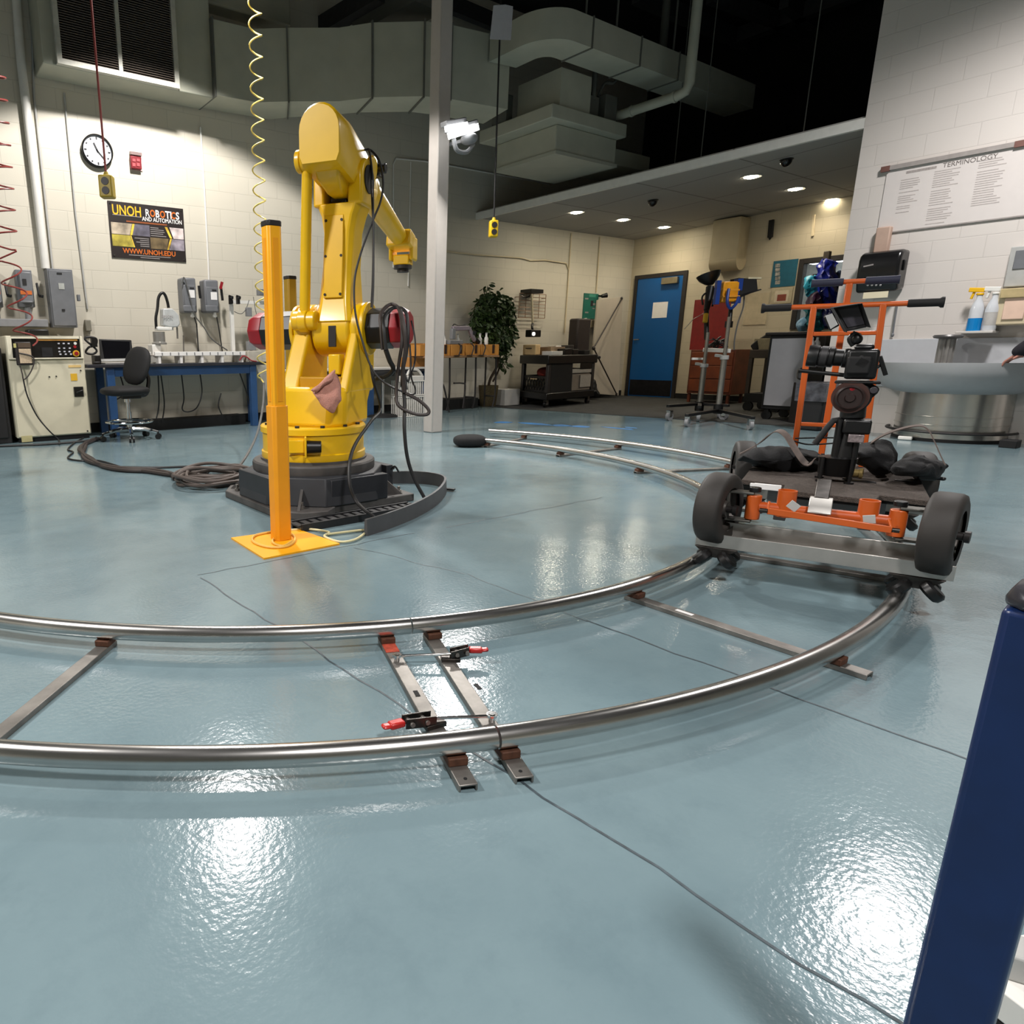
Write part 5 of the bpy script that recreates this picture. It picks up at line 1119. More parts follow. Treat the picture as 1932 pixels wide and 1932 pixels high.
t = thing('fluid_head', 'black fluid head with a round drag dial between tripod and camera', 'tripod head', DM @ V((DL(1610, 760, ym).x, ym, z3))); WM[t.name] = M.Translation(t.location); P_ = DT(t)
c = DL(1604, 748, ym); P_.put('head_body', MB().cyl((c.x+.01, ym-.05, c.z), (c.x+.01, ym+.07, c.z), .064, n=32).cyl((c.x+.02, ym, z3-.01), (c.x+.015, ym, c.z), .045, n=24), BLK, bev=.006)
P_.put('drag_dial', MB().lathe([(.048, 0), (.052, .02), (.045, .026), (.04, .02), (.02, .02), (.016, .028), (.001, .028)], (c.x-.0, ym-.05, c.z-.002), (0, -1, 0), 32), mat('dial', '#2b1f1d', .4), bev=0)
P_.put('dial_ring', MB().lathe([(.053, .0), (.066, .0), (.066, .008), (.053, .008)], (c.x, ym-.051, c.z), (0, -1, 0), 36), mat('dial_ring', '#4a332e', .4, .3))
a, b = DL(1575, 718, ym), DL(1650, 722, ym); P_.put('camera_plate', MB().span((a.x, ym-.06, b.z-.004), (b.x+.02, ym+.06, a.z)), BLKM, bev=.006)
m_ = MB(); P = [DL(x, y, ym-.03) for x, y in ((1590, 722), (1640, 722), (1661, 733), (1656, 742), (1638, 758), (1622, 754), (1610, 730))]; m_.rings([P, [p+V((0, .07, 0)) for p in P]]); P_.put('side_arm', m_, BLKM, bev=.008)
q = DL(1648, 736, ym-.035); P_.put('lock_knob', MB().cyl(q, q+V((0, -.02, 0)), .014, n=16), mat('knob', '#39363a', .4), bev=.002)
q = DL(1608, 733, ym-.05); P_.put('red_pin', MB().cyl(q, q+V((0, -.02, 0)), .009, n=12), RED)
a = DL(1507, 699, ym-.02); b = DL(1605, 709, ym-.02); P_.put('rod', MB().cyl(a, b, .0085, n=14).cyl(a, a+(b-a)*.04, .011, n=14), BLK)
t = thing('cinema_camera', 'black cinema camera with a long lens pointing left on the fluid head', 'camera', DM @ V((DL(1628, 715, ym).x, ym, DL(1628, 715, ym).z))); WM[t.name] = M.Translation(t.location); P_ = DT(t)
a, b = DL(1601, 652, ym-.05), DL(1652, 716, ym-.05); P_.put('camera_body', MB().span((a.x, ym-.06, b.z), (b.x, ym+.06, a.z-.015)).span((a.x+.02, ym-.04, a.z-.02), (b.x-.02, ym+.04, a.z+.005)), BLK, bev=.012)
a2, b2 = DL(1597, 690, ym-.06), DL(1640, 706, ym-.06); P_.put('side_grip', MB().span((a2.x, ym-.085, b2.z), (b2.x, ym-.06, DL(1600, 672, ym).z)).box(DL(1627, 685, ym-.075), (.05, .02, .05), R=M.Rotation(.5, 3, 'Y')), BLKM, bev=.008)
c0, c1 = DL(1524, 671, ym), DL(1602, 676, ym); u = (c1-c0).normalized(); Ln = (c1-c0).length
P_.put('lens_barrel', MB().lathe([(.03, 0), (.044, .0), (.046, .004), (.046, Ln*.25), (.041, Ln*.28), (.04, Ln*.5), (.043, Ln*.52), (.043, Ln*.62), (.036, Ln*.66), (.035, Ln*.85), (.04, Ln*.87), (.04, Ln)], c0, u, 36), BLK)
P_.put('focus_ring', MB().lathe([(.0415, Ln*.3), (.0445, Ln*.31), (.0445, Ln*.47), (.0415, Ln*.48)], c0, u, 40, caps=False), mat('ring_rub', '#2b2a2b', .5, .1))
P_.put('front_glass', MB().lathe([(.031, .004), (.02, .002), (.001, .0)], c0, u, 30, caps=False), GLASSD)
a, b = DL(1645, 700, ym), DL(1663, 688, ym); m_ = MB(); m_.tube([a, b], .006, 8); p, q = DL(1660, 672, ym), DL(1671, 708, ym); m_.bar(p, q, .016, .02, up=(0, 1, 0)); P_.put('side_handle', m_, BLK, bev=.004)
m_ = MB(); p, q = DL(1611, 652, ym), DL(1612, 630, ym); m_.tube(spline([p, DL(1604, 640, ym), q], 5), .012, 10); m_.ell(DL(1617, 640, ym-.01), (.02, .018, .022)); m_.bar(DL(1608, 628, ym), DL(1623, 634, ym), .018); P_.put('monitor_arm', m_, BLK)
t = thing('field_monitor', 'black hooded field monitor tilted above the cinema camera', 'monitor', DM @ V((DL(1600, 625, ym).x, ym, DL(1600, 625, ym).z))); WM[t.name] = M.Translation(t.location); P_ = DT(t)
tl, tr, br, bl = [DL(*q, ym-.03) for q in ((1566, 580), (1620, 572), (1636, 617), (1592, 626))]
k = V((.0, .045, .0)); m_ = MB(); m_.rings([[tl, tr, br, bl], [tl+k, tr+k, br+k, bl+k]]); P_.put('monitor_body', m_, mat('monitor_dark', '#1d1a1b', .5), t, bev=.004)
n = V((0, -.004, 0)); c_ = (tl+tr+br+bl)/4
m_ = MB(); m_.poly([c_+(p-c_)*.72+n+(tr-tl)*.08 for p in (tl, tr, br, bl)]); P_.put('screen', m_, SCRG, t)
h = V((.012, -.06, -.004)); m_ = MB(); m_.rings([[tr, br], [tr+h, br+h]], caps=False) if False else None
for p, q in ((tl, tr), (tr, br), (bl, tl)): m_.rings([[p, q, q+(c_-q)*.03, p+(c_-p)*.03], [p+h, q+h, q+h+(c_-q)*.03, p+h+(c_-p)*.03]])
P_.put('sun_hood', m_, BLKM, t)
m_ = MB(); W_ = [DL(*q, ym-.02) for q in ((1557, 596), (1570, 591), (1581, 612), (1567, 621))]; m_.rings([W_, [p+V((0, .01, 0)) for p in W_]]); P_.put('white_tag', m_, PAPER, t)['label'] = 'white card hanging at the left of the monitor'
m_ = MB(); W_ = [DL(*q, ym-.01) for q in ((1554, 598), (1572, 590), (1584, 614), (1565, 624))]; m_.rings([W_, [p+V((0, .02, 0)) for p in W_]]); P_.put('battery', m_, BLK, t, bev=.003)
# ------------------------------------------------------------------ sandbags on the deck
def bag(name, px, k, th, label, seed, m=FABRIC):
    return tag(put(name, blob(px, k, th, seed, 9, .16, 9, .22), m), label, 'sandbag')
def dk(x, y, s): return (DM @ DL(x, y, s)-CAMP).dot(_f)
bag('sandbag', [(1391, 868), (1412, 852), (1450, 844), (1500, 848), (1548, 858), (1556, 872), (1540, 888), (1490, 890), (1440, 880), (1400, 874)], dk(1475, 868, .95), .13, 'black sandbag on the left of the dolly deck', 11)
bag('sandbag', [(1612, 846), (1650, 836), (1682, 846), (1697, 866), (1688, 884), (1660, 892), (1632, 880), (1614, 868)], dk(1655, 866, .98), .12, 'black sandbag on the dolly deck right beside the tripod column', 12)
bag('sandbag', [(1676, 884), (1698, 866), (1735, 860), (1772, 868), (1786, 876), (1778, 894), (1758, 906), (1715, 898), (1684, 894)], dk(1730, 884, .85), .12, 'black sandbag at the right edge of the dolly deck', 13)
def strap(pts, w, label, side):
    return tag(put('bag_strap', MB().ribbon([DM @ DL(*q) for q in pts_s(pts)], w, .004, side), WEB), label, 'strap')
def pts_s(pts): return [tuple(v) for v in spline([V(p) for p in pts], 6)]
strap([(1396, 856, .95), (1430, 838, .95), (1455, 818, .95), (1470, 813, .93), (1484, 822, .9), (1497, 842, .86), (1512, 865, .82), (1524, 876, .8), (1536, 868, .82)], .045, 'brown webbing strap twisted over the left sandbag', DM.to_3x3() @ V((.3, 1, .2)))
strap([(1640, 838, .95), (1665, 822, .9), (1700, 809, .88), (1735, 803, .86), (1752, 812, .85), (1764, 835, .84), (1775, 860, .83), (1784, 878, .82)], .035, 'brown webbing strap arching over the right sandbags', DM.to_3x3() @ V((0, 1, .1)))
k = DLZ(1628, 894, dz+.025); k2 = DLZ(1607, 889, dz+.025); t = tag(put('brass_tube', MB().lathe([(.014, 0), (.018, 0), (.018, .11), (.014, .11)], DM @ k, DM.to_3x3() @ V((-1, .12, 0)), 24, caps=False).lathe([(.018, .0), (.024, .0), (.024, .012), (.018, .012)], DM @ k, DM.to_3x3() @ V((-1, .12, 0)), 24, caps=False), mat('brass', '#a08a58', .35, .5, .15)), 'short brass tube lying on the dolly deck in front of the sandbags', 'tube')
# sandbag at the far end of the track
e = PZ(893, 843); tag(put('sandbag', MB().ell(e+V((0, .05, .055)), (.16, .13, .06), R=M.Rotation(-.55, 3, 'Z'), p=.75), FABRIC), 'black sandbag on the floor at the far end of the track', 'sandbag')
# ================================================================== MIDDLE BACKGROUND
# second bench behind the robot
t = thing('work_bench', 'white topped bench with a blue leg behind the robot motors', 'bench', (5.0, 8.0, 0)); bz2 = PY(720, 694, 7.75).z
bx1 = PY(803, 694, 7.75).x+.1
put('bench_top', MB().span((4.35, 7.72, bz2-.03), (bx1, 8.27, bz2)), mat('top_white', '#d9d6cf', .5), t, bev=.004)
put('top_edge', MB().span((4.35, 7.71, bz2-.065), (bx1, 8.26, bz2-.031)), TOPD, t)
lx = PY(696, 740, 7.78).x
for x, y in ((lx, 7.76), (lx, 8.18), (bx1-.12, 7.76), (bx1-.12, 8.18)): put('leg', MB().span((x, y, 0), (x+.075, y+.075, bz2-.065)), BLUE, t, bev=.004)
a, b = PY(768, 674, 7.85), PY(800, 693, 7.85); tag(put('wooden_crate', MB().span((a.x, 7.8, bz2), (b.x+.1, 8.05, a.z)), WOOD, bev=.005), 'brown wooden crate on the white topped bench left of the pillar', 'crate')
c = PZ(722, 786); t = thing('round_base_stool', 'stool with a round black foot under the white topped bench', 'stool', (c.x, c.y, 0)); L = LT(t)
L.put('round_foot', MB().lathe([(.01, .05), (.2, .03), (.23, .0), (.01, 0)], n=36), BLKM); L.put('column', MB().cyl((0, 0, .03), (0, 0, .58), .022, n=16), CHROME); L.put('seat', MB().lathe([(.001, .64), (.17, .64), (.18, .61), (.17, .575), (.001, .57)], n=32), BLKM)
for i, (x0, x1, y0, y1, yy, lb) in enumerate(((762, 800, 720, 746, 7.45, 'upper white wire bin of paper under the bench by the pillar'), (762, 802, 750, 778, 7.4, 'lower white wire bin of paper on the floor by the pillar'))):
    a, b = PY(x0, y0, yy), PY(x1, y1, yy); zb_ = 0 if i else b.z
    t = thing('wire_bin', lb, 'bin', ((a.x+b.x)/2, yy+.15, zb_), group='white wire bins by the pillar')
    m_ = MB()
    for k in range(12): x = a.x+(b.x-a.x)*k/11; m_.cyl((x, yy, zb_), (x, yy, a.z), .006, n=6)
    m_.tube([(a.x, yy, a.z), (b.x, yy, a.z), (b.x, yy+.28, a.z), (a.x, yy+.28, a.z)], .01, 6, True); m_.tube([(a.x, yy, zb_+.01), (b.x, yy, zb_+.01), (b.x, yy+.28, zb_+.01), (a.x, yy+.28, zb_+.01)], .01, 6, True)
    for k in range(8): y = yy+.28*k/7; m_.cyl((a.x, y, zb_), (a.x, y, a.z), .006, n=6)
    put('wire_frame', m_, WHITEP, t); put('contents', MB().span((a.x+.03, yy+.03, zb_+.02), (b.x-.03, yy+.25, a.z-(b.z*0+.03))), mat('bin_paper', '#b9b5ae', .8, 0, .2, 30), t)
t = thing('white_caddy', 'white handled plastic caddy on the upper wire bin', 'caddy', PY(778, 715, 7.5)); a, b = PY(764, 710, 7.5), PY(800, 720, 7.5)
put('tray', MB().span((a.x, 7.5, b.z), (b.x, 7.7, a.z)), WHITEP, t, bev=.01); put('handle', MB().tube(spline([PY(768, 708, 7.6), PY(774, 698, 7.6), PY(788, 698, 7.6), PY(796, 708, 7.6)], 5), .018, 8), WHITEP, t)
# folding table with wooden boxes right of the pillar
t = thing('folding_table', 'folding table with dark tube legs right of the pillar', 'table', (6.3, 7.9, 0)); q0, q1 = PY(800, 672, 7.62), PY(941, 672, 7.62); tz = q0.z
put('table_top', MB().span((q0.x, 7.6, tz-.03), (q1.x, 7.93, tz)), mat('table_brown', '#9a7654', .5, 0, .1), t, bev=.005)
for px in (848, 897, 935):
    x = PY(px, 700, 7.66).x; m_ = MB(); m_.tube(spline([(x, 7.66, tz-.03), (x+.01, 7.66, .25), (x-.02, 7.68, .02)], 5), .014, 8); m_.tube([(x, 7.88, tz-.03), (x, 7.88, .02)], .014, 8); m_.tube([(x, 7.66, .2), (x, 7.88, .2)], .012, 8); put('leg', m_, DARKF, t)
for a, b in (((838, 726), (848, 780)), ((878, 724), (873, 770))):
    p, q = PY(*a, 7.6), PY(*b, 7.6); put('leg_brace', MB().tube(spline([PY(a[0]-22, a[1]-1, 7.62), PY(a[0]-6, a[1]-1, 7.62), p+V((0, 0, -.04)), q], 5), .013, 8), DARKF, t)
bxs = [(792, 818, 'leftmost pine box on the folding table, beside the pillar'), (820, 848, 'pine box on the folding table under the grey toy robot'), (850, 876, 'second pine box from the right on the folding table'), (878, 905, 'pine box on the folding table with two white bottles behind'), (907, 940, 'rightmost pine box on the folding table, by the plant')]
for x0, x1, lb in bxs:
    a, b = PY(x0, 650, 7.64), PY(x1, 671, 7.64); t2 = thing('pine_box', lb, 'box', ((a.x+b.x)/2, 7.75, tz), group='pine boxes on the folding table')
    m_ = MB(); m_.span((a.x, 7.63, tz+.002), (b.x, 7.65, a.z)); m_.span((a.x, 7.88, tz+.002), (b.x, 7.9, a.z+.02)); m_.span((a.x, 7.65, tz+.002), (a.x+.02, 7.88, a.z)); m_.span((b.x-.02, 7.65, tz+.002), (b.x, 7.88, a.z)); m_.span((a.x+.02, 7.65, tz+.002), (b.x-.02, 7.88, tz+.015))
    put('box_body', m_, mat('pine', '#c98a3e', .55, 0, .12, 6), t2, bev=.003)
    xm = a.x+(b.x-a.x)*.62; put('dark_slot', MB().span((xm, 7.622, tz+.03), (xm+.045, 7.63, a.z-.005)), mat('slot_dark', '#2d1710', .6), t2)
for px, py, h, lb in ((863, 636, .14, 'white bottle beside the toy robot on the pine boxes'), (905, 636, .15, 'white bottle, second from the right on the pine boxes'), (917, 633, .16, 'rightmost white bottle on the pine boxes, by the plant'), (838, 640, .12, 'white bottle right beside the pillar')):
    p = PY(px, 650, 7.78); t2 = thing('white_bottle', lb, 'bottle', p, group='white bottles on the pine boxes'); L = LT(t2)
    L.put('bottle_body', MB().lathe([(.001, 0), (.03, .0), (.032, h*.6), (.016, h*.78), (.016, h)], n=18), WHITEP); L.put('cap', MB().cyl((0, 0, h), (0, 0, h+.02), .018, n=14), GREY3)
    a = p
p = PY(857, 648, 7.75); t2 = thing('desktop_robot', 'small grey jointed desktop robot on the pine boxes', 'robot arm', p); Yq = 7.75
m_ = MB(); m_.span(tuple(PY(849, 650, Yq-.06)), tuple(PY(864, 642, Yq+.06))); m_.box(PY(854, 630, Yq), (.07, .07, .16)); put('base', m_, GREY2, t2, bev=.01)
put('upper_arm', MB().bar(PY(853, 620, Yq), PY(884, 619, Yq), .06, .07), mat('toy_grey', '#8a7f86', .45), t2, bev=.012)
put('fore_arm', MB().bar(PY(884, 618, Yq), PY(896, 644, Yq), .05, .055), mat('toy_grey', '#8a7f86'), t2, bev=.012)
put('gripper', MB().bar(PY(896, 640, Yq), PY(903, 647, Yq), .06, .05).cyl(PY(895, 628, Yq-.04), PY(895, 628, Yq+.04), .03), BLK, t2, bev=.004)
put('wire_loops', MB().tube(spline([PY(852, 625, Yq), PY(856, 612, Yq), PY(865, 614, Yq), PY(878, 613, Yq)], 5), .008, 6), BLK, t2)
for i, (x, yb, s) in enumerate(((866, 668, 1), (890, 668, 1), (912, 668, 1))):
    o = put('clamp_stand', MB().lathe([(.001, .012), (.05, .01), (.07, 0), (.001, 0)], PY(x, 671, 7.55)+V((0, .02, .0)), n=20).tube(spline([PY(x, 669, 7.56), PY(x+4, 655, 7.58), PY(x-1, 648, 7.6)], 4), .01, 8), DARKF)
    o.location.z = tz; tag(o, ['left of three dark gooseneck stands before the pine boxes', 'middle of three dark gooseneck stands before the pine boxes', 'right of three dark gooseneck stands before the pine boxes'][i], 'stand', 'gooseneck stands on the folding table')
tag(put('storage_bench', MB().span((PY(790, 770, 8.0).x, 7.98, .0), (PY(900, 770, 8.0).x, 8.26, .16)), BLKM), 'low black box on the floor under the folding table', 'box')
# potted plant
c = PZ(921, 768); c.y = 8.1; c.x = PY(921, 745, 8.1).x
t = thing('potted_ficus', 'tall leafy potted ficus by the back wall', 'plant', (c.x, c.y, 0))
zt2 = PY(921, 727, c.y).z
put('basket', MB().lathe([(.001, .0), (.13, 0), (.15, zt2*.5), (.165, zt2), (.15, zt2), (.14, zt2-.04), (.001, zt2-.05)], (c.x, c.y, 0), n=28), POT, t)
def W(px, py, y=8.08): return PY(px, py, y)
m_ = MB(); m_.tube(spline([V((c.x, c.y, zt2-.06)), W(925, 715), W(938, 690), W(940, 660), W(932, 640), W(928, 610)], 6), .022, 8); m_.tube(spline([W(930, 720), W(940, 700), W(944, 680), W(938, 655), W(945, 620)], 6), .014, 8)
for pts in (((938, 655), (955, 640), (960, 660)), ((940, 668), (950, 690), (952, 700)), ((928, 610), (918, 570), (912, 545)), ((932, 630), (905, 600), (895, 590))): m_.tube(spline([W(*q) for q in pts], 5), .007, 6)
put('trunk', m_, STEM, t)
rnd = random.Random(9); m_ = MB()
def leaf(p, L_, rnd):
    d = V((rnd.gauss(0, 1), rnd.gauss(-.3, 1), rnd.gauss(-.7, .6))).normalized(); s = d.cross(V((rnd.gauss(0, 1), rnd.gauss(0, 1), rnd.gauss(0, 1)))).normalized(); n = d.cross(s)*.12*L_
    m_.face([m_.bm.verts.new(p+d*L_*a+s*L_*b+n*(abs(b)*3)) for a, b in ((0, 0), (.3, .22), (.65, .2), (1, 0), (.65, -.2), (.3, -.22))])
cl = []
for k in range(2100):
    while True:
        u, v = rnd.uniform(-1, 1), rnd.uniform(-1, 1)
        if u*u*.8+v*v*.8 < .95: break
    cl.append((930+u*39, 610+v*56+abs(u)*3, 8.02+rnd.uniform(-.2, .14)*math.sqrt(max(.1, 1-u*u*.7-v*v*.7))))
for px, py, n, s in ((917, 540, 8, 6), (922, 550, 8, 5), (935, 558, 14, 6), (955, 562, 14, 6), (962, 570, 10, 5), (948, 675, 20, 7), (953, 665, 18, 6), (953, 692, 14, 6), (962, 640, 26, 7), (957, 627, 20, 8)):
    for _ in range(n): cl.append((px+rnd.gauss(0, s), py+rnd.gauss(0, s), 8.05+rnd.uniform(-.08, .08)))
for px, py, y in cl: leaf(PY(px, py, y), rnd.uniform(.075, .125), rnd)
put('foliage', m_, LEAF, t, sharp=180)
a, b = PY(949, 735, 8.0), PY(968, 765, 8.0); tag(put('white_carton', MB().span((a.x, 7.95, 0), (b.x+.1, 8.2, a.z)), WHITE, bev=.003), 'white carton on the floor between the plant and the black cart', 'carton')
# wire rack on the wall
t = thing('wire_rack', 'small wire grid rack on the wall above the black cart', 'rack', PY(1006, 600, WY)); m_ = MB()
for k in range(8): z0_, = (PY(980+0, 553+k*6.6, 8.2).z,); x0_, x1_ = PY(980, 560, 8.2).x, PY(1030, 560, 8.2).x; m_.cyl((x0_, 8.2, z0_), (x1_, 8.2, z0_), .006, n=6)
for k in range(5): x = x0_+(x1_-x0_)*k/4; m_.cyl((x, 8.2, PY(980, 553, 8.2).z), (x, 8.2, PY(980, 599.2, 8.2).z), .006, n=6)
for x in (x0_, x1_): m_.cyl((x, 8.2, PY(980, 560, 8.2).z), (x, WY-.001, PY(980, 560, 8.2).z), .006, n=6)
put('wire_grid', m_, mat('wire_tan', '#8a6d55', .5, .3), t); put('hook', MB().tube(spline([PY(984, 558, 8.18), PY(990, 561, 8.15), PY(997, 560, 8.15), PY(1002, 556, 8.18)], 4), .012, 6), BLK, t)
a, b = PY(999, 545, 8.1), PY(1022, 554, 8.1); tag(put('black_receiver', MB().span((a.x, 8.06, b.z), (b.x, WY-.001, a.z)), BLK, bev=.006), 'small black box on the wall above the wire rack', 'box')
t = thing('gooseneck_camera', 'black document camera hanging on a pole above the black cart', 'camera', PY(1008, 640, 7.9)); a, b = PY(1003, 555, 7.95), PY(1005, 610, 7.95)
put('pole', MB().cyl(a, b, .018, n=10), BEIGE, t); put('neck', MB().tube(spline([b, PY(1004, 618, 7.9), PY(1007, 628, 7.9)], 4), .02, 8), BLK, t)
a, b = PY(1000, 622, 7.85), PY(1018, 636, 7.85); put('camera_head', MB().span((a.x, 7.82, b.z), (b.x, 7.95, a.z)), BLK, t, bev=.012); q = PY(1006, 630, 7.82); put('lens', MB().cyl(q, q+V((0, -.02, 0)), .03, n=16), mat('lens_glow', '#f2efe8', .3, emit=1.5), t)
# black utility cart
c = PZ(1035, 768); y0 = 7.15
t = thing('utility_cart', 'black plastic utility cart loaded with boxes by the back wall', 'cart', (9.3, 7.5, 0))
fl, fm_, fr = PZ(975, 762), PZ(1030, 771), PZ(1101, 760)
zt3 = PY(1000, 667, fl.y).z
# footprint from floor contact points: near corner fm_
ux = (fr-fm_); uy = (fl-fm_); ux.z = uy.z = 0; uy = uy*.9; ux.y *= .5; ux = ux*.97
def cp(a, b, z): return fm_+ux*a+uy*b+V((0, 0, z))
def slab(m, a0, b0, a1, b1, z0, z1): return m.rings([[cp(a0, b0, z), cp(a1, b0, z), cp(a1, b1, z), cp(a0, b1, z)] for z in (z0, z1)])
ztop = .0
zt3 = (CAMP+ray(1030, 670)*((fm_-CAMP).dot(_f))).z
put('top_tray', slab(MB(), -.03, -.03, 1.03, 1.03, zt3-.14, zt3), BLK, t, bev=.015)
put('lower_shelf', slab(MB(), -.02, -.02, 1.02, 1.02, .13, .24), BLK, t, bev=.012)
for a, b in ((0, 0), (1, 0), (0, 1), (1, 1)):
    put('corner_post', slab(MB(), a-.06 if a else a, b-.09 if b else b, a if a else a+.06, b if b else b+.09, .24, zt3-.14), mat('cart_post', '#2b2827', .5), t, bev=.01)
    q = cp(.05 if a == 0 else .95, .1 if b == 0 else .9, 0); m_ = MB(); d = V((ux.y, -ux.x, 0)).normalized()
    m_.cyl(q+V((0, 0, .055))-d*.02, q+V((0, 0, .055))+d*.02, .055, n=20); o = put('caster', m_, BLK, t); put('caster_fork', MB().box(q+V((0, 0, .09)), (.05, .06, .08)), STEELD, o)
q, r_ = cp(1.0, .5, zt3-.02), cp(1.16, .5, zt3-.03); put('push_handle', slab(MB(), 1.03, .1, 1.2, .9, zt3-.08, zt3-.03), BLK, t, bev=.015)
put('side_panel', slab(MB(), .06, .0, .5, .02, .24, zt3-.14), BLKM, t)
def on(a0, b0, a1, b1, z0, z1, m, name, lb, cat, bev=.004, g=None): return tag(put(name, slab(MB(), a0, b0, a1, b1, z0, z1), m, bev=bev), lb, cat, g)
t2 = thing('file_tote', 'pale yellow handled tote at the left front of the black cart top', 'tote', cp(.06, .6, zt3)); put('tote_body', slab(MB(), .0, .5, .1, .98, zt3, zt3+.17), WOODL, t2, bev=.012)
q = cp(-.003, .74, zt3+.11); put('hand_slot', MB().bar(q-uy*.1, q+uy*.1, .03, .012), LETB, t2)
on(.2, .3, .5, .9, zt3, zt3+.13, mat('carton_tan', '#8f7a62', .7), 'cardboard_box', 'brown cardboard box on the black cart beside the pale tote', 'box')
on(.08, .05, .3, .4, zt3, zt3+.06, WHITEP, 'white_tray', 'white plastic tray at the front corner of the black cart', 'tray')
on(.34, .05, .5, .35, zt3, zt3+.1, BLK, 'power_supply', 'black power supply box on the black cart front edge', 'box', .01)
for i, (a, b, w, h, lb) in enumerate(((.55, .1, .12, .09, 'black gadget box in the middle of the black cart top'), (.68, .5, .14, .16, 'taller dark box behind on the black cart top'), (.84, .15, .12, .07, 'black box at the right front of the black cart top'), (.6, .7, .16, .12, 'dark grey box at the back of the black cart top'))): on(a, b, a+w, b+.25, zt3, zt3+h, [BLK, DARKF, BLKM, GREY][i], 'gadget_box', lb, 'box', .008)
on(.42, .5, .54, .8, zt3, zt3+.15, PAPER, 'paper_box', 'small white box on the black cart behind the cardboard box', 'box')
t2 = thing('milk_crate', 'black milk crate with diamond lattice on the lower shelf of the black cart', 'crate', cp(.2, .5, .24)); z0, z1 = .241, .5
m_ = MB()
for z in (z0, z1-.04): slab(m_, .02, .08, .45, .92, z, z+.04) if z < .3 else [slab(m_, .02, .08, .03, .92, z, z+.04), slab(m_, .44, .08, .45, .92, z, z+.04), slab(m_, .02, .9, .45, .92, z, z+.04), slab(m_, .02, .08, .45, .1, z, z+.04)]
for k in range(9):
    b = .1+.8*k/8
    for s in (-.1, .1):
        p, q = cp(.02, b, z0+.03), cp(.02, min(.92, max(.08, b+s)), z1-.03); m_.bar(p, q, .012, .012)
for k in range(9):
    a = .04+.4*k/8
    for s in (-.05, .05): p, q = cp(a, .085, z0+.03), cp(min(.45, max(.02, a+s)), .085, z1-.03); m_.bar(p, q, .012, .012)
put('crate_lattice', m_, BLK, t2); put('crate_label', MB().bar(cp(.012, .4, z1-.05), cp(.012, .62, z1-.05), .03, .008), WOODL, t2)
tag(put('red_cable_heap', MB().ell(cp(.3, .45, z1+.05), (.2, .2, .09), p=.8), mat('cord_red', '#6d2014', .7, 0, .4, 30, bump=.6, bscale=60)), 'heap of dark red cord in the black milk crate', 'cord')
t2 = thing('desktop_printer', 'beige printer on the lower shelf at the right of the black cart', 'printer', cp(.7, .4, .24)); put('printer_body', slab(MB(), .52, .02, .93, .8, .241, .52), mat('printer_beige', '#7d746a', .5), t2, bev=.012); put('printer_top', slab(MB(), .5, .0, .93, .85, .53, .6), mat('printer_grey', '#a19c94', .5), t2, bev=.012); put('dark_front', slab(MB(), .66, -.012, .92, .0, .6, .72), BLK, t2, bev=.004); put('paper_stack', slab(MB(), .68, -.01, .92, .02, .3, .5), mat('paper_dim', '#9b958c', .7, 0, .1, 40), t2)
tag(put('speaker_case', MB().span((PY(1087, 600, 7.9).x, 7.85, zt3+.002), (PY(1112, 600, 7.9).x, 8.05, PY(1100, 601, 7.9).z)), mat('case_brown', '#2a2220', .6, 0, .1), bev=.03), 'tall dark rounded speaker case standing at the right end of the black cart', 'speaker')
# green poster, control box, white panel with black bars
t = thing('green_poster', 'dark green safety poster on the back wall above the speaker case', 'poster', PY(1114, 600, WY)); fbt('poster_sheet', (1102.5, 553, 1126, 602), WY-.012, WY-.001, GREENP, t)
m_ = MB(); fb(m_, 1104, 562, 1110, 565, WY-.015, WY-.012); fb(m_, 1104, 588, 1110, 591, WY-.015, WY-.012); fb(m_, 1119, 572, 1123, 576, WY-.015, WY-.012); fb(m_, 1118, 581, 1122, 583, WY-.015, WY-.012); put('white_print', m_, LETG, t)
fbt('title_band', (1112, 555, 1124, 561), WY-.014, WY-.012, mat('green_l', '#3f8a78', .5), t); fbt('picture_dark', (1115, 567, 1119, 578), WY-.0135, WY-.012, LETB, t)
t = thing('wall_control_box', 'small beige control box with a knob on the back wall under the green poster', 'control box', PY(1125, 618, WY)); fbt('box', (1117, 604, 1134, 618), 8.2, WY-.001, mat('ctl', '#8f836e', .5), t, bev=.006); q = PY(1131, 610, 8.2); put('knob', MB().cyl(q, q+V((0, -.03, 0)), .03, n=16), STEELD, t)
t = thing('wall_lamp_head', 'small black spotlight head on the back wall beside the green poster', 'spotlight', PY(1133, 560, WY)); q = PY(1135, 559, 8.2); put('head', MB().cyl(q, q+V((.08, -.06, .02)), .03, .045, 16), BLK, t); put('bracket', MB().bar(PY(1130, 558, 8.29), q, .03), BLK, t)
Q = [PZ(1110, 742), PZ(1167, 747)]
yk0, yk1 = 8.05, 7.95; A, B, C_, D = PY(1139, 566, yk0), PY(1175, 560, yk1), PY(1167, 746, yk1), PY(1112, 742, yk0)
A = PY(1128, 566, yk0)
t = thing('reflector_panel', 'tall white reflector panel with crossed black bars leaning by the blue door', 'panel', ((C_.x+D.x)/2, 8, 0)); n = V((0, .03, 0))
C_.z = max(C_.z, .01); D.z = max(D.z, .01)
m_ = MB(); m_.rings([[A, B, C_, D], [A+n, B+n, C_+n, D+n]]); put('white_sheet', m_, mat('panel_white', '#b3aa9c', .7, 0, .05, 5), t)
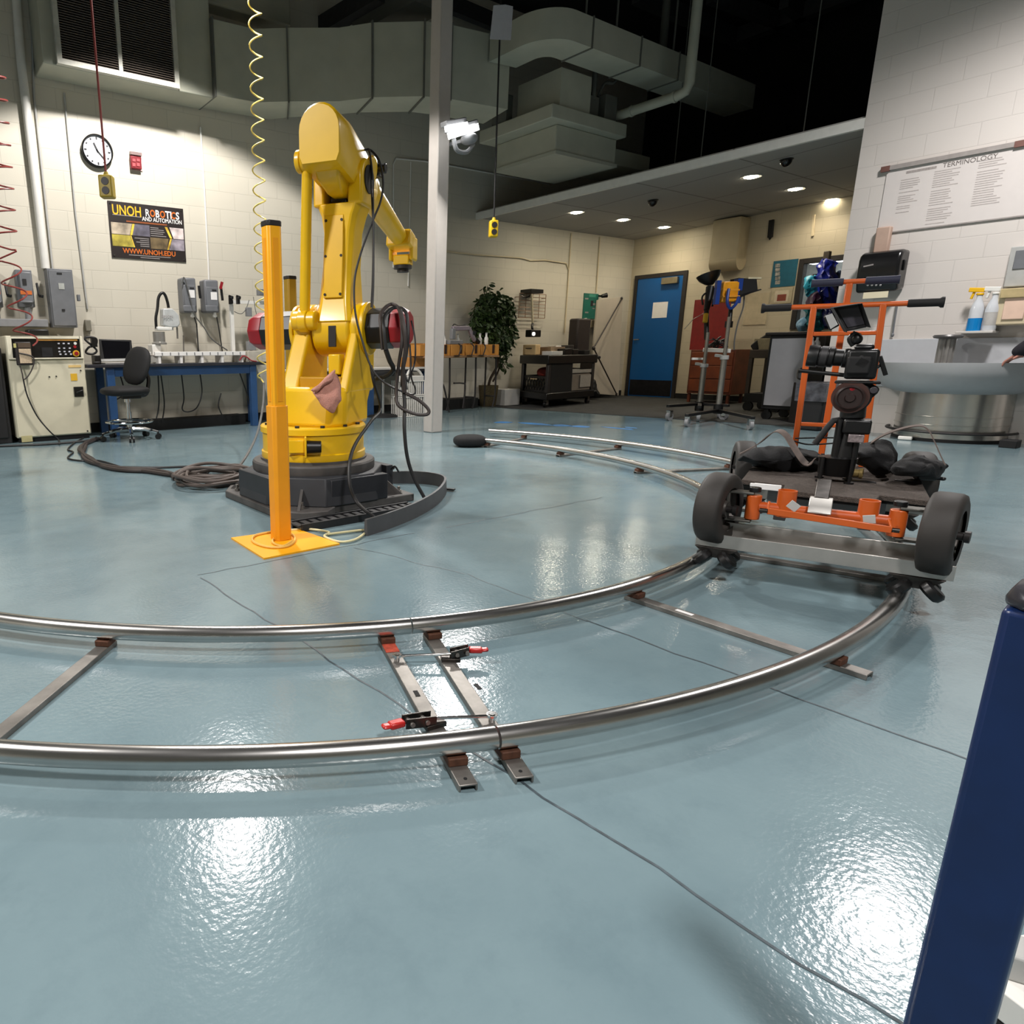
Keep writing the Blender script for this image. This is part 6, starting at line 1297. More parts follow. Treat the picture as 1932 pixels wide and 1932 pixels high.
hub = PY(1120, 657, 7.88); m_ = MB(); m_.cyl(hub, PY(1174, 562, yk1-.01), .012, n=8); m_.cyl(hub, PY(1164, 745, yk1-.03), .012, n=8); m_.ell(hub, (.03, .03, .04)); m_.ell(PY(1173, 563, yk1-.01), (.025, .02, .03)); m_.ell(PY(1163, 744, yk1-.03), (.025, .02, .03)); put('cross_bars', m_, DARKF, t)
put('white_edge', MB().bar(PY(1105, 600, 7.98), PY(1101, 748, 7.98), .06, .01, up=(0, 1, 0)), WHITEP, t)
tag(put('equipment_bag', blob([(1110, 708), (1116, 712), (1124, 722), (1129, 740), (1128, 748), (1110, 749), (1108, 730)], (PY(1118, 735, 7.9)-CAMP).dot(_f), .1, 6), BLKM), 'black bag slumped on the floor in front of the white reflector panel', 'bag')
# ------------------------------------------------------------------ far wall things
Xf = DX
def xb(m, x0, y0, x1, y1, Xn, Xb): a, b = PX(x0, y0, Xn), PX(x1, y1, Xn); m.span((Xn, a.y, a.z), (Xb, b.y, b.z)); return m
def xbt(name, rect, Xn, Xb, mt, parent=None, **k): return put(name, xb(MB(), *rect, Xn, Xb), mt, parent, **k)
a = PX(1346, 428, Xf-.3); b = PX(1389, 500, Xf-.3); zc_ = soz(a.y)
t = thing('wall_duct', 'beige boxed duct hanging from the low ceiling on the far wall', 'air duct', (Xf-.15, (a.y+b.y)/2, b.z)); DCT = mat('duct_beige', '#a99c80', .55, 0, .05, 5)
put('duct_drop', MB().span((Xf-.32, a.y, b.z+.1), (Xf-.001, b.y, zc_-.01)), DCT, t, bev=.01); put('duct_elbow', MB().cyl((Xf-.16, a.y, b.z+.09), (Xf-.16, b.y, b.z+.09), .16, n=28), DCT, t)
tag(xbt('teal_poster', (1460, 493, 1499, 539), Xf-.012, Xf-.001, TEAL), 'teal poster with a strip of small pictures left of the window', 'poster')
o = bpy.data.objects['teal_poster']; m_ = MB()
for k in range(5): xb(m_, 1463, 498+k*8, 1471, 504+k*8, Xf-.016, Xf-.012)
put('picture_strip', m_, mat('strip_pics', '#8c8a84', .6, 0, .5, 30), o)
t = thing('notice_frame', 'beige framed notice below the teal poster on the far wall', 'notice', PX(1473, 570, Xf)); xbt('frame', (1457, 544, 1492, 572), Xf-.03, Xf-.001, mat('notice_beige', '#b0a58a', .6), t, bev=.004); xbt('notice_paper', (1463, 549, 1486, 569), Xf-.034, Xf-.03, mat('notice_p', '#c3b8a2', .6), t); xbt('red_square', (1467, 556, 1482, 567), Xf-.037, Xf-.034, mat('notice_red', '#7d3a2a', .6), t)
tag(put('hanging_strap', MB().bar(PX(1456, 415, Xf-.05), PX(1453, 448, Xf-.05), .07, .04).cyl(PX(1453, 448, Xf-.05), PX(1452, 453, Xf-.05), .025, .005, 10), BLKM), 'short black strap hanging from the low ceiling on the far wall', 'strap')
tag(put('pull_cord', MB().bar(PX(1536, 405, Xf-.03), PX(1533, 445, Xf-.03), .03, .02), BEIGE), 'thin beige conduit stub below the low ceiling on the far wall', 'conduit')
tag(xbt('wall_papers', (1409, 555, 1444, 612), Xf-.01, Xf-.001, mat('papers', '#b7ab90', .8, 0, .08, 12)), 'pale sheets pinned to the far wall behind the stage lamp', 'paper')
# red board and brown cabinet
Xr = 11.6
a, b = PX(1311, 566, Xr), PX(1367, 660, Xr)
t = thing('brown_cabinet', 'dark brown wooden cabinet behind the light stands', 'cabinet', (Xr+.1, 0, 0)); ca, cb = PX(1304, 660, Xr-.1), PX(1390, 747, Xr-.1); cz = ca.z; cyl_, cyr = ca.y, cb.y
t.location.y = (cyl_+cyr)/2; WM[t.name] = M.Translation(t.location)
put('cabinet_body', MB().span((Xr-.1, cyr+.1, .16), (Xr+.4, cyl_, cz)), WOODD, t, bev=.006)
for k in range(3): put('drawer_front', MB().span((Xr-.115, cyr+.13, .2+(cz-.24)*k/3), (Xr-.101, cyl_-.03, .18+(cz-.22)*(k+1)/3)), mat('wood_mid', '#6b3216', .5, 0, .25, 6), t, bev=.004)
for y in (cyr+.14, cyl_-.05): put('leg', MB().span((Xr-.08, y, 0), (Xr-.04, y+.04, .16)), WOODD, t); put('leg', MB().span((Xr+.34, y, 0), (Xr+.38, y+.04, .16)), WOODD, t)
tag(put('red_board', MB().span((Xr+.0, b.y, cz), (Xr+.03, a.y, a.z)), REDB), 'dark red board standing on the brown cabinet', 'board')
# ------------------------------------------------------------------ two rolling lamp stands
STEM2 = mat('stand_tube', '#a8a49d', .3, .9, .1)
def stand(base, top, arms, label, zt):
    zl = .19 if zt else .14
    p = PZ(*base); t = thing('lamp_stand', label, 'lamp stand', (p.x, p.y, 0))
    kq = (p-CAMP).dot(_f)
    T_ = PD(top[0], top[1], kq); T_.x, T_.y = p.x, p.y
    put('lower_tube', MB().cyl((p.x, p.y, .16), (p.x, p.y, T_.z*.62), .035, n=18), STEM2, t); put('upper_tube', MB().cyl((p.x, p.y, T_.z*.6), (p.x, p.y, T_.z), .022, n=16), STEM2, t)
    m_ = MB(); m_.cyl((p.x, p.y, T_.z*.6), (p.x, p.y, T_.z*.64), .05, n=18); m_.bar((p.x, p.y, T_.z*.63), (p.x+.05, p.y+.14, T_.z*.64), .035); put('collar_clamp', m_, GREY3, t, bev=.004)
    put('hub', MB().cyl((p.x, p.y, .1), (p.x, p.y, .22), .055, n=18), BLK, t)
    for ang, ln in arms:
        u = V((math.cos(ang), math.sin(ang), 0)); e = p+u*ln
        put('leg', MB().bar((p.x, p.y, zl), e+V((0, 0, zl)), .045, .035), BLK, t, bev=.003)
        w = V((-u.y, u.x, 0)); q = e-u*.05
        o = put('caster', MB().cyl(q+V((0, 0, .055))-w*.018, q+V((0, 0, .055))+w*.018, .055, n=22), GREY2, t); put('caster_fork', MB().box(q+V((0, 0, .09)), (.05, .055, .07), rz=ang).box(q+V((0, 0, .125)), (.06, .06, .01), rz=ang), CHROME, o)
    return t, p, T_.z, kq
def ang(b, e): p, q = PZ(*b), PZ(*e); d = q-p; return math.atan2(d.y, d.x), d.length
b1, b2 = (1317, 789), (1352, 795)
t1, p1, z1_, k1 = stand(b1, (1332, 628), [ang(b1, (1257, 794)), ang(b1, (1372, 793)), (ang(b1, (1316, 806))[0], .55)], 'left rolling stand carrying the black dish lamp', 1)
t2_, p2, z2_, k2_ = stand(b2, (1378, 600), [ang(b2, (1293, 806)), ang(b2, (1418, 812)), (ang(b2, (1362, 778))[0], .5)], 'right rolling stand carrying the blue and amber stage lamp', 0)
# dish lamp
c = PD(1331, 590, k1); c.x, c.y = p1.x, p1.y; t = thing('dish_lamp', 'black dish work lamp facing up on the left rolling stand', 'lamp', PD(1338, 600, k1))
q, r_ = PD(1342, 545, k1), PD(1338, 514, k1); ax_ = (PD(1337, 517, k1)-PD(1343, 545, k1)).normalized()
put('reflector', MB().lathe([(.03, 0), (.07, .03), (.125, .09), (.15, .15), (.145, .15), (.115, .09), (.05, .03)], PD(1341, 538, k1), ax_, 32, caps=False), BLK, t)
put('lamp_neck', MB().cyl(PD(1341, 542, k1), PD(1333, 585, k1), .06, .035, 18), BLK, t); put('lamp_yoke', MB().tube(spline([PD(1326, 575, k1), PD(1325, 560, k1), PD(1335, 552, k1), PD(1345, 560, k1), PD(1344, 578, k1)], 5), .012, 8).cyl(PD(1333, 585, k1), PD(1333, 640, k1), .03, n=12), BLK, t)
put('yellow_knob', MB().cyl(PD(1332, 592, k1-.05), PD(1330, 608, k1-.05), .03, n=14), GOLDT, t)
put('side_rod', MB().bar(PD(1291, 621, k1), PD(1308, 602, k1), .012, .004).bar(PD(1308, 602, k1), PD(1330, 590, k1), .012, .004), BLK, t)
# stage lamp
t = thing('stage_lamp', 'blue and amber stage lamp with black barn doors on the right rolling stand', 'lamp', PD(1378, 575, k2_)); k = k2_
R_ = _r.copy(); R_.z = 0; R_.normalize(); Dp = V((-R_.y, R_.x, 0))
def rect(m, x0, y0, x1, y1, kk, th): a, b = PD(x0, y0, kk), PD(x1, y1, kk); w = abs((b-a).dot(R_)); h = abs(a.z-b.z); m.box((a+b)/2, (w, th, h), rz=math.atan2(R_.y, R_.x)); return m
put('housing', rect(MB(), 1356, 533, 1386, 570, k, .2), AMBER, t, bev=.012)
m_ = MB(); rect(m_, 1349, 530, 1357, 574, k-.05, .06); rect(m_, 1386, 527, 1396, 572, k-.05, .1); m_.tube(spline([PD(1375, 545, k-.14), PD(1372, 570, k-.14), PD(1378, 582, k-.1), PD(1388, 574, k-.14), PD(1394, 560, k-.14)], 5), .018, 8); put('blue_end_plate', m_, BLUEL, t, bev=.008)
m_ = MB()
for y in (538, 547, 559): rect(m_, 1356, y, 1387, y+2.5, k, .215)
put('cooling_fins', m_, mat('fin_gold', '#f0a63a', .3, 0, .1), t)
a = [PD(x, y, k-.1) for x, y in ((1394, 524), (1428, 527), (1430, 548), (1396, 562))]; m_ = MB(); m_.rings([a, [p+Dp*.2 for p in a]]); put('barn_doors', m_, BLKM, t, bev=.004)
m_ = MB(); a = [PD(x, y, k-.1) for x, y in ((1396, 556), (1436, 545), (1437, 547), (1396, 560))]; m_.rings([a, [p+Dp*.2 for p in a]]); put('lower_flap', m_, BLKM, t)
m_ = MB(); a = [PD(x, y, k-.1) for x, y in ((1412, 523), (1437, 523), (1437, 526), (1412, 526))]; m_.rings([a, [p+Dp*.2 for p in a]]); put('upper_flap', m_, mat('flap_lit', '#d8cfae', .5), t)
put('mount_spigot', MB().cyl(PD(1379, 580, k), PD(1376, 612, k), .025, n=14).box(PD(1375, 612, k), (.09, .06, .08)), BLK, t, bev=.004)
put('power_cord', MB().tube(spline([PD(1404, 556, k), PD(1402, 580, k), PD(1392, 610, k), PD(1386, 640, k), PD(1385, 660, k)], 6), .009, 8), CBLG, t)
t = thing('cable_crossbar', 'white crossbar with tangled cords joining the two rolling lamp stands', 'crossbar', PD(1350, 662, k1)); put('bar', MB().bar(PD(1328, 660, k1-.05), PD(1377, 662, k2_-.05), .035, .05).bar(PD(1305, 677, k1-.05), PD(1330, 677, k1-.05), .03), WHITEP, t, bev=.004)
rnd = random.Random(2); m_ = MB()
for q in range(7): m_.tube(spline([PD(1330+rnd.uniform(0, 42), 650+rnd.uniform(-16, 12), k1+rnd.uniform(-.12, .0)) for _ in range(5)], 5), .008, 6)
put('cord_tangle', m_, DARKF, t)
# AV carts near the white wall
q0, q1 = PZ(1432, 791), PZ(1512, 797)
t = thing('equipment_rack', 'grey sided equipment rack on casters near the white wall', 'equipment rack', ((q0.x+q1.x)/2, (q0.y+q1.y)/2, 0)); kq = (q0-CAMP).dot(_f)
u = (q1-q0); u.z = 0; u.normalize(); w = V((-u.y, u.x, 0)); zt4 = PD(1450, 628, kq).z; L_ = (q1-q0).length*1.0
def rk(m, a0, b0, a1, b1, z0, z1): return m.rings([[q0+u*a0+w*b0+V((0, 0, z)), q0+u*a1+w*b0+V((0, 0, z)), q0+u*a1+w*b1+V((0, 0, z)), q0+u*a0+w*b1+V((0, 0, z))] for z in (z0, z1)])
put('rack_frame', rk(MB(), 0, 0, L_, .6, .14, zt4-.04), BLKM, t, bev=.006); put('side_panel', rk(MB(), .035, -.015, L_-.02, 0, .19, zt4-.08), mat('rack_grey', '#9a9a9e', .5, 0, .05, 5), t); put('rack_top', rk(MB(), -.06, -.02, L_+.02, .62, zt4-.04, zt4), DARKF, t, bev=.012)
put('side_handle', MB().tube(spline([q0+u*(L_-.08)+V((0, 0, zt4*.6))-w*.015, q0+u*(L_-.1)-w*.05+V((0, 0, zt4*.58)), q0+u*(L_-.1)-w*.05+V((0, 0, zt4*.5)), q0+u*(L_-.08)+V((0, 0, zt4*.48))-w*.015], 5), .01, 8), STEELD, t)
for a in (.06, L_-.1):
    for b in (.05, .5): p = q0+u*a+w*b; put('caster', MB().cyl(p+V((0, 0, .06))-w*.02, p+V((0, 0, .06))+w*.02, .06, n=18).box(p+V((0, 0, .11)), (.05, .05, .06)), BLK, t)
q2 = PZ(1400, 775); kq2 = (q2-CAMP).dot(_f)
t = thing('rolling_cart', 'dark open rolling cart beside the grey equipment rack', 'cart', (q2.x, q2.y, 0)); q3 = q2+u*.55
def rk2(m, a0, b0, a1, b1, z0, z1): return m.rings([[q2+u*a0+w*b0+V((0, 0, z)), q2+u*a1+w*b0+V((0, 0, z)), q2+u*a1+w*b1+V((0, 0, z)), q2+u*a0+w*b1+V((0, 0, z))] for z in (z0, z1)])
zt5 = PD(1410, 660, kq2).z
put('cart_top', rk2(MB(), 0, 0, .5, .5, zt5-.12, zt5), mat('cart_brown', '#33291f', .6), t, bev=.006); put('cart_bottom', rk2(MB(), 0, 0, .5, .5, .14, .26), BLKM, t)
for a in (0, .45): put('leg', rk2(MB(), a, 0, a+.05, .05, .26, zt5-.12), mat('cart_brown', '#33291f'), t); put('leg', rk2(MB(), a, .45, a+.05, .5, .26, zt5-.12), mat('cart_brown', '#33291f'), t)
for a in (.05, .43): p = q2+u*a+w*.05; put('caster', MB().cyl(p+V((0, 0, .07))-w*.02, p+V((0, 0, .07))+w*.02, .07, n=18), BLK, t); p = q2+u*a+w*.45; put('caster', MB().cyl(p+V((0, 0, .07))-w*.02, p+V((0, 0, .07))+w*.02, .07, n=18), BLK, t)
tag(put('metal_box', rk2(MB(), -.02, .12, .2, .42, zt5, zt5+.16), mat('box_olive', '#8a8066', .6), bev=.004), 'olive metal box on the dark rolling cart', 'box')
P = [PD(x, y, kq2-.2) for x, y in ((1414, 652), (1428, 640), (1448, 628), (1455, 645), (1452, 658), (1420, 662))]; m_ = MB(); m_.rings([P, [p+w*.1 for p in P]]); tag(put('black_shoulder_bag', m_, BLKM, bev=.02), 'black shoulder bag slumped on the dark rolling cart', 'bag')
# coat tree with blue bags
pc = PZ(1560, 788); kc = (PZ(1556, 800)-CAMP).dot(_f)+1.6; kc2 = kc
tpz = PD(1562, 474, kc)
t = thing('coat_tree', 'dark wooden post rack hung with blue bags in front of the window', 'coat rack', (tpz.x, tpz.y, 0))
m_ = MB(); m_.box((tpz.x, tpz.y, tpz.z/2), (.08, .08, tpz.z)); put('post', m_, mat('post_wood', '#3a3024', .6, 0, .2), t, bev=.01); m_ = MB(); m_.box((tpz.x, tpz.y, .03), (.6, .08, .06)); m_.box((tpz.x, tpz.y, .04), (.08, .6, .06)); put('foot', m_, mat('post_wood', '#3a3024'), t)
m_ = MB(); m_.bar(PD(1535, 520, kc-.06), PD(1595, 515, kc-.06), .04); put('arm', m_, mat('post_wood', '#3a3024'), t)
bg = [('blue_bag', [(1550, 492), (1562, 488), (1574, 492), (1580, 520), (1582, 560), (1578, 578), (1545, 578), (1535, 560), (1541, 520)], BLUEB, .12, 'large dark blue bag hanging on the wooden post rack'), ('cyan_bag', [(1521, 525), (1536, 520), (1546, 528), (1544, 560), (1525, 562), (1516, 545)], CYAN, .08, 'bright cyan bag at the left of the wooden post rack'), ('purple_bag', [(1528, 556), (1545, 545), (1552, 572), (1540, 586), (1522, 580)], PURP, .08, 'dark purple bag below the cyan bag on the post rack'), ('teal_bag', [(1520, 578), (1548, 580), (1556, 605), (1545, 622), (1520, 618)], mat('bag_teal', '#1c7480', .4, 0, .35, 25), .1, 'teal plastic bag low on the wooden post rack'), ('pale_blue_bag', [(1506, 606), (1522, 600), (1524, 618), (1514, 628), (1504, 620)], mat('bag_pale', '#6f97b8', .5, 0, .25, 25), .06, 'pale blue bag on the corner of the grey equipment rack'), ('navy_bag', [(1552, 580), (1578, 580), (1580, 612), (1556, 618)], mat('bag_navy', '#101a52', .4, 0, .3, 20), .08, 'navy bag under the large dark blue bag'), ('grey_blue_bag', [(1580, 515), (1592, 517), (1590, 545), (1582, 548)], mat('bag_greyblue', '#3a4a6a', .5, 0, .2), .06, 'small grey blue bag right of the large dark blue bag')]
for i, (nm, px, mt, th, lb) in enumerate(bg): tag(put(nm, blob(px, kc-.12-.02*(i % 3), th, 20+i, 9, .2, 13, .45), mt), lb, 'bag', 'bags hung on the post rack')
# black bin with bag, shelf boxes behind the orange frame
kb = (PZ(1535, 826)-CAMP).dot(_f)
c = PZ(1548, 812); t = thing('trash_bin', 'black bin lined with a clear plastic bag behind the orange dolly frame', 'trash bin', (c.x, c.y+.1, 0)); kb = (c-CAMP).dot(_f)
zt6 = PD(1540, 722, kb).z
put('bin_body', MB().rings([[V((c.x+sx*s, c.y+.1+sy*s, z)) for sx, sy in ((-1, -1), (1, -1), (1, 1), (-1, 1))] for s, z in ((.125, 0), (.145, zt6))]), BLKM, t, bev=.02)
put('bin_liner', MB().rings([[V((c.x+sx*s, c.y+.1+sy*s, z)) for sx, sy in ((-1, -1), (1, -1), (1, 1), (-1, 1))] for s, z in ((.149, zt6*.62), (.152, zt6*.8), (.154, zt6+.005), (.13, zt6+.01), (.125, zt6-.1))], caps=False), mat('liner_grey', '#45454a', .25, 0, .5, 14, bump=.6, bscale=20), t)
kd = kb+.55; t = thing('amplifier_stack', 'black amplifier and boxes on a low shelf behind the trash bin', 'amplifier', PD(1545, 720, kd)); pz0 = PD(1545, 722, kd)
put('shelf_unit', rect(MB(), 1512, 722, 1584, 800, kd, .4), DARKF, t, bev=.006); put('amplifier', rect(MB(), 1532, 690, 1566, 721, kd, .35), BLK, t, bev=.008); put('upper_unit', rect(MB(), 1540, 632, 1572, 660, kd, .3), BLK, t, bev=.008); put('shelf_post', rect(MB(), 1536, 660, 1575, 690, kd+.1, .2), BLKM, t)
for x in (1530, 1540): m_ = MB(); q = PD(x, 650, kd-.1); tag(put('small_bottle', MB().lathe([(.001, 0), (.035, 0), (.035, .09), (.014, .12), (.014, .15), (.001, .15)], PD(x, 656, kd-.1)-V((0, 0, .03)), n=16), CLEAR), 'small clear bottle, %s of two beside the black amplifier unit' % ('left' if x < 1535 else 'right'), 'bottle', 'small clear bottles behind the dolly frame')
tag(put('white_board_strip', rect(MB(), 1567, 630, 1590, 722, kd-.2, .03), mat('strip_white', '#d8d2c8', .6, 0, .03)), 'white board strip standing behind the orange dolly frame', 'board')
# ================================================================== RIGHT WALL
sy = 2.22; rz0, rz1 = .48, .757
t = thing('wash_fountain', 'half round grey wash fountain with a stainless pedestal on the white side wall', 'sink', (RX, sy, 0))
def half(m, prof, x=RX-.001, n=40):
    rs = []
    for r, z in prof: rs.append([V((x-r*math.sin(PI*i/n), sy+r*math.cos(PI*i/n), z)) for i in range(n+1)])
    for a, b in zip(rs[:-1], rs[1:]):
        va = [m.bm.verts.new(p) for p in a]; vb = [m.bm.verts.new(p) for p in b]
        for i in range(n): m.face((va[i], va[i+1], vb[i+1], vb[i]))
    return m
put('pedestal', half(MB(), [(.44, .03), (.44, .5)]), STAINL, t, sharp=60)
m_ = MB()
for z in (.16, .24): half(m_, [(.441, z-.006), (.447, z-.004), (.447, z+.004), (.441, z+.006)])
put('pedestal_seam', m_, STAINL, t)
put('toe_base', half(MB(), [(.45, 0), (.45, .03), (.3, .03)]), BLKM, t)
put('foot_rail', MB().tube([V((RX-.5*math.sin(PI*i/30), sy+.5*math.cos(PI*i/30), .095)) for i in range(31)], .012, 8), DARKF, t)
put('bowl', half(MB(), [(.43, .46), (.5, .475), (.6, .52), (.665, .6), (.685, .68), (.69, rz1-.01), (.69, rz1), (.67, rz1), (.665, rz1-.02), (.6, .6), (.4, .53), (.05, .52)]), SINK, t, sharp=50)
put('splash_back', MB().span((RX-.035, sy-.72, .5), (RX-.001, sy+.715, .985)), mat('splash', '#b9bbbf', .35, 0, .03), t, bev=.006)
q = PX(1785, 655, 8.52); m_ = MB()
pr = [(.001, .5), (.05, .5), (.05, rz1)]
m_.rings([[V((8.52+(.062+.006*math.cos(12*a))*math.cos(a), q.y+(.062+.006*math.cos(12*a))*math.sin(a), z)) for a in [2*PI*k/72 for k in range(72)]] for z in (.55, .985)]); put('spray_column', m_, mat('column_grey', '#8d8b88', .35, .4, .1), t)
put('column_cap', MB().lathe([(.06, .975), (.105, .985), (.115, 1.0), (.105, 1.015), (.001, 1.018)], (8.52, q.y, 0), n=32), mat('cap_grey', '#5d5b5a', .4, .4, .1), t)
tag(put('soap_block', MB().box(PZ(1706, 829)+V((-.05, -.02, .02)), (.05, .11, .035), rz=.2), WHITEP, bev=.008), 'small white block on the floor before the wash fountain pedestal', 'block')
tag(put('floor_mat_block', MB().span((8.35, 1.62, .0), (8.5, 1.74, .07)), BLKM, bev=.006), 'black block on the floor at the right of the wash fountain pedestal', 'block')
# paper towel dispenser
t = thing('paper_towel_dispenser', 'black paper towel dispenser on the white side wall', 'paper towel dispenser', (RX, 3.05, 1.5))
a, b = PX(1622, 478, 8.58), PX(1690, 545, 8.58)
y0, y1, z0, z1 = b.y, a.y, PX(1650, 551, 8.58).z, PX(1655, 473, 8.58).z
zm = PX(1650, 525, 8.58).z
m_ = MB(); pr = [(RX-.001, z0+.02), (8.62, z0), (8.59, zm-.04), (8.575, zm), (8.575, z1-.08), (8.6, z1-.02), (8.66, z1), (RX-.001, z1)]
m_.rings([[V((x, y, z)) for x, z in pr] for y in (y0, y1)]); put('housing', m_, mat('dispenser_black', '#151516', .22, 0, .05), t, bev=.03, seg=4)
put('tear_bar', MB().bar((8.572, y0+.02, zm), (8.572, y1-.005, zm+.002), .03, .03), BLK, t, bev=.01)
a, b = PX(1629, 554, 8.6), PX(1674, 561, 8.6); put('towel_end', MB().span((8.6, b.y, b.z), (8.61, a.y, a.z+.01)), mat('towel_cream', '#ddd2b4', .8, 0, .03), t)
m_ = MB()
for px in (1637, 1645, 1653, 1661): q = PX(px, 538, 8.588); m_.ell(q, (.006, .011, .011))
put('indicator_lights', m_, mat('ind', '#9a9a9a', .3, .3), t)
q = PX(1640, 501, 8.574); a = PX(1629, 503, 8.573); put('maker_mark', MB().bar(a, PX(1648, 499, 8.573), .014, .002, up=(1, 0, 0)), LETG, t)
m_ = MB(); q = PX(1704, 500, 8.68); m_.box((8.68, y0-.008, q.z), (.05, .016, .1)); put('side_lock', m_, BLK, t, bev=.006)
a, b = PX(1655, 430, RX-.05), PX(1674, 478, RX-.05); tag(put('cardboard_tube', MB().span((RX-.07, b.y, b.z), (RX-.001, a.y, a.z)), mat('tan_pink', '#b59a8a', .7, 0, .05), bev=.012), 'short tan conduit cover on the wall above the towel dispenser', 'conduit cover')
m_ = MB(); m_.tube([PX(1694, 570, RX-.03), PX(1688, 605, RX-.03), PX(1684, 633, RX-.03)], .008, 8); m_.ell(PX(1684, 632, RX-.03), (.014, .014, .022)); tag(put('pull_cord', m_, GREY), 'thin grey cord hanging down the white wall right of the orange handlebar', 'cord')
# spray bottles, soap dispenser, wall panel
zz = PX(1834, 625, 8.66).z
def spray(px, lb, liquid, trig):
    q = PX(px, 625, 8.68); t = thing('spray_bottle', lb, 'spray bottle', (8.68, q.y, zz), group='spray bottles on the wall ledge'); L = LT(t)
    L.put('bottle_body', MB().lathe([(.001, .004), (.05, .004), (.052, .02), (.052, .2), (.04, .25), (.022, .3), (.022, .33)], n=28), CLEAR)
    if liquid: L.put('blue_liquid', MB().lathe([(.001, .003), (.0525, .003), (.0535, .02), (.0535, .12), (.001, .121)], n=28), LIQ)
    else: L.put('bottle_label', MB().lathe([(.0525, .05), (.0528, .17)], n=28, caps=False), mat('label_grey', '#b7b4b0', .6))
    L.put('trigger_head', MB().cyl((0, 0, .33), (0, 0, .35), .028, n=18).bar((.0, -.03, .375), (.0, .085, .385), .035, .04).bar((0, .045, .365), (0, .06, .3), .014, .02), trig, bev=.004)
spray(1835, 'spray bottle with blue liquid and a yellow trigger on the wall ledge', True, mat('trigger_yellow', '#e8b416', .4, 0, .04))
spray(1864, 'clear spray bottle with a white trigger beside the yellow triggered one', False, WHITEP)
a, b = PX(1815, 628, RX), PX(1885, 628, RX); tag(put('bottle_ledge', MB().span((8.6, b.y, zz-.02), (RX-.001, a.y, zz+.002)), mat('ledge', '#cfcac4', .4, 0, .03), bev=.004), 'narrow white ledge under the spray bottles', 'ledge')
t = thing('soap_dispenser', 'beige soap dispenser on the wall at the right edge of the photo', 'soap dispenser', PX(1910, 612, RX)); a, b = PX(1887, 545, 8.66), PX(1945, 612, 8.66)
put('back_body', MB().span((8.66, b.y, b.z), (RX-.001, a.y, a.z)), BEIGE, t, bev=.012); a2, b2 = PX(1897, 562, 8.65), PX(1930, 602, 8.65); put('window_panel', MB().span((8.648, b2.y, b2.z), (8.66, a2.y, a2.z)), mat('soap_pink', '#e3c4b0', .3, 0, .05), t, bev=.006)
a3, b3 = PX(1889, 545, 8.63), PX(1945, 560, 8.63); put('top_lid', MB().span((8.63, b3.y, b3.z), (8.66, a3.y, a3.z)), mat('soap_lid', '#b9a67a', .5), t, bev=.006)
t = thing('wall_control_panel', 'grey wall control panel above the beige soap dispenser', 'control panel', PX(1920, 540, RX)); a, b = PX(1908, 466, 8.74), PX(1960, 538, 8.74)
put('enclosure', MB().span((8.74, b.y, b.z), (RX-.001, a.y, a.z)), GREY3, t, bev=.008); a, b = PX(1917, 473, 8.735), PX(1955, 505, 8.735); put('display', MB().span((8.732, b.y, b.z), (8.74, a.y, a.z)), GREY, t, bev=.004)
# terminology chart
t = thing('wall_chart', 'large white wall chart headed TERMINOLOGY high on the side wall', 'chart', (RX, 2.6, 2.05)); Xc = RX-.012
ctl, cbl = PX(1662, 325, Xc), PX(1666, 440, Xc); ctr = PX(1960, 262, Xc)
cy1, cy0, cz1, cz0 = (ctl.y+cbl.y)/2, 1.95, (ctl.z+PX(1900, 275, Xc).z)/2, cbl.z
put('chart_sheet', MB().span((RX-.012, cy0, cz0), (RX-.002, cy1, cz1)), mat('chart_white', '#cdc6c2', .7, 0, .015), t)
put('top_rail', MB().span((RX-.035, cy0, cz1-.012), (RX-.012, cy1+.03, cz1+.03)), mat('rail_grey', '#97908c', .5), t)
put('bottom_rail', MB().span((RX-.016, cy0, cz0-.006), (RX-.002, cy1, cz0+.006)), mat('rail_grey', '#97908c'), t)
for y in (cy1+.005, 2.12): put('corner_clip', MB().span((RX-.04, y-.03, cz1-.02), (RX-.012, y+.045, cz1+.032)), mat('clip_brown', '#6d4a42', .6), t)
RW = M(((0, 0, -1, 0), (-1, 0, 0, 0), (0, 1, 0, 0), (0, 0, 0, 1)))
q = PX(1832, 287, Xc-.01); m_ = MB(); m_.text('TERMINOLOGY', .06, M.Translation((RX-.0135, q.y, cz1-.06)) @ RW, 'CENTER', .0005, 0, .95); put('heading_letters', m_, mat('heading', '#6d6663', .7), t)
rnd = random.Random(5)
for c0, c1, v0, v1 in ((1695, 1735, .2, .72), (1755, 1805, .16, .95), (1835, 1890, .12, .8)):
    m_ = MB(); ya, yb = PX(c0, 370, Xc).y, PX(c1, 360, Xc).y
    v = v0
    while v < v1:
        z = cz1-(cz1-cz0)*v; m_.span((RX-.0135, ya-(ya-yb)*rnd.uniform(.6, 1), z-.008), (RX-.0122, ya, z)); v += rnd.choice((.032, .032, .036, .06))
    put('text_column', m_, mat('text_lines', '#b0a8a4', .7, 0, .1, 60), t)
q = PX(1740, 310, Xc); put('faded_heading', MB().span((RX-.0135, q.y-.12, cz1-.072), (RX-.0122, q.y+.12, cz1-.05)), mat('faded', '#9a928e', .7, 0, .2, 60), t)
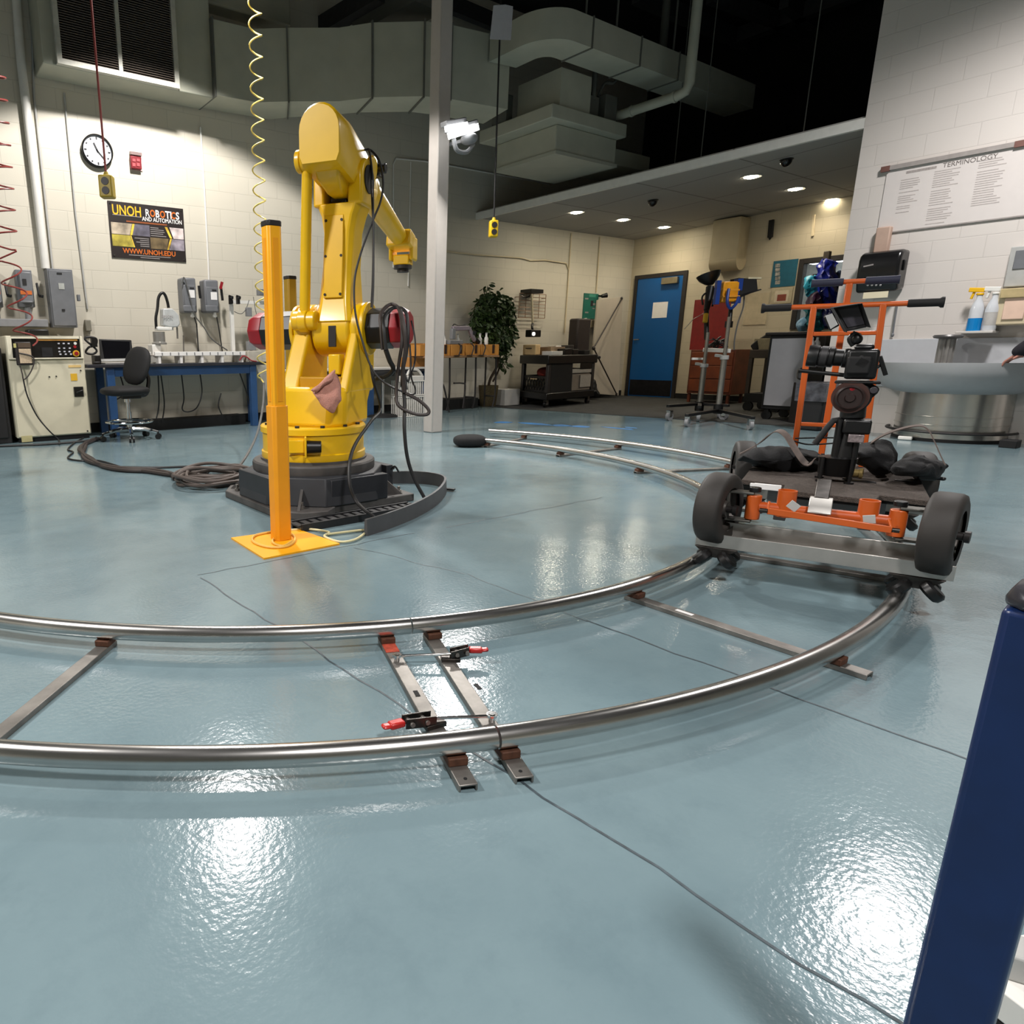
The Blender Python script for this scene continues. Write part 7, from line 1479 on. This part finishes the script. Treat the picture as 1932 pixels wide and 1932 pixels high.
# person at the right edge: only the hand and forearm reach into the frame
def skin(name, verts, edges, rad, m, parent, sub=2, root=0):
    me = bpy.data.meshes.new(name); me.from_pydata([V(v) for v in verts], edges, []); o = bpy.data.objects.new(name, me); COL.objects.link(o)
    s = o.modifiers.new('skin', 'SKIN'); s.use_smooth_shade = True
    for i, r in enumerate(rad): me.skin_vertices[0].data[i].radius = (r, r) if not isinstance(r, tuple) else r
    for i in range(len(rad)): me.skin_vertices[0].data[i].use_root = (i == root)
    q = o.modifiers.new('sub', 'SUBSURF'); q.levels = sub; q.render_levels = sub
    dg = bpy.context.evaluated_depsgraph_get(); ev = o.evaluated_get(dg); nm = bpy.data.meshes.new_from_object(ev); bpy.data.objects.remove(o)
    mb = MB(); mb.mesh(nm); bpy.data.meshes.remove(nm); return put(name, mb, m, parent, sharp=180)
hx, hy, hz = 8.27, 1.755, .80
pb = V((8.1, 1.08, 0))
per = thing('person', 'person in a dark sleeve resting a hand on the wash fountain rim', 'person', (pb.x, pb.y, 0))
bv = [(8.1, 1.08, .95), (8.1, 1.08, 1.18), (8.12, 1.1, 1.38), (8.13, 1.11, 1.5), (8.14, 1.12, 1.58), (8.15, 1.13, 1.68), (8.15, 1.28, 1.43), (8.2, 1.4, 1.15), (hx-.01, hy-.07, .845), (8.1, .92, 1.43), (8.06, .86, 1.15), (8.1, .85, .9), (8.1, 1.17, .9), (8.1, 1.18, .5), (8.12, 1.18, .08), (8.1, .99, .9), (8.1, .98, .5), (8.12, .98, .08), (8.1, 1.27, .05), (8.1, 1.07, .05)]
be = [(0, 1), (1, 2), (2, 3), (3, 4), (4, 5), (2, 6), (6, 7), (7, 8), (2, 9), (9, 10), (10, 11), (0, 12), (12, 13), (13, 14), (0, 15), (15, 16), (16, 17), (14, 18), (17, 19)]
br = [.13, .12, .13, .06, .055, .095, .065, .048, .03, .065, .048, .03, .085, .06, .045, .085, .06, .045, .035, .035]
body = skin('body', bv, be, br, SKIN, per)
jv = [(8.1, 1.08, .93), (8.1, 1.08, 1.18), (8.12, 1.1, 1.4), (8.15, 1.29, 1.44), (8.2, 1.41, 1.15), (hx, hy+.005, .815), (8.1, .91, 1.44), (8.06, .85, 1.15), (8.1, .845, .93)]
skin('dark_jacket', jv, [(0, 1), (1, 2), (2, 3), (3, 4), (4, 5), (2, 6), (6, 7), (7, 8)], [.17, .165, .16, .09, .075, .06, .105, .088, .07], DARKC, per)
skin('trousers', [(8.1, 1.08, 1.0), (8.1, 1.18, .88), (8.1, 1.19, .5), (8.12, 1.19, .06), (8.1, .98, .88), (8.1, .97, .5), (8.12, .97, .06)], [(0, 1), (1, 2), (2, 3), (0, 4), (4, 5), (5, 6)], [.185, .125, .095, .085, .125, .095, .085], mat('trouser', '#20222a', .8, 0, .2), per)
put('jacket_hem', MB().rings([[V((8.1+rx*math.cos(2*PI*i/32), 1.08+ry*math.sin(2*PI*i/32), z)) for i in range(32)] for rx, ry, z in ((.15, .2, .8), (.165, .215, .82), (.15, .19, 1.05), (.14, .18, 1.2), (.12, .15, 1.3))]), DARKC, per)
hc = V((8.15, 1.135, 1.69))
put('hair', MB().ell(hc+V((0, -.022, .03)), (.098, .1, .09)), mat('hair_dark', '#1d1613', .8, 0, .2), per)
m_ = MB(); m_.ell(hc, (.078, .095, .115)); m_.ell(hc+V((0, .09, -.01)), (.012, .018, .024))
for q in (-1, 1): m_.ell(hc+V((q*.078, -.005, -.005)), (.012, .022, .032))
put('head', m_, SKIN, per)
m_ = MB()
for q in (-1, 1): m_.ell(hc+V((q*.032, .085, .015)), (.014, .009, .008))
m_.ell(hc+V((0, .088, -.055)), (.026, .008, .006)); put('eyes_and_mouth', m_, mat('face_dark', '#3a1d18', .6), per)
for q in (1.18, .98): put('shoe', MB().ell((8.1, q+.05, .05), (.05, .14, .055), p=.8), BLKM, per)
# hand: palm and five fingers curled over the rim
w_ = V((hx-.01, hy-.07, .845)); pk = V((hx, hy-.005, .805)); fd = (pk-w_).normalized(); sd = fd.cross(V((0, 0, 1))).normalized()
hv, he, hr = [w_, pk], [(0, 1)], [.03, (.036, .024)]
for k, (off, ln) in enumerate(((-.028, .062), (-.01, .074), (.01, .07), (.027, .055))):
    b0 = pk+fd*.025+sd*off; b1 = b0+fd*ln*.5+V((0, 0, -.012)); b2 = b1+fd*ln*.25+V((0, 0, -.03))
    i = len(hv); hv += [b0, b1, b2]; he += [(1, i), (i, i+1), (i+1, i+2)]; hr += [.012, .011, .0095]
i = len(hv); hv += [w_+fd*.03-sd*.035+V((0, 0, -.01)), w_+fd*.06-sd*.055+V((0, 0, -.025))]; he += [(0, i), (i, i+1)]; hr += [.013, .01]
skin('hand', hv, he, hr, SKIN, per)
# ------------------------------------------------------------------ blue post in the right foreground
def pxy(P): d = V(P)-CAMP; return CX+F*d.dot(_r)/d.dot(_f), CY-F*d.dot(_u)/d.dot(_f)
pc = PZ(1790, 1932, .2); pc.z = 0
lo, hi = .2, .9
for _ in range(40):
    z = (lo+hi)/2
    if pxy((pc.x, pc.y, z))[1] > 1150: lo = z
    else: hi = z
pz_ = lo; prz = math.atan2(pc.y, pc.x)-.06
t = thing('steel_post', 'dark blue square steel post with a rounded black cap in the right foreground', 'post', (pc.x, pc.y, 0), prz); L = LT(t)
L.put('post_tube', MB().box((0, 0, pz_/2), (.062, .062, pz_)), NAVY, bev=.006, seg=3)
L.put('end_cap', MB().rings([[V((sx*s, sy*s, z)) for sx, sy in ((-1, -.6), (-.6, -1), (.6, -1), (1, -.6), (1, .6), (.6, 1), (-.6, 1), (-1, .6))] for s, z in ((.0315, pz_), (.032, pz_+.008), (.027, pz_+.018), (.016, pz_+.023))]), mat('cap_black', '#2b2a30', .3, 0, .1), bev=.004)
m_ = MB(); P = [PZ(*q, .06) for q in ((1857, 1782), (1990, 1745), (2010, 1960), (1850, 1838))]; m_.rings([[p+V((0, 0, -.045)) for p in P], [p+V((0, 0, 0)) for p in P]])
t = thing('base_board', 'white base board on the floor behind the blue post at the photo corner', 'board', (P[0].x, P[0].y, .015)); put('board_top', m_, WHITE, t, bev=.003)
m_ = MB(); m_.rings([[p*1.0+V((0, 0, -.06)) for p in P], [p+V((0, 0, -.046)) for p in P]]); put('dark_underside', m_, BLKM, t)
q = PZ(1945, 1840, .06); put('grey_block', MB().box(q+V((0, 0, .02)), (.05, .07, .04), rz=.5), GREY3, t, bev=.004)
